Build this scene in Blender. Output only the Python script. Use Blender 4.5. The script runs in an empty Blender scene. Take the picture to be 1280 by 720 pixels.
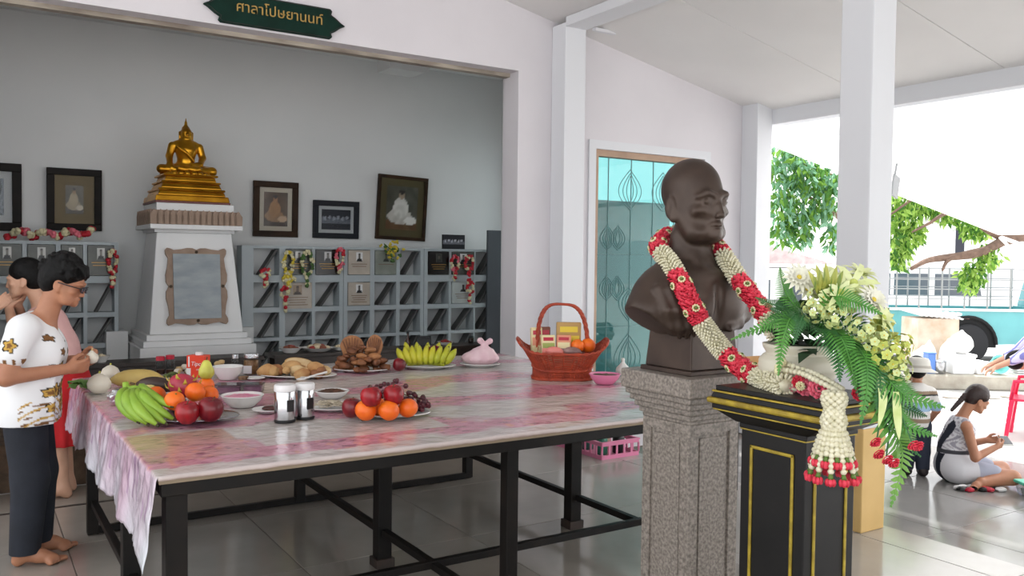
import bpy, math, random
import numpy as np
from mathutils import Matrix, Vector, noise as mnoise
random.seed(7); np.random.seed(7)
PI = math.pi
scene = bpy.context.scene
COL = scene.collection

# ------------------------------------------------------------------ camera
CAM_F, CAM_H = 1066.0, 1.5
YAW, PITCH, ROLL = math.radians(32.71), math.radians(1.947), math.radians(-0.659)
_F = np.array([math.sin(YAW)*math.cos(PITCH), math.cos(YAW)*math.cos(PITCH), -math.sin(PITCH)])
_R0 = np.array([math.cos(YAW), -math.sin(YAW), 0.0]); _D0 = np.cross(_F, _R0)
_R = math.cos(ROLL)*_R0 + math.sin(ROLL)*_D0
_D = -math.sin(ROLL)*_R0 + math.cos(ROLL)*_D0
cam_data = bpy.data.cameras.new('camera'); cam_data.sensor_width = 36.0
cam_data.lens = 36.0*CAM_F/1280.0; cam_data.clip_end = 300
cam = bpy.data.objects.new('camera', cam_data); COL.objects.link(cam)
cam.matrix_world = Matrix(((_R[0], -_D[0], -_F[0], 0), (_R[1], -_D[1], -_F[1], 0), (_R[2], -_D[2], -_F[2], CAM_H), (0, 0, 0, 1)))
scene.camera = cam

# ------------------------------------------------------------------ light
world = bpy.data.worlds.new('sky'); scene.world = world; world.use_nodes = True
_bg = world.node_tree.nodes['Background']
_bg.inputs['Color'].default_value = (0.93, 0.97, 1.0, 1); _bg.inputs['Strength'].default_value = 2.3
sun_d = bpy.data.lights.new('sun', 'SUN'); sun_d.energy = 12.0; sun_d.angle = math.radians(1.5); sun_d.color = (1.0, 0.98, 0.96)
sun = bpy.data.objects.new('sun', sun_d); COL.objects.link(sun)
sun.rotation_euler = (math.radians(-14), math.radians(27), 0)
sun.location = (14, -4, 12)
vs = scene.view_settings
vs.view_transform = 'Standard'; vs.look = 'None'; vs.gamma = 1.0; vs.use_curve_mapping = False
vs.exposure = 0.0

# ------------------------------------------------------------------ helpers
def ray(x, y): return (x-640)/CAM_F*_R + (y-360)/CAM_F*_D + _F
EYE = np.array([0, 0, CAM_H])
def on_z(x, y, z): d = ray(x, y); return EYE + d*(z-CAM_H)/d[2]
def on_y(x, y, Y): d = ray(x, y); return EYE + d*Y/d[1]
def on_x(x, y, X): d = ray(x, y); return EYE + d*X/d[0]
def on_d(x, y, dd): return EYE + ray(x, y)*dd

def L(c):  # sRGB 0-255 to linear
    return tuple(((v/255)/12.92 if v/255 <= 0.04045 else ((v/255+0.055)/1.055)**2.4) for v in c)

MATS = {}
def M(name, rgb=(200, 200, 200), rough=0.6, metal=0.0, spec=0.5, rgb2=None, scale=8.0, detail=4.0, lo=0.35, hi=0.65,
      bump=0.0, bscale=40.0, coat=0.0, trans=0.0, sss=0.0, stretch=None, emit=0.0, alpha=1.0, wave=False):
    if name in MATS: return MATS[name]
    m = bpy.data.materials.new(name); m.use_nodes = True
    nt = m.node_tree; b = nt.nodes['Principled BSDF']; N = nt.nodes.new; K = nt.links.new
    b.inputs['Base Color'].default_value = (*L(rgb), 1)
    b.inputs['Roughness'].default_value = rough; b.inputs['Metallic'].default_value = metal
    b.inputs['Specular IOR Level'].default_value = spec
    b.inputs['Coat Weight'].default_value = coat; b.inputs['Coat Roughness'].default_value = 0.06
    b.inputs['Transmission Weight'].default_value = trans
    b.inputs['Alpha'].default_value = alpha
    if sss: b.inputs['Subsurface Weight'].default_value = sss; b.inputs['Subsurface Radius'].default_value = (0.02, 0.01, 0.006)
    vec = None
    if rgb2 is not None or bump:
        tc = N('ShaderNodeTexCoord'); vec = tc.outputs['Object']
        if stretch:
            mp = N('ShaderNodeMapping'); mp.inputs['Scale'].default_value = stretch; K(vec, mp.inputs['Vector']); vec = mp.outputs['Vector']
    if rgb2 is not None:
        if wave:
            t = N('ShaderNodeTexWave'); t.inputs['Scale'].default_value = scale; t.inputs['Distortion'].default_value = 3.0; fac = t.outputs['Fac']
        else:
            t = N('ShaderNodeTexNoise'); t.inputs['Scale'].default_value = scale; t.inputs['Detail'].default_value = detail; fac = t.outputs['Fac']
        K(vec, t.inputs['Vector'])
        r = N('ShaderNodeValToRGB'); r.color_ramp.elements[0].position = lo; r.color_ramp.elements[1].position = hi
        r.color_ramp.elements[0].color = (*L(rgb), 1); r.color_ramp.elements[1].color = (*L(rgb2), 1)
        K(fac, r.inputs['Fac']); K(r.outputs['Color'], b.inputs['Base Color'])
    if bump:
        t2 = N('ShaderNodeTexNoise'); t2.inputs['Scale'].default_value = bscale; t2.inputs['Detail'].default_value = 5; K(vec, t2.inputs['Vector'])
        bp = N('ShaderNodeBump'); bp.inputs['Strength'].default_value = bump; bp.inputs['Distance'].default_value = 0.01
        K(t2.outputs['Fac'], bp.inputs['Height']); K(bp.outputs['Normal'], b.inputs['Normal'])
    MATS[name] = m; return m

def MV(name, rough=0.6, metal=0.0, spec=0.4, bump=0.0, bscale=60.0, sss=0.0, coat=0.0):   # colour comes from the 'Col' attribute
    if name in MATS: return MATS[name]
    m = M(name, (200, 200, 200), rough, metal, spec, bump=bump, bscale=bscale, sss=sss, coat=coat)
    a = m.node_tree.nodes.new('ShaderNodeAttribute'); a.attribute_name = 'Col'
    m.node_tree.links.new(a.outputs['Color'], m.node_tree.nodes['Principled BSDF'].inputs['Base Color'])
    return m

def MGLASS(name, rgb=(235, 245, 245), ior=1.45, clear=1.0, rough=0.02):   # thin clear glass or plastic film: tinted transparency + Fresnel gloss
    if name in MATS: return MATS[name]
    m = bpy.data.materials.new(name); m.use_nodes = True; nt = m.node_tree; nt.nodes.clear(); N = nt.nodes.new; K = nt.links.new
    o = N('ShaderNodeOutputMaterial'); mx = N('ShaderNodeMixShader'); tr = N('ShaderNodeBsdfTransparent'); gl = N('ShaderNodeBsdfGlossy'); fr = N('ShaderNodeFresnel')
    tr.inputs['Color'].default_value = (*[v*clear for v in L(rgb)], 1); gl.inputs['Roughness'].default_value = rough; ge = N('ShaderNodeNewGeometry'); mr = N('ShaderNodeMapRange'); mr.inputs['To Min'].default_value = ior; mr.inputs['To Max'].default_value = 1/ior; K(ge.outputs['Backfacing'], mr.inputs['Value']); K(mr.outputs[0], fr.inputs['IOR'])
    K(fr.outputs[0], mx.inputs[0]); K(tr.outputs[0], mx.inputs[1]); K(gl.outputs[0], mx.inputs[2]); K(mx.outputs[0], o.inputs[0])
    MATS[name] = m; return m

def MTRANSLUCENT(name, rgb, amount=0.5, rough=0.6):
    if name in MATS: return MATS[name]
    m = bpy.data.materials.new(name); m.use_nodes = True; nt = m.node_tree; nt.nodes.clear(); N = nt.nodes.new; K = nt.links.new
    o = N('ShaderNodeOutputMaterial'); mx = N('ShaderNodeMixShader'); a = N('ShaderNodeBsdfDiffuse'); b = N('ShaderNodeBsdfTranslucent')
    a.inputs['Color'].default_value = (*L(rgb), 1); b.inputs['Color'].default_value = (*L(rgb), 1); mx.inputs[0].default_value = amount
    K(a.outputs[0], mx.inputs[1]); K(b.outputs[0], mx.inputs[2]); K(mx.outputs[0], o.inputs[0]); MATS[name] = m; return m

def rot_to(d):
    return Vector(d).to_track_quat('Z', 'Y').to_matrix()

class MB:
    """collects shapes; build() links them as one mesh object"""
    def __init__(s): s.v = []; s.f = []; s.c = []; s.cur = None
    def add(s, vs_, fs_):
        n = len(s.v); s.v += [tuple(float(q) for q in p) for p in vs_]; s.f += [tuple(i+n for i in f) for f in fs_]
        s.c += [s.cur]*len(vs_); return s
    def box(s, a, b, m=None):
        x0, y0, z0 = a; x1, y1, z1 = b
        P = [(x0, y0, z0), (x1, y0, z0), (x1, y1, z0), (x0, y1, z0), (x0, y0, z1), (x1, y0, z1), (x1, y1, z1), (x0, y1, z1)]
        if m is not None: P = [m @ Vector(p) for p in P]
        return s.add(P, [(3, 2, 1, 0), (4, 5, 6, 7), (0, 1, 5, 4), (1, 2, 6, 5), (2, 3, 7, 6), (3, 0, 4, 7)])
    def cbox(s, c, d, m=None, ch=0.0):   # centred box, chamfered when ch > 0
        hx, hy, hz = d[0]/2, d[1]/2, d[2]/2
        if not ch:
            T = Matrix.Translation(c) @ m.to_4x4() if m is not None else Matrix.Translation(c)
            return s.box((-hx, -hy, -hz), (hx, hy, hz), T)
        T = Matrix.Translation(c) @ m.to_4x4() if m is not None else Matrix.Translation(c)
        rings = []
        def ring(ax, ay, z): return [(-ax+ch, -ay, z), (ax-ch, -ay, z), (ax, -ay+ch, z), (ax, ay-ch, z), (ax-ch, ay, z), (-ax+ch, ay, z), (-ax, ay-ch, z), (-ax, -ay+ch, z)]
        R_ = [ring(hx-ch, hy-ch, -hz), ring(hx, hy, -hz+ch), ring(hx, hy, hz-ch), ring(hx-ch, hy-ch, hz)]
        P = [T @ Vector(p) for r in R_ for p in r]; F_ = [tuple(range(7, -1, -1)), tuple(range(24, 32))]
        for k in range(3):
            for i in range(8): F_.append((k*8+i, k*8+(i+1) % 8, k*8+8+(i+1) % 8, k*8+8+i))
        return s.add(P, F_)
    def frustum(s, c0, w0, d0, c1, w1, d1):   # square-based taper between two centres
        P = []
        for c, w, d in ((c0, w0, d0), (c1, w1, d1)):
            P += [(c[0]-w/2, c[1]-d/2, c[2]), (c[0]+w/2, c[1]-d/2, c[2]), (c[0]+w/2, c[1]+d/2, c[2]), (c[0]-w/2, c[1]+d/2, c[2])]
        return s.add(P, [(3, 2, 1, 0), (4, 5, 6, 7), (0, 1, 5, 4), (1, 2, 6, 5), (2, 3, 7, 6), (3, 0, 4, 7)])
    def tube(s, path, r, n=8, caps=True, closed=False, flat=None):
        path = [Vector(p) for p in path]; k = len(path)
        rr = [r]*k if not hasattr(r, '__len__') else list(r)
        P = []; prev = None
        for i, p in enumerate(path):
            if closed: t = path[(i+1) % k]-path[i-1]
            else: t = path[min(i+1, k-1)]-path[max(i-1, 0)]
            if t.length < 1e-9: t = Vector((0, 0, 1))
            t.normalize()
            if prev is None:
                u = t.cross(Vector((0, 0, 1)))
                if u.length < 1e-3: u = t.cross(Vector((1, 0, 0)))
            else: u = prev - t*prev.dot(t)
            u.normalize(); w = t.cross(u); prev = u
            for j in range(n):
                a = 2*PI*j/n; P.append(p + u*(math.cos(a)*rr[i]) + w*(math.sin(a)*rr[i]*(flat or 1)))
        F_ = []
        for i in range(k if closed else k-1):
            i2 = (i+1) % k
            for j in range(n): F_.append((i*n+j, i*n+(j+1) % n, i2*n+(j+1) % n, i2*n+j))
        if caps and not closed: F_ += [tuple(range(n-1, -1, -1)), tuple((k-1)*n+j for j in range(n))]
        return s.add(P, F_)
    def cyl(s, p0, p1, r0, r1=None, n=12): return s.tube([p0, p1], [r0, r1 if r1 is not None else r0], n)
    def lathe(s, prof, c=(0, 0, 0), n=24, sx=1.0, sy=1.0, m=None, cap=True):
        P = []; c = Vector(c)
        for r, z in prof:
            for j in range(n):
                a = 2*PI*j/n; q = Vector((math.cos(a)*r*sx, math.sin(a)*r*sy, z)); q = m @ q if m is not None else q; P.append(q+c)
        F_ = []
        for i in range(len(prof)-1):
            for j in range(n): F_.append((i*n+j, i*n+(j+1) % n, (i+1)*n+(j+1) % n, (i+1)*n+j))
        if cap: F_ += [tuple(range(n-1, -1, -1)), tuple((len(prof)-1)*n+j for j in range(n))]
        return s.add(P, F_)
    def ell(s, c, r, m=None, nu=12, nv=8):
        if not hasattr(r, '__len__'): r = (r, r, r)
        c = Vector(c); P = [Vector((0, 0, -r[2]))]
        for i in range(1, nv):
            t = PI*i/nv - PI/2
            for j in range(nu): a = 2*PI*j/nu; P.append(Vector((math.cos(a)*math.cos(t)*r[0], math.sin(a)*math.cos(t)*r[1], math.sin(t)*r[2])))
        P.append(Vector((0, 0, r[2])))
        P = [(m @ p if m is not None else p)+c for p in P]
        F_ = [(0, 1+(j+1) % nu, 1+j) for j in range(nu)]
        for i in range(nv-2):
            for j in range(nu): F_.append((1+i*nu+j, 1+i*nu+(j+1) % nu, 1+(i+1)*nu+(j+1) % nu, 1+(i+1)*nu+j))
        b = 1+(nv-2)*nu; F_ += [(b+j, b+(j+1) % nu, len(P)-1) for j in range(nu)]
        return s.add(P, F_)
    def prism(s, poly, m, h):   # polygon in the xy plane of m, from z=0 to z=h
        n = len(poly); P = [m @ Vector((p[0], p[1], 0)) for p in poly] + [m @ Vector((p[0], p[1], h)) for p in poly]
        return s.add(P, [tuple(range(n-1, -1, -1)), tuple(range(n, 2*n))]+[(i, (i+1) % n, n+(i+1) % n, n+i) for i in range(n)])
    def grid(s, fn, nu, nv):   # fn(u,v) in 0..1 -> point
        P = [fn(i/nu, j/nv) for j in range(nv+1) for i in range(nu+1)]
        return s.add(P, [(j*(nu+1)+i, j*(nu+1)+i+1, (j+1)*(nu+1)+i+1, (j+1)*(nu+1)+i) for j in range(nv) for i in range(nu)])
    def mesh(s, name, mat, smooth=False):
        me = bpy.data.meshes.new(name); me.from_pydata(s.v, [], s.f); me.update()
        if any(q is not None for q in s.c):
            at = me.color_attributes.new('Col', 'FLOAT_COLOR', 'POINT')
            at.data.foreach_set('color', np.array([(*(L(q) if q is not None else (0.5, 0.5, 0.5)), 1.0) for q in s.c], dtype=np.float32).ravel())
        if mat: me.materials.append(mat)
        if smooth: me.polygons.foreach_set('use_smooth', [True]*len(me.polygons))
        return me
    def build(s, name, mat, parent=None, smooth=False, solid=0.0, auto=None, bevel=0.0):
        o = link(name, s.mesh(name, mat, smooth or auto is not None), parent)
        if solid: md = o.modifiers.new('thickness', 'SOLIDIFY'); md.thickness = solid; md.offset = 0
        if bevel: md = o.modifiers.new('bevel', 'BEVEL'); md.width = bevel; md.segments = 2; md.limit_method = 'ANGLE'
        if auto is not None: o.data.set_sharp_from_angle(angle=math.radians(auto))
        return o

def link(name, me, parent=None, loc=None, rot=None):
    o = bpy.data.objects.new(name, me); COL.objects.link(o)
    if parent is not None: o.parent = parent
    if loc is not None: o.location = loc
    if rot is not None: o.rotation_euler = rot
    return o
def tag(o, label, cat, group=None, kind=None):
    if label: o['label'] = label
    if cat: o['category'] = cat
    if group: o['group'] = group
    if kind: o['kind'] = kind
    return o
def thing(name, label, cat, loc=(0, 0, 0), rz=0.0, group=None):
    o = link(name, None, None, loc, (0, 0, rz)); o.empty_display_size = 0.05
    return tag(o, label, cat, group)
def struct(o, label=None):
    o['kind'] = 'structure'
    if label: o['label'] = label
    return o
def copy_tree(o, parent=None):
    c = o.copy(); COL.objects.link(c); c.parent = parent
    for ch in list(o.children): copy_tree(ch, c)
    return c
def RZ(a): return Matrix.Rotation(a, 3, 'Z')
def RX(a): return Matrix.Rotation(a, 3, 'X')
def RY(a): return Matrix.Rotation(a, 3, 'Y')

# ------------------------------------------------------------------ smooth solids: signed distance field -> surface nets
class SDF:
    def __init__(s, lo, hi, vox):
        s.lo = np.array(lo, float); s.vox = vox; s.n = np.ceil((np.array(hi)-s.lo)/vox).astype(int)+1
        s.g = np.full(s.n, 1.0, np.float32)
    def _win(s, a, b, pad):
        i0 = np.clip(np.floor((np.minimum(a, b)-pad-s.lo)/s.vox).astype(int), 0, s.n-1)
        i1 = np.clip(np.ceil((np.maximum(a, b)+pad-s.lo)/s.vox).astype(int)+1, 1, s.n)
        sl = tuple(slice(p, q) for p, q in zip(i0, i1))
        ax = [s.lo[k]+np.arange(i0[k], i1[k])*s.vox for k in range(3)]
        return sl, np.stack(np.meshgrid(*ax, indexing='ij'), -1)
    def _mix(s, sl, d, k, op):
        a = s.g[sl]
        if op == 'u':
            h = np.maximum(k-np.abs(a-d), 0)/max(k, 1e-6); s.g[sl] = np.minimum(a, d)-h*h*k*0.25
        else:
            d = -d; h = np.maximum(k-np.abs(a-d), 0)/max(k, 1e-6); s.g[sl] = np.maximum(a, d)+h*h*k*0.25
    def cap(s, a, b, ra, rb=None, k=0.02, op='u', flat=None):
        a = np.array(a, float); b = np.array(b, float); rb = ra if rb is None else rb
        sl, P = s._win(a, b, max(ra, rb)+k+2*s.vox)
        if P.size == 0: return s
        ab = b-a; t = np.clip(((P-a)@ab)/max(ab@ab, 1e-12), 0, 1)
        d = np.linalg.norm(P-(a+t[..., None]*ab), axis=-1)-(ra+(rb-ra)*t)
        s._mix(sl, d, k, op); return s
    def path(s, pts, rs, k=0.015, op='u'):
        for i in range(len(pts)-1): s.cap(pts[i], pts[i+1], rs[i], rs[i+1], k, op)
        return s
    def ell(s, c, r, m=None, k=0.02, op='u'):
        c = np.array(c, float); r = np.array(r if hasattr(r, '__len__') else (r, r, r), float)
        R = max(r); sl, P = s._win(c, c, R+k+2*s.vox)
        if P.size == 0: return s
        q = P-c
        if m is not None: q = q@np.array(m)
        k0 = np.linalg.norm(q/r, axis=-1); k1 = np.linalg.norm(q/(r*r), axis=-1)
        s._mix(sl, k0*(k0-1)/np.maximum(k1, 1e-6), k, op); return s
    def box(s, c, hd, m=None, rnd=0.01, k=0.01, op='u'):
        c = np.array(c, float); hd = np.array(hd, float); R = np.linalg.norm(hd); sl, P = s._win(c, c, R+k+2*s.vox)
        q = P-c
        if m is not None: q = q@np.array(m)
        e = np.abs(q)-(hd-rnd); d = np.linalg.norm(np.maximum(e, 0), axis=-1)+np.minimum(e.max(-1), 0)-rnd
        s._mix(sl, d, k, op); return s
    def cut(s, p, nrm, k=0.004):   # remove everything on the side nrm points to
        nrm = np.array(nrm, float); nrm /= np.linalg.norm(nrm)
        ax = [s.lo[q]+np.arange(s.n[q])*s.vox for q in range(3)]
        d = (ax[0][:, None, None]-p[0])*nrm[0]+(ax[1][None, :, None]-p[1])*nrm[1]+(ax[2][None, None, :]-p[2])*nrm[2]
        s.g = np.maximum(s.g, d.astype(np.float32)); return s
    def nets(s):
        g = s.g; ins = g < 0; n = np.array(g.shape)
        g = np.clip(g, -3*s.vox, 3*s.vox)
        cs = np.zeros(n-1, np.int8); acc = np.zeros((*(n-1), 3), np.float32); cnt = np.zeros(n-1, np.float32)
        corners = [(i, j, k) for i in (0, 1) for j in (0, 1) for k in (0, 1)]
        sub = lambda a, c: a[c[0]:a.shape[0]-1+c[0], c[1]:a.shape[1]-1+c[1], c[2]:a.shape[2]-1+c[2]]
        for c in corners: cs += sub(ins, c).astype(np.int8)
        act = (cs > 0) & (cs < 8); idx = np.argwhere(act)
        for c in corners:
            for ax in range(3):
                if c[ax]: continue
                c2 = list(c); c2[ax] = 1
                ga = g[idx[:, 0]+c[0], idx[:, 1]+c[1], idx[:, 2]+c[2]]; gb = g[idx[:, 0]+c2[0], idx[:, 1]+c2[1], idx[:, 2]+c2[2]]
                m_ = (ga < 0) != (gb < 0); t = np.where(m_, ga/np.where(ga-gb == 0, 1, ga-gb), 0)
                p = np.tile(np.array(c, np.float32), (len(idx), 1)); p[:, ax] += t
                if 'A' not in locals(): A = np.zeros((len(idx), 3)); Cn = np.zeros(len(idx))
                A += p*m_[:, None]; Cn += m_
        V = (idx + A/np.maximum(Cn, 1)[:, None])*s.vox+s.lo
        ids = np.full(n-1, -1, np.int64); ids[tuple(idx.T)] = np.arange(len(idx))
        Fs = []
        for ax in range(3):
            a = [slice(None)]*3; b = [slice(None)]*3; a[ax] = slice(0, -1); b[ax] = slice(1, None)
            ia, ib = ins[tuple(a)], ins[tuple(b)]; e = np.argwhere(ia != ib)
            u, w = (ax+1) % 3, (ax+2) % 3
            ok = (e[:, u] > 0) & (e[:, w] > 0) & (e[:, u] < n[u]-1) & (e[:, w] < n[w]-1); e = e[ok]
            q = []
            for du, dw in ((-1, -1), (0, -1), (0, 0), (-1, 0)):
                k = e.copy(); k[:, u] += du; k[:, w] += dw; q.append(ids[tuple(k.T)])
            q = np.stack(q, 1); flip = ~ia[tuple(e.T)]; q[flip] = q[flip][:, ::-1]
            Fs.append(q[(q >= 0).all(1)])
        return V, np.concatenate(Fs)
    def build(s, name, mat, parent=None, color=None, smooth_iter=2):
        V, F_ = s.nets()
        me = bpy.data.meshes.new(name)
        me.vertices.add(len(V)); me.vertices.foreach_set('co', V.astype(np.float32).ravel())
        me.loops.add(len(F_)*4); me.loops.foreach_set('vertex_index', F_.astype(np.int32).ravel())
        me.polygons.add(len(F_)); me.polygons.foreach_set('loop_start', np.arange(0, len(F_)*4, 4, dtype=np.int32))
        me.polygons.foreach_set('use_smooth', np.ones(len(F_), bool))
        me.update(calc_edges=True); me.validate()
        if color is not None and len(me.vertices) == len(V):
            at = me.color_attributes.new('Col', 'FLOAT_COLOR', 'POINT'); c = np.ones((len(V), 4), np.float32); c[:, :3] = color(V)
            at.data.foreach_set('color', c.ravel())
        me.materials.append(mat)
        o = link(name, me, parent)
        if smooth_iter: md = o.modifiers.new('smooth', 'SMOOTH'); md.iterations = smooth_iter; md.factor = 0.5
        return o
# ------------------------------------------------------------------ the building
WY, WT = 5.9, 0.23           # face of the white wall, its thickness
BY = 8.4                     # alcove back wall
JX = 3.83                    # right jamb of the opening
LZ = 3.04                    # underside of the lintel
PLZ = 0.30                   # alcove platform
def roof_z(x): return 3.405+(4.6-x)*0.2
white = M('painted_plaster', (214, 210, 214), 0.75, rgb2=(208, 204, 208), scale=1.5, bump=0.04, bscale=60)
white_b = M('painted_trim', (214, 215, 219), 0.6, bump=0.02, bscale=50)
alc = M('alcove_paint', (222, 223, 223), 0.8, rgb2=(215, 217, 217), scale=0.9, bump=0.03, bscale=60)

tile_a = M('grey_floor_tile', (162, 155, 147), 0.13, spec=0.55, rgb2=(150, 143, 135), scale=3.0, detail=8, lo=0.3, hi=0.7)
tile_b = M('pale_floor_tile', (176, 171, 164), 0.13, spec=0.6, rgb2=(166, 161, 155), scale=3.0, detail=8, lo=0.3, hi=0.7)
tile_c = M('veranda_edge_tile', (150, 147, 144), 0.12, spec=0.65, rgb2=(141, 139, 136), scale=3.0, detail=8, lo=0.3, hi=0.7)
grout = M('dark_grout', (96, 88, 80), 0.8)
LOW = -0.2
fl = struct(MB().box((-3.3, -4, -0.6), (4.42, WY+WT, -0.004)).box((4.42, -4, -0.6), (7.6, WY+WT, LOW-0.004)).build('floor', grout), 'grey glossy tiled veranda floor')
T = 0.93; g = 0.005
_tm = {}
def tile_mesh(w, d, mat):
    key = (round(w, 3), round(d, 3), mat.name)
    if key not in _tm: _tm[key] = MB().cbox((0, 0, -0.005), (w-g, d-g, 0.01), ch=0.0015).mesh('tile', mat)
    return _tm[key]
xs = [0.43+T*k for k in range(-4, 5)]
xb = [x for x in xs if x < 4.4]+[4.42, 4.42+T*0.89, 4.42+T*1.78, 4.42+T*2.6, 7.6]
ys = [3.95+T*k for k in range(-8, 3)]
ys = [-3.9]+[y for y in ys if y > -3.8 and y < 5.6]+[5.64]
for i in range(len(xb)-1):
    for j in range(len(ys)-1):
        w, d = xb[i+1]-xb[i], ys[j+1]-ys[j]
        if w < 0.05 or d < 0.05: continue
        mt = tile_c if xb[i] > 4.4 else (tile_b if xb[i] > 3.2 else tile_a)
        link('tile', tile_mesh(w, d, mt), fl, ((xb[i]+xb[i+1])/2, (ys[j]+ys[j+1])/2, LOW if xb[i] > 4.4 else 0))
for i in range(len(xb)-1):
    w = xb[i+1]-xb[i]
    if xb[i] < 4.4 and w > 0.05: link('tile', tile_mesh(w, 0.44, tile_a), fl, ((xb[i]+xb[i+1])/2, 5.9, 0))
struct(MB().box((-3.3, 5.642, -0.003), (4.4, 5.668, 0.001)).build('trim_1', M('dark_track', (52, 44, 40), 0.5)), 'dark threshold groove across the tiled floor')

# white wall with the wide opening and the glass door
Mw = Matrix(((1, 0, 0, 0), (0, 0, 1, WY), (0, 1, 0, 0), (0, 0, 0, 1)))    # xy polygon -> xz, extruded to +Y
DX0, DX1, DZ = 4.635, 5.95, 2.47
wb = MB()
def wallpoly(x0, x1, z0, z1=None):
    top = [(x1, z1), (x0, z1)] if z1 is not None else [(x1, roof_z(x1)), (x0, roof_z(x0))]
    wb.prism([(x0, z0), (x1, z0)]+top, Mw, WT)
wallpoly(-3.3, -0.5, 0); wallpoly(-0.5, JX, LZ); wallpoly(JX, DX0, -0.2); wallpoly(DX0, DX1, DZ); wallpoly(DX1, 6.67, -0.2); wallpoly(DX0, DX1, -0.2, 0.0)  # left piece, out of view, extended inward to keep light off the alcove
wback = struct(wb.build('wall_back', white), 'white plastered wall around the wide opening')
struct(MB().box((-0.5, WY+0.13, LZ-0.03), (JX, WY+0.2, LZ+0.0)).build('trim_2', M('dirty_track', (120, 108, 98), 0.7, rgb2=(176, 166, 152), scale=7, detail=6, lo=0.4, hi=0.6, stretch=(0.25, 1, 1))), 'stained rail along the underside of the lintel')
tb = MB(); fw = 0.075
tb.box((DX0-fw, WY-0.016, 0), (DX0, WY, DZ+fw)); tb.box((DX1, WY-0.016, 0), (DX1+fw, WY, DZ+fw)); tb.box((DX0, WY-0.016, DZ), (DX1, WY, DZ+fw))
struct(tb.build('trim_3', white_b), 'raised white surround of the glass door')

# glass door
brown = M('door_frame_tan', (176, 146, 122), 0.5, rgb2=(162, 132, 110), scale=6)
dr = struct(link('door_1', None, None, (DX0, WY, 0)), 'tan framed door of etched teal glass'); dr.empty_display_size = 0.1
fm = MB(); q = 0.055
fm.box((0, 0.02, 0), (q, 0.11, DZ)); fm.box((DX1-DX0-q, 0.02, 0), (DX1-DX0, 0.11, DZ)); fm.box((q, 0.02, DZ-q), (DX1-DX0-q, 0.11, DZ)); fm.box((q, 0.02, 0), (DX1-DX0-q, 0.11, q))
fm.build('door_frame', brown, dr)
pane = MB().box((q, 0.062, q), (DX1-DX0-q, 0.068, DZ-q)).build('pane', MGLASS('teal_glass', (170, 213, 212), 1.6, 0.93, 0.015), dr)
et = MB(); W_ = DX1-DX0-2*q
for k in (0.12, 0.34, 0.56, 0.78, 1.0): et.box((q+k*W_-0.004, 0.057, q), (q+k*W_+0.004, 0.062, DZ-q))
for z in (0.9, 1.55): et.box((q, 0.057, z), (DX1-DX0-q, 0.062, z+0.006))
def leafcurve(cx, cz, s, up):
    for sg in (-1, 1):
        for sc in (1.0, 0.62, 0.3):
            pts = []
            for i in range(13):
                t = i/12; pts.append((cx+sg*sc*s*0.45*math.sin(PI*t)*(1-0.35*t), 0.058, cz+up*s*(t-0.5)*(0.55+0.45*sc)))
            et.tube(pts, 0.003, 5)
for cx in (0.33, 0.66, 0.95):
    leafcurve(q+cx*W_, DZ-0.33, 0.36, 1); leafcurve(q+cx*W_, 0.62, 0.42, 1); leafcurve(q+cx*W_, 1.1, 0.3, -1)
for cx in (0.12, 0.22): leafcurve(q+cx*W_, 1.25, 0.22, 1); leafcurve(q+cx*W_, 1.7, 0.22, 1)
et.build('etched_ornament', M('etched_line', (96, 128, 128), 0.7), dr)
# store room behind the glass; open side and upper gap added to brighten the pane
sr = MB(); X0, X1, Y1, Z1 = 4.5, 6.6, WY+1.15, 2.9
sr.box((X0-0.05, WY+WT, 0), (X0, Y1, Z1)); sr.box((X0, Y1, 0), (X1, Y1+0.05, 2.13))
sr.box((X0, WY+WT, Z1), (X1, Y1, Z1+0.05)); sr.box((X0, WY+WT, -0.05), (X1, Y1, 0.0)); sr.box((X0, Y1, 2.13), (5.4, Y1+0.05, Z1))
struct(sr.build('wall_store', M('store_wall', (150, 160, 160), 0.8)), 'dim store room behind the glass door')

# columns, beams
def column(x0, y0, w, d, z1, label, foot=None):
    o = link('column', None, None, (x0+w/2, y0+d/2, 0)); struct(o, label)
    MB().box((-w/2, -d/2, 0.58 if foot else (LOW if x0 > 4.4 else 0)), (w/2, d/2, z1)).build('shaft', white_b, o, bevel=0.006)
    if foot: MB().box((-w/2-0.002, -d/2-0.002, 0), (w/2+0.002, d/2+0.002, 0.58)).build('painted_foot', foot, o, bevel=0.006)
    return o
yellow = M('ochre_paint', (214, 178, 116), 0.65, rgb2=(204, 168, 106), scale=4)
column(4.16, 5.71, 0.213, 0.189, roof_z(4.3)-0.02, 'white pilaster between the wide opening and the glass door')
column(4.170, 2.885, 0.205, 0.205, roof_z(4.27)-0.0, 'free-standing white column with ochre painted foot', yellow)
column(6.46, 5.70, 0.21, 0.2, roof_z(6.46), 'white corner column at the end of the wall')
column(4.16, -1.2, 0.21, 0.21, roof_z(4.27), 'white column nearer the entrance')
struct(MB().box((4.16, -4, 3.41), (4.373, 5.71, roof_z(4.16)-0.005)).build('beam', white_b, bevel=0.005), 'white beam from the pilaster to the free-standing column')
struct(MB().box((6.67, -4, 2.845), (6.80, 5.9, 3.045)).build('beam', white_b, bevel=0.005), 'white eave beam along the veranda edge')
# small pale batten where beam and wall meet
struct(MB().box((4.4, 5.62, 3.395), (4.62, 5.66, 3.42)).build('trim_4', white_b), 'short white batten under the ceiling by the pilaster')

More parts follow.
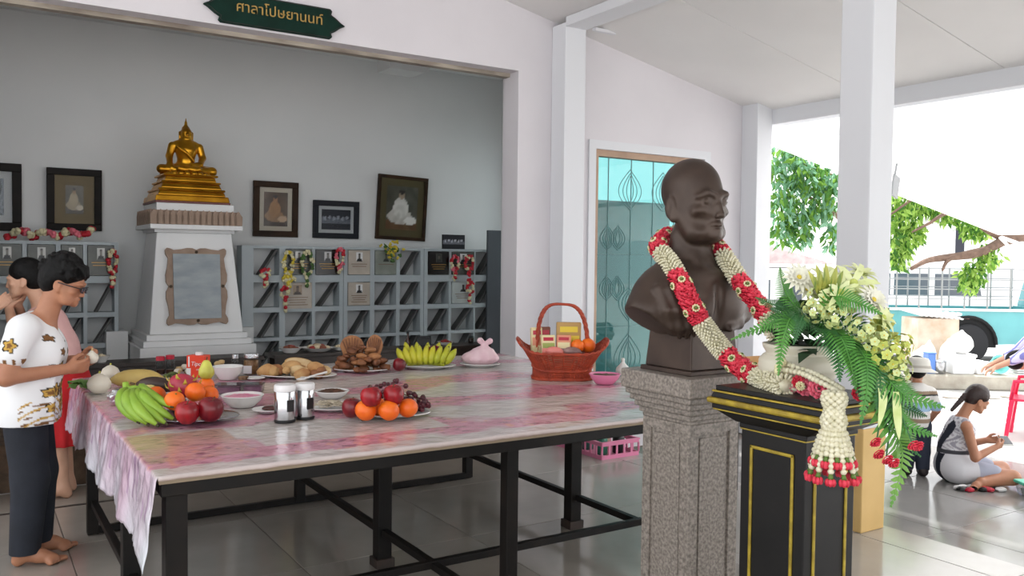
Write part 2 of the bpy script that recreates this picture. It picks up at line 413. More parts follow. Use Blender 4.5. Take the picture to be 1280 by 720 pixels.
# sloping ceiling made of boards
cw = M('ceiling_board', (226, 224, 223), 0.8, rgb2=(221, 219, 218), scale=1.2)
ce = struct(MB().prism([(-3.4, roof_z(-3.4)+0.02), (6.9, roof_z(6.9)+0.02), (6.9, roof_z(6.9)+0.1), (-3.4, roof_z(-3.4)+0.1)], Matrix(((1, 0, 0, 0), (0, 0, 1, -4.1), (0, 1, 0, 0), (0, 0, 0, 1))), 10.3).build('ceiling', M('ceiling_seam', (150, 146, 142), 0.9)), 'white sloping veranda ceiling of flat boards')
ang = math.atan(0.2); bl = (10.3/math.cos(ang))/4
bm_ = MB().cbox((0, 0, 0), (bl-0.006, 1.222-0.006, 0.02), ch=0.003).mesh('ceiling_board', cw)
for i in range(4):
    for j in range(8):
        x = -3.4+10.3*(i+0.5)/4; y = 4.73+0.011-1.222*j+0.58
        link('ceiling_board', bm_, ce, (x, y, roof_z(x)+0.01), (0, ang, 0))
# alcove shell
struct(MB().box((-3.3, BY, 0), (5.42, BY+0.15, 3.7)).build('wall_alcove', alc), 'pale grey-green back wall of the alcove')
struct(MB().box((-3.3, WY+WT, 0), (-3.15, BY, 3.7)).build('wall_left', alc))
wr_ = MB()
for a, b in (((Y1+0.2, 0), (BY, 1.2)), ((Y1+0.2, 2.7), (BY, 3.7)), ((Y1+0.2, 1.2), (7.4, 2.7)), ((8.2, 1.2), (BY, 2.7))): wr_.box((5.3, a[0], a[1]), (5.42, b[0], b[1]))
struct(wr_.box((4.44, WY+WT, 0), (4.449, Y1+0.05, 3.7)).box((4.52, Y1+0.06, 0), (5.42, Y1+0.2, 3.7)).build('wall_right', alc))
w1_ = struct(link('window_1', None, None, (5.36, 7.8, 1.2)), 'side window of the alcove'); w1_.empty_display_size = 0.1  # added out of view to brighten the right end of the alcove
for a, b in (((-0.4, 0), (0.4, 0.05)), ((-0.4, 1.45), (0.4, 1.5)), ((-0.4, 0.05), (-0.35, 1.45)), ((0.35, 0.05), (0.4, 1.45)), ((-0.02, 0.05), (0.02, 1.45))): MB().box((-0.03, a[0], a[1]), (0.03, b[0], b[1])).build('window_frame', white_b, w1_)
MB().box((-0.003, -0.35, 0.05), (0.003, 0.35, 1.45)).build('pane', MGLASS('window_glass', (245, 250, 250), 1.45), w1_)
struct(MB().box((-3.3, WY+WT, 3.55), (5.42, BY+0.15, 3.7)).build('ceiling_alcove', alc))
brownm = M('brown_riser', (104, 84, 66), 0.8, rgb2=(78, 62, 48), scale=14, bump=0.3, bscale=30)
struct(MB().box((-3.2, WY+WT+0.02, 0), (4.2, BY, PLZ)).build('platform', brownm), 'raised brown platform inside the alcove')
# concrete haunch under the alcove ceiling
hb = on_y(500, 95, 7.9)
struct(MB().prism([(0, 0), (0.62, 0), (0.38, -0.2), (0.0, -0.2)], Matrix.Translation((hb[0]-0.2, 7.7, 3.55)) @ Matrix(((1, 0, 0, 0), (0, 0, 1, 0), (0, 1, 0, 0), (0, 0, 0, 1))), 0.3).build('beam', alc), 'short haunched beam under the alcove ceiling')

# outside ground
grd = M('sandy_ground', (202, 200, 198), 0.9, rgb2=(182, 179, 176), scale=0.8, detail=8, bump=0.1, bscale=5)
struct(MB().box((-40, -40, -0.8), (60, 60, -0.35)).build('ground', grd), 'sunlit pale concrete yard')

# green name board above the opening
sg_ = tag(link('name_board', None, None, (1.828, WY-0.03, 3.158)), 'dark green carved name board with gold Thai lettering on the lintel', 'sign')
hw_, hh_ = 0.375, 0.105
half = [(hw_+0.005, hh_), (hw_+0.02, hh_*0.86), (hw_+0.012, hh_*0.62), (hw_+0.045, hh_*0.45), (hw_+0.085, hh_*0.16), (hw_+0.117, 0.0)]
outl = half+[(x, -y) for x, y in half[-2::-1]]; outl = outl+[(-x, y) for x, y in outl[::-1]]
Msg = Matrix(((1, 0, 0, 0), (0, 0, 1, -0.0), (0, 1, 0, 0), (0, 0, 0, 1)))
MB().prism([(x*1.0, y) for x, y in outl], Msg, 0.028).build('board', M('dark_green_lacquer', (12, 46, 37), 0.6, spec=0.15, rgb2=(8, 36, 28), scale=8), sg_, bevel=0.003)
MB().tube([(x*0.975, -0.001, y*0.93) for x, y in outl], 0.003, 5, closed=True).build('edge_line', M('dark_edge', (30, 30, 26), 0.5), sg_)
# ------------------------------------------------------------------ prints (flat photographs) as coloured grids
print_mat = MV('printed_paper', 0.35, spec=0.5)
def print_panel(name, w, h, fn, parent, loc, nx=22, nz=28, rot=None):
    """upright sheet facing -Y; fn(u, v) gives an sRGB colour, u to the right, v up"""
    P = []; C_ = []
    for j in range(nz+1):
        for i in range(nx+1):
            P.append(((i/nx-0.5)*w, 0, (j/nz)*h)); C_.append((*L(fn(i/nx, j/nz)), 1.0))
    me = bpy.data.meshes.new(name)
    me.from_pydata(P, [], [(j*(nx+1)+i, j*(nx+1)+i+1, (j+1)*(nx+1)+i+1, (j+1)*(nx+1)+i) for j in range(nz) for i in range(nx)])
    at = me.color_attributes.new('Col', 'FLOAT_COLOR', 'POINT'); at.data.foreach_set('color', np.array(C_, np.float32).ravel())
    me.materials.append(print_mat); o = link(name, me, parent, loc, rot)
    md = o.modifiers.new('thickness', 'SOLIDIFY'); md.thickness = 0.002; md.offset = 1
    return o
def mixc(a, b, t): return tuple(a[k]+(b[k]-a[k])*t for k in range(3))
def inell(u, v, cu, cv, ru, rv): return ((u-cu)/ru)**2+((v-cv)/rv)**2 < 1
def portrait(bg, skin, cloth, hair=(25, 22, 20), asp=1.0):
    def fn(u, v):
        n = mnoise.noise(Vector((u*6, v*6, bg[0]*0.1)))*12
        c = tuple(min(255, max(0, q+n)) for q in bg)
        if inell(u, v, 0.5, 0.0, 0.42, 0.36): c = cloth
        if inell(u, v, 0.5, 0.62, 0.2, 0.28): c = hair
        if inell(u, v, 0.5, 0.56, 0.16, 0.24): c = skin
        return c
    return fn
def seated(bg, robe, skin, floor, lean=0.0):     # robed figure seated by a table
    def fn(u, v):
        n = mnoise.noise(Vector((u*5+lean*9, v*5, bg[1]*0.2)))*22
        c = tuple(min(255, max(0, q+n)) for q in bg)
        if v < 0.2+0.05*math.sin(u*9): c = tuple(min(255, max(0, q+n)) for q in floor)
        if inell(u, v, 0.44+lean, 0.30, 0.40, 0.17): c = mixc(robe, (90, 80, 70), 0.15+0.25*abs(n)/22)
        if inell(u, v, 0.46+lean, 0.50, 0.24, 0.24): c = mixc(robe, bg, 0.3*abs(n)/22)
        if inell(u, v, 0.78, 0.22, 0.2, 0.09): c = mixc(robe, (255, 255, 255), 0.3)
        if inell(u, v, 0.48+lean, 0.80, 0.095, 0.10): c = skin
        if inell(u, v, 0.48+lean, 0.87, 0.09, 0.055): c = (40, 34, 30)
        return c
    return fn
def groupshot(bg, fg):
    def fn(u, v):
        n = mnoise.noise(Vector((u*14, v*9, 2.0)))
        c = mixc(bg, (20, 20, 26), 0.4+0.4*n)
        if 0.3 < v < 0.58+0.08*math.sin(u*25): c = mixc(fg, bg, 0.35+0.5*abs(n))
        for k in range(6):
            if inell(u, v, 0.12+0.15*k, 0.55+0.05*(k % 2), 0.045, 0.1): c = fg
        return c
    return fn

# ------------------------------------------------------------------ alcove: framed pictures on the wall
blackf = M('black_frame_wood', (20, 17, 15), 0.5, spec=0.15, rgb2=(30, 24, 20), scale=9)
brownf = M('dark_brown_frame_wood', (38, 26, 18), 0.5, spec=0.15, rgb2=(58, 40, 26), scale=9)
glint = MGLASS('picture_glass', (250, 250, 250), 1.15, 1.0, 0.03)
def picture(label, px, mat, border, mat2, border2, fn, tilt=0.0, lean=0.04):
    x0, y0, x1, y1 = px; a = on_y(x0, (y0+y1)/2, BY-0.03); b = on_y(x1, (y0+y1)/2, BY-0.03)
    zt = on_y((x0+x1)/2, y0, BY-0.03)[2]; zb = on_y((x0+x1)/2, y1, BY-0.03)[2]
    w, h = b[0]-a[0], zt-zb
    t = thing('framed_picture', label, 'picture', ((a[0]+b[0])/2, BY-0.012, zb), group='framed pictures on the alcove wall')
    t.rotation_euler = (lean, tilt, 0)
    f = MB(); bw = border
    for (p, q_) in (((-w/2, 0), (w/2, bw)), ((-w/2, h-bw), (w/2, h)), ((-w/2, bw), (-w/2+bw, h-bw)), ((w/2-bw, bw), (w/2, h-bw))):
        f.box((p[0], -0.035, p[1]), (q_[0], 0, q_[1]))
    f.build('frame', mat, t, bevel=0.004)
    MB().box((-w/2+bw, -0.014, bw), (w/2-bw, -0.004, h-bw)).build('mount', mat2, t)
    b2 = bw+border2
    print_panel('photograph', w-2*b2, h-2*b2, fn, t, (0, -0.016, b2))
    MB().box((-w/2+bw, -0.024, bw), (w/2-bw, -0.022, h-bw)).build('pane', glint, t)
    return t
m_cream = M('cream_mount', (196, 188, 172), 0.8); m_olive = M('olive_mount', (84, 76, 48), 0.8); m_tan = M('tan_mount', (120, 104, 70), 0.8); m_pale = M('pale_mount', (188, 192, 194), 0.8)
picture('black framed picture cut by the left edge, pale print inside', (-46, 203, 27, 288), blackf, 0.07, m_pale, 0.06, lambda u, v: mixc((150, 160, 170), (60, 66, 72), abs(mnoise.noise(Vector((u*4, v*4, 0))))*2))
picture('black framed sepia portrait of a seated robed figure left of the golden statue', (58, 211, 127, 288), blackf, 0.06, m_tan, 0.085, seated((92, 86, 70), (178, 162, 130), (150, 120, 90), (66, 58, 44)))
picture('dark framed sepia picture with cream mount just right of the golden statue', (316, 227, 372, 296), brownf, 0.06, m_cream, 0.045, seated((84, 62, 42), (166, 122, 78), (160, 116, 78), (60, 42, 28)))
picture('small landscape group photograph in charcoal frame', (391, 251, 448, 298), M('charcoal_frame_wood', (34, 36, 42), 0.5, spec=0.2), 0.055, m_pale, 0.035, groupshot((52, 58, 70), (150, 156, 166)))
picture('largest tilted portrait of a white-robed figure in olive and brown frame', (469, 220, 531, 300), brownf, 0.035, m_olive, 0.075, seated((74, 74, 64), (226, 224, 218), (170, 150, 130), (104, 74, 46)), tilt=0.035)

# ------------------------------------------------------------------ alcove: niche cabinets
NY, ND = 8.0, 0.17       # front plane of the niches, depth
niche = M('niche_paint', (176, 184, 188), 0.7, rgb2=(166, 175, 179), scale=2.5)
niche_in = M('niche_inside', (204, 206, 206), 0.8)
slabm = M('leaning_slab', (84, 84, 84), 0.7, rgb2=(70, 70, 70), scale=6)
pl_black = M('black_plaque', (20, 17, 17), 0.2, rgb2=(36, 28, 26), scale=18); pl_dark = M('dark_green_plaque', (58, 60, 54), 0.25, rgb2=(70, 72, 66), scale=12)
pl_beige = M('beige_marble_plaque', (186, 176, 164), 0.35, rgb2=(172, 162, 150), scale=9); pl_grey = M('grey_marble_plaque', (140, 144, 136), 0.35, rgb2=(122, 128, 120), scale=8); pl_lite = M('pale_marble_plaque', (178, 184, 182), 0.35, rgb2=(164, 170, 170), scale=8)
gilt = M('gilt_lettering', (168, 130, 70), 0.4, metal=0.6); inkm = M('engraved_line', (120, 96, 78), 0.7)
cpx = lambda c: 290+c/3.657
cpy = lambda c: 270+c/3.657
def nx(c): return on_y(cpx(c), 360, NY)[0]
def nz(c): return on_y(372, cpy(c), NY)[2]
ROWS = [(nz(270), nz(150)), (nz(416), nz(303)), (nz(552), nz(438)), (nz(567)-0.255, nz(567))]
TOPZ = nz(138)
def plaque(t, x0, x1, z0, z1, mat, photo=None, lines=0, lmat=None, over=0.0):
    w, h = x1-x0-0.01+2*over, z1-z0-0.01+2*over
    p = MB().box((x0+0.005-over, NY-0.008-over*0.3, z0+0.005-over), (x1-0.005+over, NY+0.012, z1-0.005+over)).build('plaque', mat, t)
    yf = NY-0.009-over*0.3
    if photo: print_panel('portrait_photo', w*0.3, h*0.38, photo, p, ((x0+x1)/2, yf-0.001, z0+h*0.56), 10, 12)
    if lines:
        for k in range(lines):
            ww = w*(0.72-0.09*(k % 3)); zz = z0+h*(0.44-0.095*k)
            MB().box(((x0+x1)/2-ww/2, yf-0.0015, zz), ((x0+x1)/2+ww/2, yf, zz+0.006)).build('inscription_line', lmat or inkm, p)
    return p
grey_p = portrait((196, 196, 192), (120, 116, 110), (40, 40, 42))
def unit(label, x0, x1, cells, closed, rows=ROWS, topz=TOPZ, base=PLZ, lean=True):
    t = thing('niche_cabinet', label, 'cabinet', group='grey niche cabinets in the alcove')
    MB().box((x0, NY+ND, base), (x1, NY+ND+0.01, topz)).build('back_panel', niche_in, t)
    # vertical dividers between the cells, horizontal shelves between the rows
    edges = [x0]+[q_ for c in cells for q_ in c]+[x1]
    for k in range(0, len(edges), 2):
        if edges[k+1]-edges[k] > 0.002: MB().box((edges[k], NY, base), (edges[k+1], NY+ND, topz)).build('divider', niche, t)
    zed = [topz]+[q_ for r in rows for q_ in (r[1], r[0])]+[base]
    for c0, c1 in cells:
        for k in range(0, len(zed), 2):
            MB().box((c0, NY+0.002, zed[k+1]), (c1, NY+ND, zed[k])).build('shelf', niche, t)
    for ci, (c0, c1) in enumerate(cells):
        for ri, (z0, z1) in enumerate(rows):
            if (ci, ri) in closed: closed[(ci, ri)](t, c0, c1, z0, z1)
            elif lean:
                w, h = c1-c0, z1-z0; d_ = random.uniform(-0.015, 0.015)
                sl = MB().prism([(c0+w*0.27+d_, z0), (c0+w*0.37+d_, z0), (c1-0.006, z1-0.012), (c1-0.006-w*0.1, z1-0.012)], Matrix(((1, 0, 0, 0), (0, 0, 1, NY+0.03), (0, 1, 0, 0), (0, 0, 0, 1))), ND-0.05)
                sl.build('leaning_slab', slabm, t)
    return t
CE = [(nx(a), nx(b)) for a, b in ((98, 217), (243, 366), (380, 491), (528, 631), (651, 751), (767, 861), (894, 991), (1002, 1106), (1112, 1200))]
PL = plaque
unit('grey niche cabinet right next to the white pedestal, beige plaque in second row', nx(45), nx(508), CE[0:3], {
    (1, 0): lambda t, a, b, c, d: PL(t, a, b, c, d, pl_dark, portrait((206, 206, 204), (120, 112, 104), (40, 40, 44)), 3, gilt),
    (2, 0): lambda t, a, b, c, d: PL(t, a, b, c, d, pl_black, portrait((190, 190, 190), (110, 106, 100), (60, 60, 60)), 3, gilt),
    (1, 1): lambda t, a, b, c, d: PL(t, a-0.03, b, c-0.02, d, pl_beige, portrait((150, 130, 110), (96, 80, 66), (60, 50, 44)), 4)})
unit('middle grey niche cabinet with two beige plaques one above the other', nx(510), nx(876), CE[3:6], {
    (0, 0): lambda t, a, b, c, d: PL(t, a, b, c, d, pl_beige, portrait((220, 220, 220), (90, 86, 80), (20, 20, 22)), 2),
    (1, 0): lambda t, a, b, c, d: PL(t, a, b, c, d, pl_grey, portrait((120, 128, 118), (84, 86, 80), (50, 54, 50)), 1),
    (0, 1): lambda t, a, b, c, d: PL(t, a, b, c, d, pl_beige, portrait((224, 224, 224), (80, 76, 72), (20, 20, 22)), 4)})
unit('grey niche cabinet beside the dark tall panel', nx(878), nx(1222), CE[6:9], {
    (0, 0): lambda t, a, b, c, d: PL(t, a, b, c, d, pl_black, portrait((60, 58, 54), (92, 86, 78), (36, 34, 32)), 3, gilt),
    (1, 0): lambda t, a, b, c, d: PL(t, a, b, c, d, pl_dark, portrait((214, 214, 214), (120, 116, 110), (40, 40, 44)), 2, gilt),
    (1, 1): lambda t, a, b, c, d: PL(t, a, b, c, d, pl_lite, portrait((170, 176, 176), (60, 60, 60), (30, 30, 32)), 3)})
# left cabinet, behind the two women
lx = lambda x: on_y(x, 350, NY)[0]
lz = lambda y: on_y(100, y, NY)[2]
LR = [(lz(345), lz(306)), (lz(391), lz(354)), (lz(430), lz(397)), (lz(436)-0.255, lz(436))]
lc = [(lx(-10), lx(28)), (lx(34), lx(70)), (lx(76), lx(104)), (lx(109), lx(143))]
unit('grey niche cabinet partly hidden behind the two women', lx(-12), lx(148), lc, {
    (0, 0): lambda t, a, b, c, d: PL(t, a, b, c, d, pl_dark, grey_p, 2, gilt), (1, 0): lambda t, a, b, c, d: PL(t, a, b, c, d, pl_dark, grey_p, 2, gilt),
    (2, 0): lambda t, a, b, c, d: PL(t, a, b, c, d, pl_dark, grey_p, 2, gilt), (3, 0): lambda t, a, b, c, d: PL(t, a, b, c, d, pl_dark, grey_p, 2, gilt)}, rows=LR, topz=lz(302))
# dark panel at the right end
p0, p1 = on_y(611, 300, NY-0.1), on_y(640, 300, NY-0.1)
tall = thing('tall_panel', 'dark grey tall panel standing between the niches and the jamb', 'panel', ((p0[0]+p1[0])/2, NY-0.08, PLZ))
MB().box((-(p1[0]-p0[0])/2, 0, 0), ((p1[0]-p0[0])/2, 0.03, on_y(620, 288, NY-0.08)[2]-PLZ)).build('board', M('dark_panel', (70, 74, 80), 0.6), tall, bevel=0.004)
# small unframed photograph standing on the niches
sx = on_y(553, 300, NY+0.1)[0], on_y(581, 300, NY+0.1)[0]
sp_ = thing('standing_photograph', 'small dark group photograph standing on top of the niches', 'photograph', ((sx[0]+sx[1])/2, NY+0.1, TOPZ))
MB().box((-(sx[1]-sx[0])/2, 0, 0), ((sx[1]-sx[0])/2, 0.012, 0.155)).build('backing_board', blackf, sp_)
print_panel('photograph', sx[1]-sx[0]-0.012, 0.143, groupshot((24, 24, 34), (190, 190, 198)), sp_, (0, -0.001, 0.006), 30, 14)

# little flower garlands hung on the plaques
gw = M('jasmine_white', (226, 222, 206), 0.7); gr = M('petal_red', (184, 28, 44), 0.6); gy = M('petal_yellow', (206, 184, 60), 0.6); gp = M('petal_pink', (222, 112, 128), 0.6); gg = M('leaf_green', (70, 104, 48), 0.6); gcr = M('petal_cream', (214, 206, 168), 0.7)
def bead_strand(parent, pts, mats, r, per=1, names=None):
    """beads of each colour along a polyline; mats is a repeating list"""
    groups_ = {}
    for i, p in enumerate(pts):
        m_ = mats[(i//per) % len(mats)]; b = groups_.setdefault(m_.name, (MB(), m_))[0]
        for k in range(3):
            o_ = Vector((random.uniform(-1, 1), random.uniform(-1, 1), random.uniform(-1, 1)))*r*0.55
            b.ell(Vector(p)+o_, r*random.uniform(0.55, 0.8), nu=6, nv=4)
    for n_, (b, m_) in groups_.items(): b.build(n_, m_, parent, smooth=True)['kind'] = 'stuff'
def hang_loop(label, px, py, w, h, mats, r=0.022, y=NY-0.05, tail=0.1):
    c = on_y(px, py, y); t = thing('flower_garland', label, 'garland', (c[0], y, c[2]-h-tail), group='small garlands on the niches')
    pts = []; n = max(10, int((2*h+w)/(r*1.1)))
    for i in range(n):
        a = 2*PI*i/n; pts.append((math.sin(a)*w/2, 0, tail+h/2+math.cos(a)*h/2))
    bead_strand(t, pts, mats, r, 2)
    if tail: bead_strand(t, [(0, 0, tail*k/4) for k in range(4)], [mats[-1], mats[0]], r*1.15)
    return t
hang_loop('yellow and green garland, left of the pair on the dark green plaque', cpx(258), cpy(165), 0.09, 0.2, [gy, gcr], tail=0.12)
hang_loop('pale green garland, right of the pair on the dark green plaque', cpx(345), cpy(165), 0.1, 0.22, [gcr, gg], tail=0.1)
hang_loop('pink garland at the corner of the black plaque', cpx(495), cpy(152), 0.08, 0.16, [gp, gr, gcr], tail=0.06)
hang_loop('red and white garland hanging low in the first open niche', cpx(153), cpy(240), 0.07, 0.08, [gr, gcr], tail=0.08)
hang_loop('yellow garland over the upper left of the beige plaque', cpx(260), cpy(275), 0.1, 0.05, [gy, gcr], tail=0.05)
hang_loop('red tipped garland down the left of the beige plaque', cpx(242), cpy(325), 0.06, 0.1, [gr, gcr], tail=0.12)
hang_loop('red rose garland left on the niche beside the dark panel', cpx(1020), cpy(185), 0.09, 0.14, [gr, gp, gcr], tail=0.1)
hang_loop('red rose garland right on the niche beside the dark panel', cpx(1085), cpy(185), 0.09, 0.14, [gr, gcr, gr], tail=0.1)
hang_loop('red and cream garland hanging down the pale plaque', cpx(1090), cpy(305), 0.07, 0.1, [gr, gcr], tail=0.13)
hang_loop('cream garland hanging at the right of the cabinet behind the women', 141, 313, 0.06, 0.2, [gcr, gr], tail=0.1)
# yellow blossom spray over the grey plaque
c = on_y(cpx(735), cpy(160), NY-0.06)
t = thing('blossom_spray', 'yellow-green blossom spray drooping over the grey plaque', 'flower', (c[0], NY-0.06, c[2]-0.12))
bead_strand(t, [(random.gauss(0, 0.06), random.uniform(-0.03, 0.03), 0.12+random.gauss(0, 0.05)) for _ in range(34)], [gy, gg, gy], 0.02)
MB().tube([(0.0, 0.02, 0.02), (-0.03, 0.0, 0.14), (-0.1, -0.01, 0.19)], 0.006, 6).build('stem', gg, t)
# red and cream garland heaped along the top of the left cabinet
t = thing('flower_garland', 'long red and cream garland heaped along the top of the left cabinet', 'garland', (lx(80), NY+0.05, lz(302)))
pts = []
for i in range(52):
    u = i/51; pts.append((lx(12+u*106)-lx(80), 0.0+0.05*math.sin(i*0.9), 0.03+0.05*abs(math.sin(u*11))+0.05*max(0, u-0.6)))
bead_strand(t, pts, [gr, gcr, gr, gp, gcr], 0.032, 3)

# ------------------------------------------------------------------ alcove: pedestal and golden seated statue
PY = 7.55
def pe(x, y, Y=PY): p = on_y(x, y, Y); return p[0], p[2]
ped_white = M('pedestal_white', (226, 226, 226), 0.6, rgb2=(218, 219, 220), scale=2)
xa, _ = pe(187, 418); xb_, _ = pe(304, 415); cxp = (xa+xb_)/2; wb0 = xb_-xa
_, z_bt = pe(240, 417); z_tp = on_y(238, 291, PY+0.1)[2]
pd = thing('statue_pedestal', 'tapered white pedestal with a framed marble tablet under the golden statue', 'pedestal', (cxp, PY+0.35, PLZ))
rel = lambda z: z-PLZ
dep = 0.62
wt0 = on_y(284, 291, PY+0.1)[0]-on_y(190, 291, PY+0.1)[0]
cyl_ = 0.0
# body tapers upwards; front face leans back
MB().frustum((0, 0, rel(z_bt)), wb0, 0.70, (0, 0, rel(z_tp)), wt0, 0.50).build('body', ped_white, pd, bevel=0.008)
st = MB(); st.box((-wb0/2-0.03, -0.38, rel(z_bt)-0.05), (wb0/2+0.03, 0.38, rel(z_bt))); st.build('upper_step', ped_white, pd, bevel=0.006)
MB().box((-wb0/2-0.06, -0.41, rel(z_bt)-0.1), (wb0/2+0.06, 0.41, rel(z_bt)-0.05)).build('middle_step', ped_white, pd, bevel=0.006)
MB().box((-wb0/2-0.09, -0.44, 0), (wb0/2+0.09, 0.44, rel(z_bt)-0.1)).build('bottom_step', ped_white, pd, bevel=0.006)
zc0, zc1, zc2, zc3 = [rel(on_y(235, y, PY+0.02)[2]) for y in (287, 281, 262, 254)]
hw = (on_y(294, 283, PY+0.0)[0]-on_y(177, 283, PY+0.0)[0])/2
MB().box((-wt0/2-0.02, -0.27, rel(z_tp)-0.0), (wt0/2+0.02, 0.27, zc0)).build('neck', ped_white, pd)
MB().box((-hw, -0.36, zc0), (hw, 0.36, zc1)).build('lower_cornice', ped_white, pd, bevel=0.006)
pet = M('sandstone_petal', (158, 136, 120), 0.8, rgb2=(142, 120, 104), scale=12)
bnd = MB().box((-hw+0.02, -0.335, zc1), (hw-0.02, 0.335, zc2-0.01)).build('petal_band', pet, pd)
pm = None
for k in range(15):
    x = -hw+0.035+(2*hw-0.07)*k/14; hh = zc2-zc1
    e = MB().prism([(-0.032, 0.002), (0.032, 0.002), (0.034, hh*0.6), (0, hh*0.98), (-0.034, hh*0.6)], Matrix.Translation((0, 0, 0)) @ Matrix(((1, 0, 0, 0), (0, 0, 1, 0), (0, 1, 0, 0), (0, 0, 0, 1))), 0.014).mesh('petal', pet) if pm is None else pm
    pm = e; link('petal', pm, bnd, (x, -0.349, zc1))
for k in range(8):
    y = -0.3+0.6*k/7; link('petal', pm, bnd, (-hw+0.006, y, zc1), (0, 0, -PI/2))
MB().box((-hw+0.06, -0.3, zc2-0.012), (hw-0.06, 0.3, zc3)).build('upper_cornice', ped_white, pd, bevel=0.006)
# tablet: wavy carved frame and marble
tiltx = math.atan2(0.1, z_tp-z_bt)
fr = link('tablet_frame_mount', None, pd, (0, -0.352, rel(z_bt)), (-tiltx, 0, 0)); fr.name = 'tablet'
tw = (on_y(279, 357, PY)[0]-on_y(201, 357, PY)[0])/2; tz0 = on_y(240, 407, PY)[2]-z_bt; tz1 = on_y(240, 309, PY)[2]-z_bt; th = (tz1-tz0)/2; tcz = (tz0+tz1)/2
outl = []
prof = [(1.0, 0.0), (0.86, 0.12), (0.92, 0.3), (1.0, 0.5), (0.92, 0.7), (0.86, 0.84), (0.93, 0.9), (1.0, 1.0)]
def quarter(sx_, sz_):
    a = [(0.90, 0.0), (0.98, 0.12), (0.99, 0.3), (0.93, 0.5), (0.90, 0.72), (0.98, 0.84), (0.99, 0.93), (0.93, 0.985), (0.84, 0.97), (0.72, 0.93), (0.5, 0.95), (0.3, 0.985), (0.12, 0.98), (0.0, 0.94)]
    return [(sx_*p*tw, sz_*q_*th) for p, q_ in a]
poly = quarter(1, 1)+quarter(-1, 1)[::-1][1:]+quarter(-1, -1)[1:]+quarter(1, -1)[::-1][1:-1]
Mxz = lambda y, z: Matrix(((1, 0, 0, 0), (0, 0, 1, y), (0, 1, 0, z), (0, 0, 0, 1)))
MB().prism(poly, Mxz(-0.03, tcz), 0.035).build('carved_frame', pet, fr)
MB().box((-tw*0.76, -0.04, tcz-th*0.83), (tw*0.76, -0.028, tcz+th*0.83)).build('marble_plate', M('grey_marble', (150, 158, 162), 0.25, rgb2=(130, 138, 144), scale=6, detail=10, stretch=(1, 1, 2.5)), fr)
for (bx_, bz_) in ((0, th*0.88), (0, -th*0.88), (tw*0.84, 0), (-tw*0.84, 0)):
    MB().lathe([(0.0, 0), (0.014, 0.002), (0.012, 0.01), (0.0, 0.014)], (bx_, -0.03, tcz+bz_), 10, m=RX(PI/2)).build('stud', M('bronze_stud', (70, 56, 44), 0.4, metal=0.7), fr)
# side plinth blocks behind the pedestal
for sgn, nm in ((-1, 'left'), (1, 'right')):
    struct(MB().box((cxp+sgn*(wb0/2+0.105)-(0.17 if sgn < 0 else 0), NY-0.05, PLZ), (cxp+sgn*(wb0/2+0.105)+(0 if sgn < 0 else 0.1), NY+0.2, PLZ+0.54)).build('plinth', alc), 'low pale plinth at the '+nm+' of the pedestal')

# golden statue (seated, right hand on the knee, left in the lap)
gold = M('gold_leaf', (214, 156, 40), 0.28, metal=0.85, rgb2=(170, 116, 24), scale=5, bump=0.05, bscale=30)
redm = M('red_lacquer', (96, 30, 22), 0.4)
zb_, = [zc3]
bs = thing('seated_statue', 'golden seated Buddha statue on a tiered golden base', 'statue', (cxp-0.02, PY+0.35, PLZ+zc3))
Hs = on_y(228, 144, PY+0.2)[2]-PLZ-zc3      # total height
k_ = Hs/1.12
bw_ = (on_y(283, 254, PY)[0]-on_y(188, 254, PY)[0])/2
def ring(w, d, z0, z1, w2=None, d2=None): return MB().frustum((0, 0, z0*k_), w*2, d*2, (0, 0, z1*k_), (w2 or w)*2, (d2 or d)*2)
ring(bw_, 0.30, 0, 0.025).build('red_base_board', redm, bs)
for nm_, z0, z1, w0, w1 in (('base_tier', 0.025, 0.10, 1.0, 0.97), ('base_tier', 0.10, 0.16, 0.91, 0.87), ('base_tier', 0.16, 0.19, 0.9, 0.9), ('base_tier', 0.19, 0.26, 0.82, 0.76), ('base_tier', 0.26, 0.285, 0.8, 0.8), ('base_tier', 0.285, 0.35, 0.7, 0.66), ('base_tier', 0.35, 0.375, 0.74, 0.74)):
    ring(bw_*w0, 0.29*w0, z0, z1, bw_*w1, 0.29*w1).build(nm_, gold, bs, bevel=0.01)
lp = MB()
for k in range(22):
    a = 2*PI*k/22; lp.ell((math.cos(a)*bw_*0.62, math.sin(a)*0.19, 0.385*k_), (0.028, 0.03, 0.022), RZ(a), 8, 6)
lp.build('lotus_petals', gold, bs, smooth=True)['kind'] = 'stuff'
s_ = SDF((-0.42, -0.34, 0.36), (0.42, 0.24, 1.15), 0.0085)
s_.ell((0, 0.02, 0.47), (0.17, 0.12, 0.09), k=0.03)
for sg in (-1, 1):
    s_.path([(sg*0.10, 0.02, 0.455), (sg*0.31, -0.07, 0.445)], [0.075, 0.058], k=0.03)
    s_.path([(sg*0.31, -0.07, 0.445), (sg*0.05, -0.19, 0.435)], [0.055, 0.042], k=0.02)
    s_.path([(sg*0.05, -0.19, 0.45), (-sg*0.12, -0.19, 0.455)], [0.038, 0.03], k=0.02)
s_.path([(0, 0.02, 0.52), (0, 0.01, 0.60), (0, 0.0, 0.70), (0, 0.01, 0.765)], [0.105, 0.098, 0.125, 0.11], k=0.04)
s_.path([(-0.10, 0.01, 0.76), (0.10, 0.01, 0.76)], [0.07, 0.07], k=0.03)
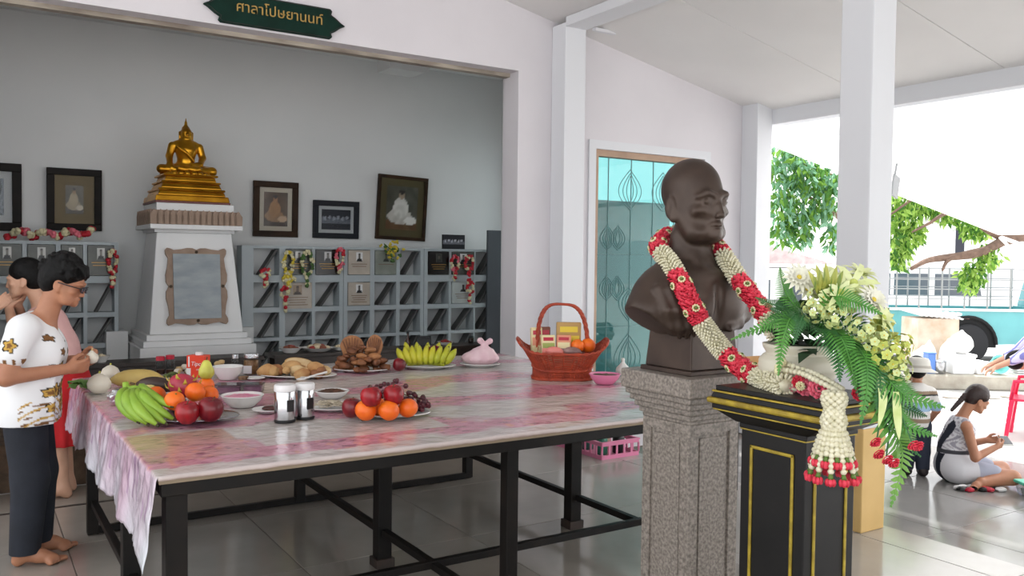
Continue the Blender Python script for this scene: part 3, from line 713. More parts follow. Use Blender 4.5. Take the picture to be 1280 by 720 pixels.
# arms: viewer's left hand on the knee, other in the lap
s_.path([(-0.165, 0.01, 0.755), (-0.205, 0.0, 0.62), (-0.215, -0.09, 0.51), (-0.20, -0.145, 0.46)], [0.052, 0.043, 0.036, 0.03], k=0.015)
s_.path([(0.165, 0.01, 0.755), (0.205, 0.0, 0.62), (0.15, -0.11, 0.52), (0.04, -0.17, 0.505)], [0.052, 0.043, 0.036, 0.028], k=0.015)
s_.path([(-0.12, -0.105, 0.73), (-0.02, -0.125, 0.66), (0.08, -0.10, 0.56)], [0.013, 0.013, 0.013], k=0.012)
s_.path([(0, 0.01, 0.79), (0, 0.0, 0.86)], [0.048, 0.042], k=0.03)
s_.ell((0, -0.012, 0.91), (0.073, 0.082, 0.09), k=0.02)
s_.ell((0, -0.04, 0.865), (0.045, 0.045, 0.035), k=0.02)
s_.path([(0, -0.088, 0.925), (0, -0.104, 0.897)], [0.009, 0.015], k=0.012)
s_.path([(-0.02, -0.09, 0.868), (0.02, -0.09, 0.868)], [0.006, 0.006], k=0.008)
for sg in (-1, 1):
    s_.path([(sg*0.014, -0.09, 0.936), (sg*0.052, -0.07, 0.932)], [0.007, 0.006], k=0.01)
    s_.path([(sg*0.078, 0.0, 0.935), (sg*0.08, 0.0, 0.85)], [0.014, 0.01], k=0.006)
s_.ell((0, 0.015, 0.985), (0.05, 0.05, 0.04), k=0.02)
s_.path([(0, 0.01, 1.01), (0, 0.01, 1.06), (0, 0.01, 1.12)], [0.026, 0.015, 0.005], k=0.012)
body = s_.build('figure', gold, bs); body.scale = (k_,)*3

# ------------------------------------------------------------------ low dark offering tables in front of the niches
dkw = M('dark_offering_wood', (46, 34, 28), 0.45, rgb2=(34, 25, 21), scale=7, stretch=(0.3, 1, 1))
OTZ, OTY0, OTY1 = 0.70, 6.8, 7.08
def offering_table(label, x0, x1):
    t = thing('offering_table', label, 'table', ((x0+x1)/2, (OTY0+OTY1)/2, PLZ), group='dark offering tables'); w, d, h = x1-x0, OTY1-OTY0, OTZ-PLZ
    MB().box((-w/2, -d/2, h-0.03), (w/2, d/2, h)).build('tabletop', dkw, t, bevel=0.004)
    MB().box((-w/2+0.03, -d/2+0.02, h-0.11), (w/2-0.03, -d/2+0.04, h-0.03)).build('apron', dkw, t)
    for sx_ in (-1, 1):
        for sy_ in (-1, 1): MB().frustum((sx_*(w/2-0.05), sy_*(d/2-0.04), 0), 0.045, 0.045, (sx_*(w/2-0.05), sy_*(d/2-0.04), h-0.03), 0.06, 0.06).build('leg', dkw, t)
ox_ = lambda px: on_y(px, 430, OTY0+0.12)[0]
offering_table('low dark offering table behind the woman and before the white pedestal', ox_(84), ox_(325))
offering_table('low dark offering table before the niches on the right', ox_(338), ox_(606))
def on_off(px, name, label, cat, dy=0.14): return thing(name, label, cat, (ox_(px), OTY0+dy, OTZ), -YAW)
gl_ = MGLASS('clear_plastic', (226, 230, 230), 1.35, 0.96, 0.05)
wch = M('white_china', (222, 220, 218), 0.2, spec=0.5)
for px, lb, r, h in ((104, 'small glass of dark tea on the left offering table, leftmost', 0.028, 0.07), (112, 'small glass of dark tea on the left offering table, next to the white cup', 0.03, 0.075), (590, 'small dark glass at the right end of the right offering table', 0.03, 0.07)):
    t = on_off(px, 'tea_glass', lb, 'glass')
    MB().lathe([(r*0.8, 0), (r*0.85, 0.004), (r, h), (r*0.96, h), (r*0.8, 0.008), (0, 0.008)], n=18).build('glass', gl_, t, smooth=True); MB().lathe([(r*0.78, 0.009), (r*0.9, h*0.7), (0, h*0.7)], n=16).build('tea', M('dark_tea', (70, 36, 24), 0.3), t, auto=40)
def dish(px, lb, r, h, fillc, nm='offering_dish', dy=0.14, oval=0.8):
    t = on_off(px, nm, lb, 'dish', dy)
    MB().lathe([(r*0.5, 0), (r*0.55, h*0.1), (r, h), (r*0.96, h), (r*0.5, h*0.25), (0, h*0.2)], n=28, sy=oval).build('shell', wch, t, auto=50)
    for k in range(9):
        a = k*2.4; rr = r*0.5*math.sqrt(k/9); MB().ell((math.cos(a)*rr, math.sin(a)*rr*oval, h*0.7+0.02*(1-k/9)), (r*0.26, r*0.2, r*0.16), RZ(a), 8, 6).build('morsel', fillc[k % len(fillc)], t, smooth=True)
fA, fB, fC = M('offering_brown', (128, 72, 52), 0.6), M('offering_cream', (206, 190, 160), 0.6), M('offering_red', (140, 40, 36), 0.5)
dish(127, 'white cup of rice on the left offering table', 0.06, 0.05, [fB], oval=1.0)
dish(96, 'dish of brown food at the far left of the left offering table', 0.07, 0.03, [fA, fB])
dish(398, 'white tray of mixed offerings, wider one on the right offering table', 0.15, 0.035, [fB, fA, fB, fC]); dish(364, 'dish of red-brown offerings left on the right offering table', 0.1, 0.045, [fC, fA, fA])
dish(425, 'small dish of cream offerings beside the wide white tray', 0.07, 0.03, [fB]); dish(558, 'small dish of red offerings behind the bananas', 0.08, 0.03, [fC])
t = on_off(511, 'incense_bottle', 'slim brown bottle on the right offering table', 'bottle')
MB().lathe([(0.022, 0), (0.024, 0.004), (0.024, 0.06), (0.009, 0.085), (0.009, 0.12), (0, 0.122)], n=16).build('bottle', M('brown_bottle', (72, 48, 40), 0.25), t, auto=40); MB().lathe([(0.011, 0.118), (0.011, 0.135), (0, 0.136)], n=12).build('cap', M('black_cap', (20, 20, 20), 0.4), t, auto=40)
t = on_off(532, 'black_box', 'small black box on the right offering table', 'box')
MB().box((-0.055, -0.035, 0), (0.055, 0.035, 0.075)).build('body', M('black_card', (16, 16, 18), 0.4), t, bevel=0.003); MB().box((-0.057, -0.037, 0.075), (0.057, 0.037, 0.09)).build('lid', M('black_card', (16, 16, 18), 0.4), t, bevel=0.003)
# ------------------------------------------------------------------ the long table
TX0, TX1, TY0, TY1, TZ = 0.525, 3.42, 2.925, 5.5, 0.776
steel = M('black_painted_steel', (22, 20, 19), 0.5, spec=0.2, rgb2=(34, 28, 24), scale=6, detail=6, lo=0.45, hi=0.75)
tbl = thing('banquet_table', 'large black steel framed table under the pink cloth', 'table', ((TX0+TX1)/2, (TY0+TY1)/2, 0))
ox, oy = (TX0+TX1)/2, (TY0+TY1)/2
def tpart(name, a, b, mat=steel): return MB().box((a[0]-ox, a[1]-oy, a[2]), (b[0]-ox, b[1]-oy, b[2])).build(name, mat, tbl, bevel=0.003)
board = M('plywood', (150, 132, 110), 0.7)
tpart('tabletop', (TX0, TY0, TZ-0.024), (TX1, TY1, TZ-0.003), board)
zf1, zf0 = TZ-0.024, TZ-0.068
for y in (TY0+0.006, 3.76, TY1-0.05): tpart('apron_rail', (TX0+0.008, y, zf0), (TX1-0.008, y+0.04, zf1))
for x in (TX0+0.008, 1.68, 2.85, TX1-0.05): tpart('cross_rail', (x, TY0+0.05, zf0+0.002), (x+0.04, TY1-0.055, zf1))
def leg(x, y, w=0.07, foot=True):
    o = tpart('leg', (x-w/2, y-w/2, 0.006), (x+w/2, y+w/2, zf0))
    if foot: MB().box((x-ox-w/2-0.012, y-oy-w/2-0.012, 0.0), (x-ox+w/2+0.012, y-oy+w/2+0.012, 0.045)).build('foot', M('rusty_steel', (56, 40, 32), 0.6, rgb2=(38, 32, 28), scale=9), o, bevel=0.004)
for x, y, w in ((0.585, 2.985, 0.07), (1.915, 2.985, 0.056), (3.12, 2.985, 0.07), (0.57, 3.79, 0.07), (1.70, 3.79, 0.07), (2.86, 3.80, 0.07), (0.565, 5.01, 0.055), (1.705, 5.02, 0.055), (2.885, 5.03, 0.055)): leg(x, y, w, w > 0.06)
b_ = 0.033
tpart('stretcher', (0.57, 3.25-b_/2, 0.16), (2.89, 3.25+b_/2, 0.16+b_))
for x in (0.572, 1.70, 2.875): tpart('stretcher', (x-b_/2, 2.99 if x < 2 else 3.25, 0.155), (x+b_/2, 5.03, 0.155+b_))
tpart('stretcher', (0.56, 5.0, 0.004), (2.9, 5.035, 0.04))

# ------------------------------------------------------------------ pink printed cloth under clear plastic
def cloth_col(x, y, hang):
    n1 = mnoise.noise(Vector((x*1.3, y*1.9, 0.3))); n2 = mnoise.noise(Vector((x*7, y*9, 4.0))); n3 = mnoise.noise(Vector((x*26, y*30, 9.0)))
    pink = (200, 140, 158); pale = (212, 200, 196); grey = (190, 186, 182); tan = (190, 152, 138); mag = (146, 84, 112)
    t = y-TY0
    w = 0.5+0.5*math.sin((t-0.05)*2*PI/0.62+2.6*n1+0.5*math.sin(x*2.1)+1.5*mnoise.noise(Vector((x*3.5, y*4, 8.0))))
    c = mixc(pale, grey, 0.5+0.5*n2)
    f = min(1, max(0, (w-0.36)*2.6+n2*1.1))
    if t < 0.10+0.01*n2: f = 0.08
    if 0.28 < t < 0.62 and 0.95 < x < 1.75: f *= 0.1
    if x < 0.9 and 0.2 < t < 0.7: c = tan; f *= 0.55
    c = mixc(c, pink, f)
    if f > 0.45 and n3 > 0.2 and n2 > -0.1: c = mixc(c, mag, min(1, (n3-0.18)*2.6))
    if f > 0.5 and n3 < -0.42: c = mixc(c, (214, 150, 130), 0.7)
    if hang > 0:
        v = 0.5+0.35*math.sin(y*9+4*n1)
        c = mixc((200, 168, 186), (206, 210, 216), min(1, max(0, v*0.7+hang*2.3-0.35+n2*0.3)))
        if n3 > 0.38 and hang < 0.16: c = mixc(c, (140, 100, 140), 0.6)
    return c
nxg, nyg = 190, 150; hangs = 26
P = []; Cc = []; Fc = []
for j in range(nyg+1):
    y = TY0-0.006+(TY1-TY0+0.012)*j/nyg
    drop = 0.27+0.035*mnoise.noise(Vector((y*5, 0, 0)))+0.02*mnoise.noise(Vector((y*30, 3, 0)))
    if y < TY0+0.25: drop += 0.02*(1-(y-TY0)/0.25)
    for i in range(-hangs, nxg+1):
        if i >= 0:
            x = TX0-0.004+(TX1-TX0+0.01)*i/nxg
            z = TZ+0.0035+0.0022*mnoise.noise(Vector((x*9, y*13, 1)))+0.0012*mnoise.noise(Vector((x*40, y*25, 2)))
            h = 0.0
        else:
            u = -i/hangs; h = u*drop; x = TX0-0.008-u*(0.03+0.014*math.sin(y*13+2*mnoise.noise(Vector((y*3, 7, 0)))))-0.006*mnoise.noise(Vector((y*20, u*5, 5)))
            z = TZ+0.002-h
        yy = y
        if h > 0 and j == 0: yy = y-0.01*h
        P.append((x, yy, z)); Cc.append((*L(cloth_col(x, y, h)), 1))
row = nxg+1+hangs
for j in range(nyg):
    for i in range(row-1): Fc.append((j*row+i, j*row+i+1, (j+1)*row+i+1, (j+1)*row+i))
n0 = len(P)       # narrow turned-down strip along the front edge
for i in range(nxg+1):
    x, y, z = P[hangs+i]; P.append((x, y-0.004, z-0.012-0.004*abs(mnoise.noise(Vector((x*12, 0, 0)))))); Cc.append((*L(mixc((188, 168, 160), (150, 126, 116), abs(mnoise.noise(Vector((x*9, 4, 0)))))), 1))
for i in range(nxg): Fc.append((n0+i, n0+i+1, hangs+i+1, hangs+i))
me = bpy.data.meshes.new('tablecloth'); me.from_pydata(P, [], Fc)
me.color_attributes.new('Col', 'FLOAT_COLOR', 'POINT').data.foreach_set('color', np.array(Cc, np.float32).ravel())
me.polygons.foreach_set('use_smooth', [True]*len(Fc))
clm = MV('plastic_covered_print', 0.17, spec=0.5, bump=0.8, bscale=18, coat=0.25); me.materials.append(clm)
cl = tag(link('tablecloth', me), 'pink and white floral plastic tablecloth hanging over the left table edge', 'tablecloth')
md = cl.modifiers.new('thickness', 'SOLIDIFY'); md.thickness = 0.0015; md.offset = 1
TS = TZ+0.008          # where things stand

# ------------------------------------------------------------------ food and dishes on the table
def tp(px, py, z=TS): p = on_z(px, py, z); return Vector((p[0], min(p[1], TY1-0.09), z))
VU = Vector((math.cos(YAW), -math.sin(YAW), 0)); VV = Vector((math.sin(YAW), math.cos(YAW), 0))   # right and away, seen from the camera
def loc(o, v): o.location = v; return o
china = M('white_china', (222, 220, 218), 0.2, spec=0.5); chrome = M('brushed_steel', (190, 190, 192), 0.18, metal=1.0); traysteel = M('steel_tray', (170, 172, 176), 0.2, metal=1.0)
blackp = M('black_plastic', (22, 22, 24), 0.4); whitep = M('white_plastic', (224, 222, 222), 0.35); pinkp = M('pink_plastic', (226, 134, 170), 0.35)
orange_m = M('orange_peel', (240, 118, 20), 0.4, rgb2=(232, 96, 12), scale=14, bump=0.12, bscale=120)
apple_m = M('red_apple_skin', (172, 24, 34), 0.25, rgb2=(120, 14, 24), scale=16, stretch=(1, 1, 0.2)); apple_d = M('dark_red_apple_skin', (132, 18, 30), 0.28, rgb2=(92, 12, 24), scale=14, stretch=(1, 1, 0.2))
stemm = M('fruit_stem', (88, 66, 36), 0.7); pear_m = M('yellow_green_skin', (206, 206, 92), 0.4, rgb2=(184, 178, 72), scale=9)
APPLE = [(0.0, -0.80), (0.3, -0.92), (0.62, -0.78), (0.88, -0.42), (1.0, 0.05), (0.95, 0.45), (0.74, 0.78), (0.42, 0.9), (0.18, 0.8), (0.05, 0.64), (0.0, 0.6)]
def plate(label, p, w, d, h=0.02, mat=china, rz=-YAW, name='plate', rimh=None, cat='plate', group=None, n=36):
    t = thing(name, label, cat, p, rz, group)
    MB().lathe([(0.5, 0.0), (0.62, 0.0), (0.66, h*0.25), (0.95, h*0.9), (1.0, h), (0.97, h*1.05), (0.66, h*0.42), (0.3, h*0.34), (0.0, h*0.34)], n=n, sx=w/2, sy=d/2).build('dish', mat, t, auto=50)
    MB().tube([(math.cos(2*PI*k/n)*w/2*0.985, math.sin(2*PI*k/n)*d/2*0.985, h*1.02) for k in range(n)], 0.0028, 6, closed=True).build('rim', mat, t, smooth=True)
    return t
def orange(label, p, r, group, tilt=None):
    t = thing('orange', label, 'orange', p, random.uniform(0, 6), group)
    MB().lathe([(max(0.0, math.sin(PI*i/12))*r, -math.cos(PI*i/12)*r*0.93-(0.0 if i < 12 else 0.0)) for i in range(13)], n=20, cap=False).build('peel', orange_m, t, smooth=True)
    MB().lathe([(0.0, 0.0), (r*0.1, 0.001), (r*0.07, 0.004), (0.0, 0.005)], (0, 0, r*0.925), 8).build('stem_button', M('orange_button', (120, 120, 50), 0.7), t)
    t.rotation_euler = tilt or (random.uniform(-0.7, 0.7), random.uniform(-0.7, 0.7), 0)
    return t
def apple(label, p, r, group, mat=None, tilt=None):
    t = thing('apple', label, 'apple', p, random.uniform(0, 6), group)
    MB().lathe([(a*r, b*r) for a, b in APPLE], n=22, cap=False).build('skin', mat or apple_m, t, smooth=True)
    MB().tube([(0, 0, r*0.58), (r*0.05, 0, r*0.85), (r*0.16, 0, r*1.08)], r*0.045, 6).build('stem', stemm, t)
    t.rotation_euler = tilt or (random.uniform(-0.35, 0.35), random.uniform(-0.35, 0.35), 0)
    return t
def fr_at(px, py, r, lift=0.012): p = on_z(px, py, TS+lift+r); return Vector(p)
def banana_mesh(pts, r, mat, parent, tipm):
    n = len(pts); rs = [r*(0.5+0.5*min(1, 3.2*min(i/(n-1), 1-i/(n-1)))) for i in range(n)]; rs[0] = r*0.42; rs[-1] = r*0.3
    b = MB().tube(pts, rs, 6).build('banana', mat, parent, smooth=True)
    d = (Vector(pts[-1])-Vector(pts[-2])).normalized()
    MB().tube([pts[-1], Vector(pts[-1])+d*r*0.5], [r*0.3, r*0.16], 6).build('tip', tipm, b)
    return b
ban_g = M('green_banana_skin', (146, 178, 58), 0.45, rgb2=(124, 162, 44), scale=9, lo=0.3, hi=0.7); ban_y = M('yellow_green_banana_skin', (206, 196, 52), 0.45, rgb2=(166, 176, 44), scale=7, lo=0.3, hi=0.7); ban_t = M('banana_tip', (60, 52, 26), 0.7)
def arc(a, b, bulge, n=9):
    a, b, bulge = Vector(a), Vector(b), Vector(bulge); return [a.lerp(b, i/(n-1))+bulge*(4*(i/(n-1))*(1-i/(n-1))) for i in range(n)]

# --- fruit tray, front left
pA = tp(221, 533)+VV*0.15
tA = plate('oval steel tray of green bananas, apples and oranges at the table corner', pA, 0.42, 0.30, 0.02, traysteel, name='fruit_tray', cat='tray')
gA = 'fruit on the steel tray'
for nm, px, py, r, lf in (('orange at the front of the steel tray beside the bananas', 218, 501, 0.043, 0.055), ('biggest orange on top of the steel tray', 244, 490, 0.044, 0.075), ('orange behind at the right of the steel tray', 262, 493, 0.04, 0.05), ('orange peeping out behind the green bananas', 195, 494, 0.042, 0.05), ('orange at the back of the tray under the pale pear', 258, 481, 0.038, 0.055)):
    orange(nm, fr_at(px, py, r, lf), r, gA)
apple('bright red apple at the front of the steel tray', fr_at(234, 516, 0.05), 0.05, gA)
apple('dark red apple at the right end of the steel tray', fr_at(263, 512, 0.054), 0.054, gA, apple_d)
apple('dark apple half hidden in the middle of the steel tray', fr_at(222, 505, 0.04, 0.0), 0.04, gA, apple_d)
# pear-like pale fruit
t = thing('pear', 'pale yellow-green pear on the back orange of the tray', 'pear', fr_at(258, 481, 0.038, 0.055)+Vector((0, 0, 0.066)), 0)
MB().lathe([(0, -0.036), (0.024, -0.034), (0.037, -0.014), (0.036, 0.006), (0.026, 0.026), (0.02, 0.042), (0.012, 0.052), (0, 0.054)], n=18, cap=False).build('skin', pear_m, t, smooth=True)
MB().tube([(0, 0, 0.05), (0.004, 0, 0.068)], 0.003, 6).build('stem', stemm, t)
# dragon fruit
t = thing('dragon_fruit', 'pink dragon fruit with yellow-green scales on the tray', 'dragon fruit', fr_at(229, 482, 0.055, 0.085), -YAW)
MB().ell((0, 0, 0), (0.066, 0.055, 0.052), RY(0.3), 18, 12).build('skin', M('dragonfruit_skin', (178, 30, 62), 0.4, rgb2=(150, 44, 60), scale=12), t, smooth=True)
for k in range(16):
    a = k*2.4; zz = -0.03+0.07*(k/16); rr = math.sqrt(max(0.001, 1-(zz/0.054)**2)); base = Vector((math.cos(a)*0.063*rr, math.sin(a)*0.052*rr, zz)); nrm = Vector((math.cos(a), math.sin(a), 0.6)).normalized()
    MB().tube([base*0.95, base+nrm*0.012, base+nrm*0.02+Vector((0, 0, 0.014))], [0.012, 0.008, 0.001], 5, flat=0.35).build('scale', M('dragonfruit_scale', (186, 168, 62), 0.5), t)
# dark brown long fruit
t = thing('dark_fruit', 'dark brown elongated fruit lying behind the oranges on the tray', 'fruit', fr_at(198, 484, 0.03, 0.075), -YAW)
MB().tube(arc((-0.1, 0, 0.01), (0.08, 0.02, -0.01), (0, 0, 0.012)), [0.012, 0.024, 0.031, 0.034, 0.035, 0.034, 0.03, 0.023, 0.01], 12).build('skin', M('dark_fruit_skin', (58, 36, 26), 0.5, rgb2=(36, 22, 18), scale=12), t, smooth=True)
MB().tube([(-0.11, 0, 0.012), (-0.13, 0, 0.018)], 0.006, 6).build('stem', stemm, t)
t = thing('pomelo_half', 'pale yellow fruit peeping behind the orange on the tray', 'fruit', fr_at(186, 491, 0.04, 0.045), 0)
MB().ell((0, 0, 0), (0.045, 0.042, 0.038), None, 16, 10).build('skin', M('pale_yellow_skin', (206, 190, 120), 0.5), t, smooth=True)
MB().ell((0, 0, 0.038), (0.006, 0.006, 0.004), None, 8, 6).build('stem', stemm, t)
# green banana bunch
t = thing('banana_bunch', 'bunch of green bananas hanging over the front of the steel tray', 'bananas', pA, 0, gA)
crown = on_z(158, 481, TS+0.15)
crownL = Vector(crown)-pA
ends = [((172, 527), 0.02), ((184, 530), 0.018), ((196, 531), 0.02), ((207, 529), 0.02), ((217, 524), 0.03), ((214, 508), 0.08)]
starts = [(158, 486), (163, 488), (168, 487), (174, 487), (180, 489), (178, 482)]
for k, ((e, hz), s0) in enumerate(zip(ends, starts)):
    a = Vector(on_z(s0[0], s0[1], TS+0.135))-pA; b = Vector(on_z(e[0], e[1], TS+hz))-pA
    banana_mesh(arc(a, b, -VU*0.035+VV*-0.02+Vector((0, 0, 0.016))), 0.025, ban_g, t, ban_t)
MB().tube([crownL+Vector((0, 0, 0.012))-VU*0.005, crownL-VU*0.0-Vector((0, 0, 0.02)), Vector(on_z(168, 487, TS+0.13))-pA, Vector(on_z(180, 488, TS+0.13))-pA], [0.012, 0.02, 0.02, 0.014], 8).build('crown', ban_g, t, smooth=True)

# --- fruit plate, front middle
pB = tp(478, 526)+VV*0.135
plate('oval white plate with oranges, red apples and grapes beside the canisters', pB, 0.40, 0.27, 0.018)
gB = 'fruit on the oval white plate'
for nm, px, py, r, lf in (('orange at the front left of the oval white plate', 457, 513, 0.047, 0.008), ('orange at the front centre of the oval white plate', 486, 513, 0.047, 0.008), ('orange at the right end of the oval white plate', 510, 510, 0.044, 0.01), ('orange hidden between the apples of the oval white plate', 474, 509, 0.042, 0.01)):
    orange(nm, fr_at(px, py, r, lf), r, gB)
apple('apple lying at the left end of the oval white plate', fr_at(440, 510, 0.045), 0.045, gB, apple_d)
apple('bright red apple resting on the two left oranges of the plate', fr_at(464, 496, 0.047, 0.07), 0.047, gB)
apple('bright red apple resting on the right oranges of the plate', fr_at(492, 494, 0.047, 0.07), 0.047, gB)
t = thing('grape_bunch', 'dark red grapes behind the apples of the oval white plate', 'grapes', tp(494, 517, TS+0.006), -YAW)
gb = MB(); random.seed(3)
for k in range(80):
    u = random.random(); x = -0.13+0.29*u; z = 0.012+random.random()*(0.125-0.11*abs(u-0.35)*1.2); gb.ell((x, 0.05+random.uniform(-0.05, 0.04)-0.05*max(0, u-0.7)*2, max(0.012, z+0.02*(u < 0.6))), random.uniform(0.010, 0.0125), nu=8, nv=6)
gb.build('grapes', M('grape_skin', (62, 16, 28), 0.25, rgb2=(92, 24, 38), scale=20), t, smooth=True)['kind'] = 'stuff'
MB().tube([(-0.1, 0.05, 0.08), (0.0, 0.06, 0.09), (0.1, 0.04, 0.06)], 0.003, 6).build('stem', stemm, t)

# --- two steel canisters
for nm, px, py, h, r in (('steel canister with white lid, front one of the pair', 356, 527, 0.165, 0.046), ('steel canister with white lid, rear one of the pair', 381, 523, 0.16, 0.043)):
    t = thing('canister', nm, 'canister', tp(px, py), -YAW, 'pair of steel canisters')
    MB().lathe([(r*0.98, 0), (r, 0.004), (r, 0.012)], n=28).build('base_ring', blackp, t, auto=40)
    MB().lathe([(r*0.96, 0.012), (r*0.97, 0.014), (r*0.97, h*0.80), (r*0.94, h*0.815)], n=32).build('body', chrome, t, auto=40)
    MB().lathe([(r*0.98, h*0.812), (r*1.0, h*0.83), (r*1.0, h*0.95), (r*0.93, h*0.985), (r*0.5, h), (0, h)], n=28).build('lid', whitep, t, auto=40)
    MB().cbox((r*0.72, -r*0.72, h*0.45), (0.004, 0.03, 0.05), RZ(-PI/4)).build('label', blackp, t)

# --- bowls and plates
def bowl(label, p, r, h, mat, name='bowl', fill=None, fillmat=None, oval=1.0, fh=0.8):
    t = thing(name, label, 'bowl', p, -YAW)
    MB().lathe([(0.55*r, 0), (0.6*r, h*0.06), (0.85*r, h*0.5), (r, h), (0.97*r, h*1.0), (0.82*r, h*0.5), (0.5*r, h*0.12), (0, h*0.1)], n=32, sy=oval).build('shell', mat, t, auto=50)
    MB().tube([(math.cos(2*PI*k/32)*r*0.985, math.sin(2*PI*k/32)*r*oval*0.985, h) for k in range(32)], 0.003, 6, closed=True).build('rim', mat, t, smooth=True)
    if fill:
        MB().grid(lambda u, v: (math.cos(2*PI*u)*r*(0.8+0.15*fh)*v*0.97, math.sin(2*PI*u)*r*oval*(0.8+0.15*fh)*v*0.97, h*fh+fill*(1-v*v)+0.006*mnoise.noise(Vector((u*20, v*9, r*50)))), 32, 10).build('contents', fillmat, t, smooth=True)
    return t
pinkfood = M('pink_dessert', (222, 156, 176), 0.5, rgb2=(206, 112, 146), scale=14); brownfood = M('brown_food', (96, 58, 38), 0.7, rgb2=(66, 40, 28), scale=40, bump=0.5, bscale=120); darkfood = M('dark_sauce', (54, 22, 20), 0.35, rgb2=(78, 30, 24), scale=30, bump=0.3, bscale=90)
noodle = M('rice_noodles', (206, 196, 176), 0.6, rgb2=(184, 170, 148), scale=50, bump=0.8, bscale=110); ricem = M('white_rice', (224, 220, 210), 0.7, bump=0.5, bscale=160)
bowl('white bowl of pink dessert left of the steel canisters', tp(303, 508), 0.098, 0.055, china, fill=0.006, fillmat=pinkfood, fh=0.85)
bowl('deep white bowl behind the steel tray near the red carton', tp(285, 474), 0.085, 0.075, china)
plate('small saucer of dark sauce at the left of the canisters', tp(336, 515), 0.15, 0.13, 0.014)
t = thing('sauce_heap', 'dark red sauce heap on the small saucer', 'food', tp(338, 512, TS+0.005), -YAW); MB().ell((0, 0, 0.006), (0.04, 0.03, 0.012), None, 14, 8).build('heap', darkfood, t, smooth=True)
MB().ell((0.03, -0.012, 0.006), (0.015, 0.013, 0.008), None, 10, 6).build('drip', darkfood, t, smooth=True)
plate('white plate of pale noodles behind the canisters', tp(413, 512), 0.26, 0.2, 0.016)
t = thing('noodle_heap', 'pale rice noodles on the plate behind the canisters', 'food', tp(413, 511, TS+0.006), -YAW)
nb = MB(); random.seed(5)
for k in range(46):
    a = random.uniform(0, 6.28); rr = random.uniform(0.01, 0.075); c = Vector((math.cos(a)*rr, math.sin(a)*rr*0.7, 0.008+0.024*(1-rr/0.09))); q_ = []
    for i in range(9): q_.append(c+Vector((0.03*math.cos(a+i*0.6), 0.022*math.sin(a+i*0.6), random.uniform(0, 0.01))))
    nb.tube(q_, 0.0032, 5)
nb.build('noodles', noodle, t, smooth=True)['kind'] = 'stuff'
bowl('shallow white bowl of brown minced food behind the noodle plate', tp(415, 497), 0.085, 0.035, china, fill=0.016, fillmat=brownfood, fh=0.8)
random.seed(11)
def chunk_heap(name, label, p, mats, n, w, d, hgt, size, cat='food', flat=0.6, part='piece'):
    t = thing(name, label, cat, p, -YAW); k = 0
    while k < n:
        x, y = random.uniform(-1, 1), random.uniform(-1, 1)
        if x*x+y*y > 1: continue
        s = size*random.uniform(0.7, 1.2); z = s*flat*0.5+hgt*(1-(x*x+y*y))*random.random(); R3 = RZ(random.uniform(0, 6)) @ RX(random.uniform(-0.5, 0.5))
        b = MB().ell((0, 0, 0), (s, s*random.uniform(0.55, 0.8), s*flat), None, 9, 6)
        b.v = [tuple(Vector(v)*(1+0.25*mnoise.noise(Vector(v)*(1.5/s)+Vector((k, 0, 0))))) for v in b.v]
        b.v = [tuple(R3 @ Vector(v)+Vector((x*w/2, y*d/2, z))) for v in b.v]
        b.build(part, mats[k % len(mats)], t, smooth=True); k += 1
    return t
bread1 = M('bread_crust', (206, 166, 112), 0.7, rgb2=(176, 126, 78), scale=12, bump=0.2, bscale=60); bread2 = M('bread_crumb', (224, 198, 154), 0.8, rgb2=(206, 172, 124), scale=12); fried = M('fried_brown', (136, 84, 50), 0.55, rgb2=(92, 52, 30), scale=22, bump=0.6, bscale=70); fried2 = M('dried_fish_brown', (166, 112, 68), 0.6, rgb2=(120, 74, 44), scale=14, bump=0.3, bscale=50); ginger = M('pale_ginger', (206, 178, 128), 0.7, rgb2=(186, 152, 104), scale=10)
pC = tp(372, 471); plate('wide pale plate of bread and dried food in the middle of the table', pC, 0.47, 0.26, 0.016)
chunk_heap('bread_heap', 'heap of bread rolls and fritters on the wide pale plate', tp(368, 469, TS+0.01), [bread1, bread2, bread1, fried2], 26, 0.38, 0.18, 0.08, 0.05, part='roll')
t = thing('bread_slice', 'large pale slice leaning over the bread heap', 'bread', tp(374, 466)+Vector((0, 0, 0.06)), -YAW+0.3)
MB().ell((0, 0, 0), (0.085, 0.05, 0.016), RX(0.5) @ RY(0.15), 18, 8).build('crumb', bread2, t, smooth=True)
MB().tube([tuple(RX(0.5) @ RY(0.15) @ Vector((math.cos(2*PI*k/20)*0.084, math.sin(2*PI*k/20)*0.05, 0))) for k in range(20)], 0.006, 6, closed=True).build('crust', bread1, t, smooth=True)
t = thing('white_spoon', 'white serving spoon resting against the bread plate', 'spoon', tp(396, 470, TS+0.03), -YAW+0.5)
MB().tube([(-0.07, 0, -0.01), (0.0, 0, 0.008), (0.06, 0, 0.02)], [0.006, 0.006, 0.007], 6).build('handle', china, t); MB().ell((-0.09, 0, -0.012), (0.03, 0.02, 0.007), None, 12, 6).build('bowl', china, t, smooth=True)
pD = tp(452, 464); plate('round white plate under the crisp brown dried fish', pD, 0.36, 0.25, 0.018)
chunk_heap('fried_heap', 'heap of crisp brown fried pieces on the round white plate', tp(452, 462, TS+0.012), [fried, fried2, fried], 64, 0.32, 0.19, 0.15, 0.036, flat=0.5)
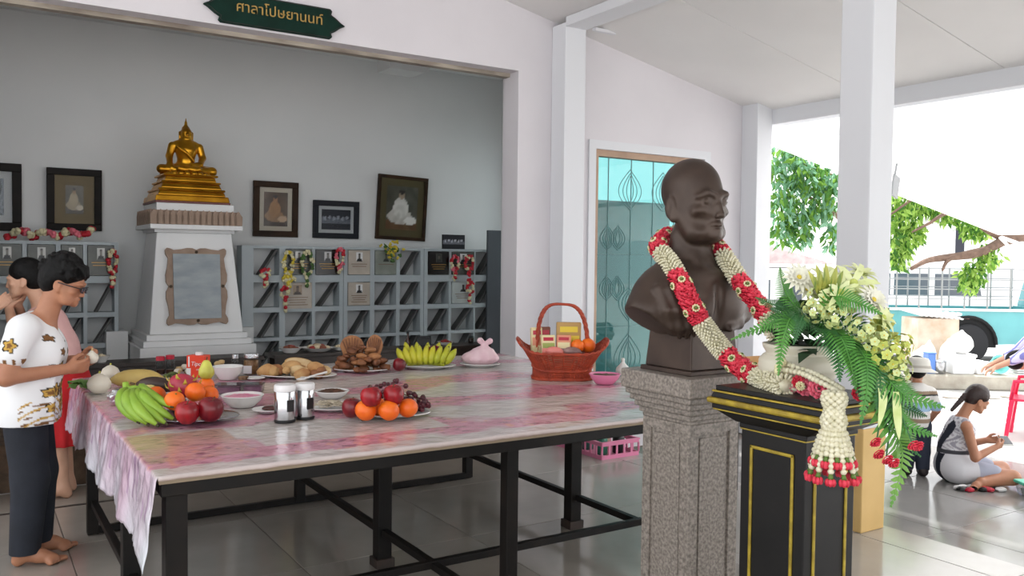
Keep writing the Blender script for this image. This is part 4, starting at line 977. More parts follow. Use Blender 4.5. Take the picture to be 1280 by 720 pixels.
# two fan shaped dried pieces standing in the heap
for nm, px, py, w, h, rz in (('left of two fan-shaped brown dried pieces standing in the fried heap', 440, 444, 0.15, 0.13, 0.25), ('right of two fan-shaped brown dried pieces standing in the fried heap', 467, 440, 0.11, 0.135, -0.15)):
    t = thing('dried_fan', nm, 'food', tp(px, 462)+Vector((0, 0, 0.09)), -YAW+rz, 'two dried fans')
    poly = [(-w*0.35, 0)]+[(-w/2*math.cos(a*PI/10)*1.0, h*(0.45+0.55*math.sin(a*PI/10))) for a in range(0, 11)]+[(w*0.35, 0)]
    MB().prism(poly[::-1], Matrix.Rotation(-0.18, 4, 'X') @ Matrix(((1, 0, 0, 0), (0, 0, 1, 0), (0, 1, 0, 0), (0, 0, 0, 1))), 0.012).build('fan', fried2, t, bevel=0.004)
    rb = MB()
    for k in range(-3, 4): rb.tube([tuple(Matrix.Rotation(-0.18, 3, 'X') @ Vector((k*w*0.06, -0.002, 0.01))), tuple(Matrix.Rotation(-0.18, 3, 'X') @ Vector((k*w*0.13, -0.002, h*0.92-abs(k)*0.008)))], 0.0035, 5)
    rb.build('ribs', fried, t)['kind'] = 'stuff'
# bananas on white plate
pE = tp(533, 460); plate('white plate of upright yellow-green bananas', pE, 0.39, 0.24, 0.02)
t = thing('banana_bunch', 'row of yellow-green bananas standing on the white plate', 'bananas', pE+Vector((0, 0, 0.02)), 0)
for k in range(9):
    u = (k-4)/4; a = VU*(u*0.125)+VV*(-0.05+0.03*u*u)+Vector((0, 0, 0.012)); b = VU*(u*0.19)+VV*(0.0)+Vector((0, 0, 0.125-0.02*u*u))
    banana_mesh(arc(a, b, -VV*0.028-Vector((0, 0, 0.004))), 0.024, ban_y, t, ban_t)
for k in range(5):
    u = (k-2)/2; a = VU*(u*0.1)+VV*0.03+Vector((0, 0, 0.02)); b = VU*(u*0.15)+VV*0.09+Vector((0, 0, 0.135))
    banana_mesh(arc(a, b, -VV*0.02), 0.023, ban_y, t, ban_t)
MB().tube([-VU*0.12+VV*-0.03+Vector((0, 0, 0.012)), VV*-0.0+Vector((0, 0, 0.016)), VU*0.12+VV*-0.03+Vector((0, 0, 0.012))], 0.016, 8).build('crown', ban_y, t, smooth=True)
apple('dark red apple at the left of the upright bananas', Vector(on_z(499, 456, TS+0.045)), 0.042, 'fruit on the banana plate', apple_d)
apple('dark red apple behind the upright bananas', Vector(on_z(541, 443, TS+0.1))+VV*0.13, 0.045, 'fruit on the banana plate', apple_d)
# pink bag on a white dish
pF = tp(600, 458); plate('white dish under the tied pink bag', pF, 0.27, 0.2, 0.02)
t = thing('tied_bag', 'pale pink plastic bag tied up on a white dish at the far table edge', 'bag', pF+Vector((0, 0, 0.012)), -YAW)
s_ = SDF((-0.16, -0.12, -0.01), (0.16, 0.12, 0.2), 0.006)
s_.ell((0, 0, 0.045), (0.125, 0.085, 0.05), k=0.03).ell((0.02, 0, 0.075), (0.07, 0.06, 0.05), k=0.03)
s_.path([(0.025, 0, 0.10), (0.03, 0, 0.135)], [0.03, 0.014], k=0.02).path([(0.03, 0, 0.135), (0.0, 0.0, 0.16)], [0.012, 0.022], k=0.01).path([(0.03, 0, 0.135), (0.065, 0.0, 0.158)], [0.012, 0.02], k=0.01)
for k in range(12):
    a = k*PI/6; s_.path([(0.03, 0, 0.125), (0.06*math.cos(a)+0.02, 0.045*math.sin(a), 0.095), (0.12*math.cos(a), 0.085*math.sin(a), 0.04)], [0.006, 0.008, 0.006], k=0.012)
s_.build('bag', M('pink_bag_plastic', (234, 204, 210), 0.35, rgb2=(226, 188, 198), scale=16, bump=0.2, bscale=50), t, smooth_iter=1)

# --- cluster of small things at the far left
t = thing('juice_carton', 'red juice carton with white cap behind the fruit tray', 'carton', tp(248, 471), -YAW-0.12)
cw_, cd_, chh = 0.112, 0.075, 0.13
MB().box((-cw_/2, -cd_/2, 0), (cw_/2, cd_/2, chh)).build('box', M('carton_red', (222, 62, 32), 0.4), t, bevel=0.004)
MB().lathe([(0.022, 0), (0.022, 0.016), (0.02, 0.018), (0, 0.018)], (0.005, 0, chh), 16).build('cap', whitep, t, auto=40)
MB().box((-cw_/2+0.001, -cd_/2-0.0012, 0.0), (-cw_/2+0.028, -cd_/2, chh*0.42)).build('white_panel', whitep, t)
MB().box((-cw_/2+0.013, -cd_/2-0.0012, chh*0.48), (-cw_/2+0.021, -cd_/2, chh*0.95)).build('white_stripe', whitep, t)
def text_mesh(body, size, ext, mat, parent, locv, rot, name='lettering', width=None, shear=0.0, off=0.0):
    cu = bpy.data.curves.new(name, 'FONT'); cu.body = body; cu.size = size; cu.extrude = ext; cu.align_x = 'CENTER'; cu.align_y = 'CENTER'; cu.shear = shear; cu.offset = off; cu.resolution_u = 3
    o = bpy.data.objects.new(name, cu); COL.objects.link(o); bpy.context.view_layer.update()
    dg = bpy.context.evaluated_depsgraph_get(); me = bpy.data.meshes.new_from_object(o.evaluated_get(dg)); bpy.data.objects.remove(o)
    me.name = name; me.materials.clear(); me.materials.append(mat)
    co = np.array([v.co[:] for v in me.vertices]); w = co[:, 0].max()-co[:, 0].min()
    m = link(name, me, parent, locv, rot)
    if width: m.scale = (width/w,)*3
    return m
text_mesh('Tipco', 0.03, 0.0004, whitep, t, (0.012, -cd_/2-0.001, chh*0.62), (PI/2, 0.0, 0), 'lettering', 0.075, 0.2)
text_mesh('100%', 0.015, 0.0004, whitep, t, (0.022, -cd_/2-0.001, chh*0.36), (PI/2, 0, 0), 'small_lettering', 0.03)
clear = MGLASS('clear_plastic', (226, 230, 230), 1.35, 0.96, 0.05)
foilm = M('crumpled_foil', (206, 208, 212), 0.22, metal=1.0, bump=0.8, bscale=60)
def jar(label, px, py, r, h, lidm, fillm, fillh, tagm=None, lidh=0.02):
    t = thing('jar', label, 'jar', tp(px, py), -YAW)
    MB().lathe([(r*0.9, 0), (r, 0.006), (r, h*0.82), (r*0.85, h*0.9), (r*0.85, h)], n=20, cap=False).build('glass', clear, t, smooth=True)
    MB().lathe([(r*0.88, 0.004), (r*0.93, 0.01), (r*0.93, h*fillh), (0, h*fillh+0.004)], n=18).build('contents', fillm, t, auto=40)
    if lidm: MB().lathe([(r*0.95, h-0.004), (r*0.97, h), (r*0.95, h+lidh), (0, h+lidh+0.002)], n=18).build('lid', lidm, t, auto=40)
    if tagm: MB().box((-r*0.7, -r*1.04, h*0.1), (r*0.35, -r*0.9, h*0.55)).build('paper_label', tagm, t)
    return t
redcap = M('red_cap', (176, 24, 50), 0.4); nuts = M('brown_nuts', (172, 124, 78), 0.7, rgb2=(126, 82, 46), scale=40, bump=0.5, bscale=90); tea = M('dark_tea', (70, 36, 24), 0.3); greenfill = M('pickled_green', (92, 104, 52), 0.6, rgb2=(60, 76, 36), scale=30); paperm = M('paper_label_white', (214, 212, 214), 0.8)
jar('jar of brown nuts with white foil lid and paper label', 314, 468, 0.046, 0.105, foilm, nuts, 0.85, paperm, 0.022)
jar('small clear jar with red cap, left of the red carton', 200, 468, 0.026, 0.09, redcap, tea, 0.35)
jar('small clear jar with red cap, second left of the red carton', 210, 466, 0.026, 0.095, redcap, tea, 0.3)
jar('clear tumbler with silver lid between the white bowl and the nut jar', 294, 463, 0.022, 0.08, foilm, paperm, 0.2)
jar('small glass of amber tea near the woman\'s hands', 186, 470, 0.03, 0.05, None, tea, 0.6)
jar('small glass of amber sauce beside the tea glass', 173, 471, 0.03, 0.05, None, nuts, 0.6)
jar('squat tub of orange sauce left of the nut jar', 304, 475, 0.03, 0.03, None, nuts, 0.7)
chunk_heap('ginger_heap', 'pale ginger pieces behind the deep white bowl', tp(272, 462), [ginger], 7, 0.09, 0.06, 0.05, 0.026, cat='ginger')
chunk_heap('garlic_heap', 'white garlic and onions left of the red carton', tp(224, 464), [M('garlic_white', (216, 210, 196), 0.6), ginger], 8, 0.12, 0.07, 0.04, 0.027, cat='garlic')
chunk_heap('pickle_heap', 'heap of pickled greens in front of the garlic', tp(218, 471), [greenfill], 7, 0.10, 0.05, 0.02, 0.02, cat='vegetable')
chunk_heap('tomato_heap', 'small orange sauce bags beside the tea glasses', tp(160, 475), [M('orange_sauce_bag', (186, 112, 66), 0.4), nuts], 6, 0.12, 0.06, 0.02, 0.026, cat='bag')
# white bulbs, long yellow melon, greens, foil at the corner where the woman works
for nm, px, py, r in (('white round radish at the left table edge, nearer one', 124, 492, 0.058), ('white round radish at the left table edge, farther one', 138, 476, 0.05)):
    t = thing('radish', nm, 'radish', tp(px, py), 0, 'white radishes')
    MB().lathe([(0, 0), (r*0.5, 0.004), (r*0.95, r*0.55), (r, r*0.95), (r*0.8, r*1.4), (r*0.4, r*1.68), (r*0.12, r*1.8), (0, r*1.82)], n=20, cap=False).build('bulb', M('radish_white', (222, 214, 198), 0.45), t, smooth=True)
    MB().tube([(0, 0, r*1.8), (0.004, 0, r*2.0)], 0.005, 6).build('stalk', pear_m, t)
t = thing('yellow_melon', 'long pale yellow melon behind the green bananas', 'melon', tp(172, 485)+Vector((0, 0, 0.0)), -YAW+0.25)
MB().tube(arc((-0.13, 0, 0.045), (0.13, 0, 0.045), (0, 0, 0.008)), [0.014, 0.034, 0.045, 0.048, 0.049, 0.048, 0.044, 0.032, 0.012], 14).build('rind', M('melon_rind', (204, 178, 104), 0.5, rgb2=(180, 152, 84), scale=6), t, smooth=True)
MB().tube([(-0.13, 0, 0.046), (-0.15, 0, 0.054)], 0.006, 6).build('stem', stemm, t)
t = thing('leafy_greens', 'small heap of green leaves at the far left table corner', 'vegetable', tp(107, 485), -YAW)
lm = M('lettuce_green', (98, 134, 58), 0.6, rgb2=(70, 104, 40), scale=14)
for k in range(14):
    a = random.uniform(0, 6.28); c = Vector((random.uniform(-0.06, 0.06), random.uniform(-0.04, 0.04), random.uniform(0.004, 0.03)))
    MB().grid(lambda u, v: c+Vector((math.cos(a)*(u-0.5)*0.09-math.sin(a)*(v-0.5)*0.05*math.sin(PI*(0.1+0.8*u)), math.sin(a)*(u-0.5)*0.09+math.cos(a)*(v-0.5)*0.05*math.sin(PI*(0.1+0.8*u)), 0.018*math.sin(PI*u)+0.01*math.sin(u*9+k)*(v-0.5)))  , 6, 4).build('leaf', lm, t, smooth=True, solid=0.002)
t = thing('foil_ball', 'crumpled silver foil left of the green bananas', 'foil', tp(146, 505), 0)
b = MB().ell((0, 0, 0.035), (0.04, 0.034, 0.034), None, 16, 12); b.v = [tuple((Vector(v)-Vector((0, 0, 0.035)))*(1+0.3*mnoise.noise(Vector(v)*60))+Vector((0, 0, 0.037))) for v in b.v]; b.build('foil', foilm, t)
# clear boxes with purple sweets
for nm, px, py in (('clear plastic box of purple sweets behind the pink dessert, left one', 287, 491), ('clear plastic box of purple sweets behind the pink dessert, right one', 317, 490)):
    t = thing('sweet_box', nm, 'box', tp(px, py), -YAW+0.1, 'clear boxes of sweets')
    w = 0.13 if px < 300 else 0.1
    MB().frustum((0, 0, 0.001), w*0.9, 0.085, (0, 0, 0.045), w, 0.095).build('container', clear, t)
    MB().frustum((0, 0, 0.004), w*0.84, 0.076, (0, 0, 0.032), w*0.88, 0.08).build('sweets', M('purple_sweets', (168, 120, 142), 0.6, rgb2=(146, 96, 122), scale=30, bump=0.3, bscale=80), t)
    MB().box((-w/2-0.004, -0.052, 0.045), (w/2+0.004, 0.052, 0.048)).build('lid', clear, t)
plate('small flat white plate right of the nut jar', tp(318, 474), 0.12, 0.1, 0.01)
# pink dish and knotted white bag beside the basket
bowl('pink plastic dish of dark snacks beside the woven basket', tp(757, 481)+VV*0.05, 0.09, 0.055, pinkp, fill=0.006, fillmat=M('snack_mix', (120, 96, 84), 0.7, rgb2=(60, 42, 36), scale=60, bump=0.5, bscale=120), fh=0.86)
t = thing('knotted_bag', 'small white knotted plastic bag behind the pink dish', 'bag', tp(776, 466)+VV*-0.1, -YAW)
s_ = SDF((-0.06, -0.05, -0.005), (0.06, 0.05, 0.12), 0.004); s_.ell((0, 0, 0.03), (0.045, 0.036, 0.034), k=0.01).path([(0, 0, 0.05), (0, 0, 0.085)], [0.03, 0.008], k=0.012).ell((0.0, 0, 0.095), (0.012, 0.012, 0.013), k=0.006)
s_.build('bag', M('white_film', (226, 224, 220), 0.35, bump=0.3, bscale=60), t)

# ------------------------------------------------------------------ woven gift basket
pG = tp(703, 474)+VV*0.05
bk = thing('gift_basket', 'red-brown woven basket with a tall twisted handle at the far table end', 'basket', pG, -YAW)
wick = M('red_wicker', (176, 66, 34), 0.5, rgb2=(136, 44, 22), scale=30, lo=0.3, hi=0.7)
def brim(a, t):      # basket wall point: angle a, height 0..1
    ca, sa = math.cos(a), math.sin(a); e = 0.55
    sx_ = math.copysign(abs(ca)**e, ca); sy_ = math.copysign(abs(sa)**e, sa)
    fl = t if t < 0.35 else 0.35+(t-0.35)*1.9
    w = 0.175+0.075*max(0, (fl-0.35)); d = 0.11+0.05*max(0, (fl-0.35))
    top = 0.16+0.075*abs(ca)**3
    return Vector((sx_*w, sy_*d, t*top))
N_ = 72
MB().add([brim(2*PI*k/24, 0.02) for k in range(24)], [tuple(range(24))]).build('bottom', wick, bk, solid=0.006)
stk = MB()
for k in range(N_): stk.tube([brim(2*PI*k/N_, t_/6)*1.0 for t_ in range(7)], 0.0042, 5)
stk.build('stakes', wick, bk, smooth=True)['kind'] = 'stuff'
wv = MB()
for r_ in range(22):
    t_ = 0.03+0.94*r_/21
    wv.tube([brim(2*PI*(k+0.5*(r_ % 2))/N_, t_)*(1+0.008*(1 if (k+r_) % 2 else -1)) for k in range(N_)], 0.0036, 4, closed=True)
wv.build('weave', wick, bk, smooth=True)['kind'] = 'stuff'
for z_, nm in ((0.33, 'waist_band'), (0.99, 'rim'), (0.03, 'foot_band')):
    c3 = MB()
    for ph in (0, PI):
        c3.tube([brim(2*PI*k/96, z_)*1.02+Vector((0.004*math.cos(k*1.3+ph), 0, 0.005*math.sin(k*1.3+ph))) for k in range(96)], 0.0062, 6, closed=True)
    c3.build(nm, wick, bk, smooth=True)
hd = MB()
for ph in (0, 2*PI/3, 4*PI/3):
    pts = []
    for k in range(49):
        u = k/48; a = PI*(1-u); x = 0.155*math.copysign(abs(math.cos(a))**0.6, math.cos(a)); z = 0.08+0.36*math.sin(a)**0.62+0.012*math.sin(u*5)
        pts.append((x+0.007*math.cos(u*44+ph), 0.007*math.sin(u*44+ph), z))
    hd.tube(pts, 0.0085, 6)
hd.build('handle', wick, bk, smooth=True)
cream = M('cream_carton', (220, 206, 160), 0.6); green = M('green_print', (150, 160, 82), 0.5); salmon = M('salmon_print', (214, 140, 110), 0.5)
gBk = 'groceries in the basket'
MB().ell((0, 0, 0.09), (0.17, 0.11, 0.07), None, 24, 10).build('paper_filler', M('tissue_filler', (206, 186, 150), 0.8, bump=0.6, bscale=60), bk, smooth=True)
def bloc(u, v, z): return pG+VU*u+VV*v+Vector((0, 0, z+0.035))
def carton(label, u, v, z0, w, h, d, mat, stripe, rot=0.0, tilt=-0.1, panel=None):
    t = thing('food_packet', label, 'packet', bloc(u, v, z0), -YAW+rot, gBk); t.rotation_euler = (tilt, 0, -YAW+rot)
    MB().cbox((0, 0, h/2), (w, d, h), ch=0.004).build('packet', mat, t)
    MB().box((-w*0.42, -d/2-0.001, h*0.32), (w*0.42, -d/2, h*0.62)).build('printed_panel', stripe, t)
    MB().box((-w*0.36, -d/2-0.0016, h*0.72), (w*0.36, -d/2, h*0.88)).build('printed_strip', panel or redcap, t)
    return t
yprint = M('yellow_print', (222, 196, 60), 0.5); brp = M('brown_packet', (122, 62, 40), 0.5)
carton('tan carton with yellow lettering at the back of the basket', 0.04, 0.05, 0.09, 0.15, 0.21, 0.05, M('tan_carton', (182, 146, 88), 0.6), yprint, 0.0, 0.0, yprint)
carton('pale packet leaning at the left end of the basket', -0.155, 0.0, 0.11, 0.07, 0.16, 0.03, cream, salmon, 0.3)
carton('cream and green packet at the left front of the basket', -0.085, -0.055, 0.10, 0.085, 0.13, 0.03, cream, green, 0.15, -0.25)
carton('salmon and cream packet in the middle of the basket', 0.005, -0.05, 0.11, 0.085, 0.12, 0.03, salmon, cream, -0.1, -0.25)
carton('brown packet standing by the left side of the handle', -0.10, 0.05, 0.10, 0.06, 0.17, 0.03, brp, cream, 0.2)
chunk_heap('berry_packet', 'bag of mixed dried fruit in the middle of the basket', bloc(-0.03, 0.0, 0.12), [salmon, green, brp], 14, 0.12, 0.04, 0.1, 0.02, cat='dried fruit')
orange('orange at the right front of the basket', bloc(0.09, -0.04, 0.165), 0.042, gBk)
orange('pale orange at the right end of the basket', bloc(0.155, 0.0, 0.165), 0.046, gBk)
for lb, u, m_, nm in (('pink pouch at the front of the basket', -0.05, M('pink_pouch', (222, 130, 120), 0.35), 'pink_pouch'), ('smoky clear pouch of dates at the front right of the basket', 0.055, M('smoky_pouch', (150, 116, 110), 0.3, rgb2=(120, 86, 82), scale=20), 'clear_pouch')):
    t = thing(nm, lb, 'pouch', bloc(u, -0.095, 0.135), -YAW); sg = 1 if u < 0 else -1
    MB().ell((0, 0, 0), (0.055, 0.025, 0.03), RY(0.1), 16, 10).build('pouch', m_, t, smooth=True); MB().box((-0.075, -0.003, -0.018), (-0.045, 0.003, 0.02)).build('seal', m_, t)
# ------------------------------------------------------------------ shared head shape (faces -Y, chin at 0.335, crown at 0.565)
def head_sdf(s, o, R3, sc, gaunt=False, neck=False):
    """o: where the point (0,0,0) of the head frame goes; R3: rotation; sc: scale"""
    Rn = np.array(R3)
    T = lambda p: np.array(o)+sc*(Rn@np.array(p))
    E_ = lambda c, r, k=0.02, op='u': s.ell(T(c), [q*sc for q in r], Rn, k*sc, op)
    Q = lambda pts, rs, k=0.015, op='u': s.path([T(p) for p in pts], [r*sc for r in rs], k*sc, op)
    E_((0, 0.014, 0.478), (0.076, 0.094, 0.088))
    E_((0, -0.028, 0.418), (0.063, 0.066, 0.078), 0.03)
    Q([(-0.03, -0.056, 0.358), (0.03, -0.056, 0.358)], [0.023, 0.023], 0.03)
    E_((0, -0.083, 0.347), (0.021, 0.016, 0.015))
    for sg in (-1, 1):
        Q([(sg*0.057, -0.01, 0.402), (sg*0.047, -0.042, 0.357)], [0.017, 0.018], 0.03)
        E_((sg*0.048, -0.063, 0.413), (0.018, 0.015, 0.012))
        if gaunt: E_((sg*0.049, -0.078, 0.384), (0.016, 0.012, 0.018), 0.016, 's')
        Q([(sg*0.012, -0.090, 0.456), (sg*0.034, -0.086, 0.461), (sg*0.056, -0.068, 0.452)], [0.007, 0.007, 0.005], 0.014)
        E_((sg*0.031, -0.096, 0.439), (0.017, 0.0125, 0.0105), 0.012, 's')
        E_((sg*0.031, -0.0765, 0.4385), (0.0125, 0.0115, 0.0085), 0.003)
        Q([(sg*0.018, -0.0855, 0.4415), (sg*0.031, -0.0895, 0.4445), (sg*0.045, -0.0815, 0.4395)], [0.0026, 0.003, 0.0026], 0.004)
        Q([(sg*0.019, -0.0855, 0.4345), (sg*0.031, -0.088, 0.4325), (sg*0.044, -0.081, 0.435)], [0.002, 0.0022, 0.002], 0.004)
        E_((sg*0.079, 0.014, 0.425), (0.0095, 0.0205, 0.033), 0.008)
        E_((sg*0.089, 0.008, 0.43), (0.006, 0.0105, 0.018), 0.006, 's')
        E_((sg*0.077, 0.004, 0.394), (0.009, 0.010, 0.013), 0.008)
        E_((sg*0.0105, -0.098, 0.4), (0.0075, 0.009, 0.007), 0.006)
        Q([(sg*0.016, -0.094, 0.402), (sg*0.03, -0.083, 0.38)], [0.003, 0.003], 0.006, 's')
    Q([(0, -0.086, 0.448), (0, -0.096, 0.425), (0, -0.107, 0.404)], [0.007, 0.0075, 0.0085], 0.012)
    Q([(-0.022, -0.084, 0.374), (-0.006, -0.093, 0.3775), (0.006, -0.093, 0.3775), (0.022, -0.084, 0.374)], [0.0045, 0.0065, 0.0065, 0.0045], 0.008)
    Q([(-0.018, -0.084, 0.364), (0, -0.0915, 0.3625), (0.018, -0.084, 0.364)], [0.0045, 0.007, 0.0045], 0.008)
    Q([(-0.025, -0.089, 0.3695), (0, -0.0965, 0.3695), (0.025, -0.089, 0.3695)], [0.0022, 0.0028, 0.0022], 0.004, 's')
# ------------------------------------------------------------------ grey granite pedestal
GX0, GX1, GY0, GY1, GZ = 2.102, 2.342, 2.127, 2.367, 1.103
gcx, gcy = (GX0+GX1)/2, (GY0+GY1)/2; gw_ = GX1-GX0
gran = M('grey_granite', (152, 142, 133), 0.45, rgb2=(104, 96, 89), scale=95, detail=6, lo=0.35, hi=0.65, bump=0.15, bscale=90)
gp = thing('granite_pedestal', 'grey granite pedestal with recessed panels under the bronze bust', 'pedestal', (gcx, gcy, 0))
def sq(w, z0, z1, w2=None): return MB().frustum((0, 0, z0), w, w, (0, 0, z1), w2 or w, w2 or w)
sq(gw_+0.10, 0, 0.12).build('plinth', gran, gp, bevel=0.006)
sq(gw_+0.05, 0.12, 0.17, gw_+0.01).build('base_moulding', gran, gp, bevel=0.004)
sq(gw_-0.016, 0.17, 0.93).build('shaft_core', gran, gp)
hw2 = gw_/2
for k in range(4):      # raised stiles and rails leave a recessed panel on each face
    b = MB(); st_ = 0.042
    e_ = hw2-(0.012 if k % 2 else 0.0); b.box((-e_, -hw2, 0.17), (-hw2+st_, -hw2+0.012, 0.93)); b.box((hw2-st_, -hw2, 0.17), (e_, -hw2+0.012, 0.93)); b.box((-hw2+st_, -hw2, 0.895), (hw2-st_, -hw2+0.012, 0.93)); b.box((-hw2+st_, -hw2, 0.17), (hw2-st_, -hw2+0.012, 0.22))
    o = b.build('panel_frame', gran, gp); o.rotation_euler = (0, 0, k*PI/2)
    b = MB(); o = b.box((-hw2+st_+0.012, -hw2+0.0035, 0.235), (hw2-st_-0.012, -hw2+0.009, 0.88)).build('raised_panel', gran, gp, bevel=0.003); o.rotation_euler = (0, 0, k*PI/2)
z_ = 0.93
for dw, h in ((0.005, 0.016), (0.025, 0.022), (0.05, 0.022), (0.075, 0.022), (0.098, 0.022)):
    sq(gw_+dw, z_, z_+h).build('cornice_step', gran, gp, bevel=0.005); z_ += h
sq(gw_+0.122, z_, GZ).build('top_slab', gran, gp, bevel=0.006)

# ------------------------------------------------------------------ bronze bust, facing -Y
bronze = M('dark_bronze', (76, 62, 54), 0.42, metal=0.35, spec=0.4, rgb2=(58, 46, 40), scale=7, detail=5, bump=0.06, bscale=30)
bu = thing('bronze_bust', 'dark bronze bust of a shaven-headed man on the granite pedestal', 'bust', (gcx, gcy+0.0, GZ))
MB().frustum((0, 0, 0), 0.262, 0.262, (0, 0, 0.016), 0.258, 0.258).build('block_foot', bronze, bu, bevel=0.003)
MB().frustum((0, 0, 0.016), 0.235, 0.235, (0, 0, 0.23), 0.20, 0.20).build('block', bronze, bu, bevel=0.004)
S = 1.27
s_ = SDF((-0.30, -0.22, -0.06), (0.30, 0.20, 0.62), 0.0055)
# chest and shoulders
s_.ell((0, 0.0, 0.175), (0.14, 0.095, 0.105), k=0.03)
s_.ell((-0.064, -0.042, 0.158), (0.085, 0.06, 0.082), k=0.04).ell((0.064, -0.042, 0.158), (0.085, 0.06, 0.082), k=0.04)
s_.path([(-0.12, 0.01, 0.18), (0.12, 0.01, 0.18)], [0.062, 0.062], k=0.04)
for sg in (-1, 1):
    s_.path([(sg*0.14, 0.01, 0.175), (sg*0.168, 0.0, 0.135), (sg*0.162, -0.01, 0.105)], [0.06, 0.057, 0.045], k=0.03)
    s_.path([(sg*0.03, 0.02, 0.28), (sg*0.10, 0.02, 0.225)], [0.043, 0.036], k=0.05)
    s_.path([(sg*0.015, -0.075, 0.235), (sg*0.13, -0.04, 0.225)], [0.014, 0.012], k=0.025)       # collar bones
s_.ell((0, 0.0, 0.10), (0.085, 0.075, 0.06), k=0.04)
s_.cap((0, -0.10, 0.1), (0, -0.10, 0.2), 0.006, 0.006, k=0.02, op='s')
# robe over the figure's right shoulder (viewer's left): folds
for k, (x, w) in enumerate(((-0.18, 0.012), (-0.155, 0.013), (-0.13, 0.012), (-0.105, 0.011))):
    s_.path([(x*0.55, 0.02-0.02*k, 0.262), (x*0.95, -0.045-0.012*k, 0.20), (x*0.95+0.01, -0.07-0.012*k, 0.145), (x*0.85+0.01, -0.065-0.012*k, 0.10), (x*0.7, -0.055-0.008*k, 0.07)], [w, w, w, w*0.8, w*0.5], k=0.012)
s_.path([(0.05, -0.095, 0.09), (0.11, -0.075, 0.10), (0.17, -0.03, 0.14)], [0.01, 0.012, 0.012], k=0.014)
for sg in (-1, 1): s_.cut((sg*0.185, 0, 0.118), (sg*0.75, 0, -1))
# neck and head
s_.path([(0, 0.03, 0.24), (0, 0.012, 0.35)], [0.062, 0.054], k=0.03)
for sg in (-1, 1): s_.path([(sg*0.05, 0.02, 0.345), (sg*0.014, -0.055, 0.245)], [0.014, 0.012], k=0.02)
head_sdf(s_, Vector((0, 0, 0)), Matrix.Identity(3), 1.0, gaunt=True)
fig = s_.build('figure', bronze, bu, smooth_iter=1); fig.scale = (S, S, S*1.01); fig.location = (0.0, 0.0, 0.042)

# ------------------------------------------------------------------ black stand with gilt mouldings
KX0, KX1, KY0, KY1 = 1.988, 2.213, 1.55, 1.785; KZ = 1.118
kcx, kcy = (KX0+KX1)/2, (KY0+KY1)/2; kw, kd = KX1-KX0, KY1-KY0
blk = M('black_lacquer', (15, 14, 14), 0.4, spec=0.3, rgb2=(22, 20, 20), scale=6); gil = M('gilt_moulding', (178, 154, 52), 0.35, metal=0.35, rgb2=(142, 120, 40), scale=30)
ks = thing('flower_stand', 'tall black stand with gilt mouldings carrying the flower pot', 'stand', (kcx, kcy, 0))
def kb(name, dx, dy, z0, z1, mat=blk, dx2=None, dy2=None, bv=0.003): return MB().frustum((0, 0.007, z0), kw+dx, kd+dy, (0, 0.007, z1), kw+(dx if dx2 is None else dx2), kd+(dy if dy2 is None else dy2)).build(name, mat, ks, bevel=bv)
kb('plinth', 0.10, 0.10, 0, 0.1); kb('base_moulding', 0.06, 0.06, 0.1, 0.13)
kb('shaft', 0, 0, 0.13, 1.0)
kb('gilt_line', 0.006, 0.006, 0.992, 0.996, gil, bv=0.0); kb('neck_moulding', 0.01, 0.012, 0.996, 1.012)
kb('cove', 0.02, 0.03, 1.012, 1.043, blk, 0.075, 0.15); kb('gilt_line', 0.08, 0.16, 1.043, 1.047, gil, bv=0.0); kb('fillet', 0.085, 0.17, 1.047, 1.062)
kb('gilt_roll', 0.10, 0.205, 1.062, 1.081, gil, bv=0.007); kb('upper_cove', 0.085, 0.18, 1.081, 1.098, blk, 0.075, 0.165); kb('gilt_line', 0.08, 0.172, 1.098, 1.103, gil, bv=0.0); kb('top_board', 0.07, 0.155, 1.103, KZ)
# gilt panel frames: one wide on each side
for face in range(4):
    w = kd if face % 2 else kw; off = (kw if face % 2 else kd)/2+0.0005; ins = 0.042; pz0, pz1 = 0.22, 0.945
    pf = link('gilt_panel', None, ks, (0, 0.007, 0), (0, 0, face*PI/2)); xw = w/2-ins; r = 0.0052
    for (a, b_) in (((-xw, pz0), (-xw, pz1)), ((xw, pz0), (xw, pz1)), ((-xw, pz0), (xw, pz0)), ((-xw, pz1), (xw, pz1))):
        MB().box((min(a[0], b_[0])-r, -off-0.005-0.007*0, min(a[1], b_[1])-r), (max(a[0], b_[0])+r, -off+0.002, max(a[1], b_[1])+r)).build('gilt_strip', gil, pf, bevel=0.003)

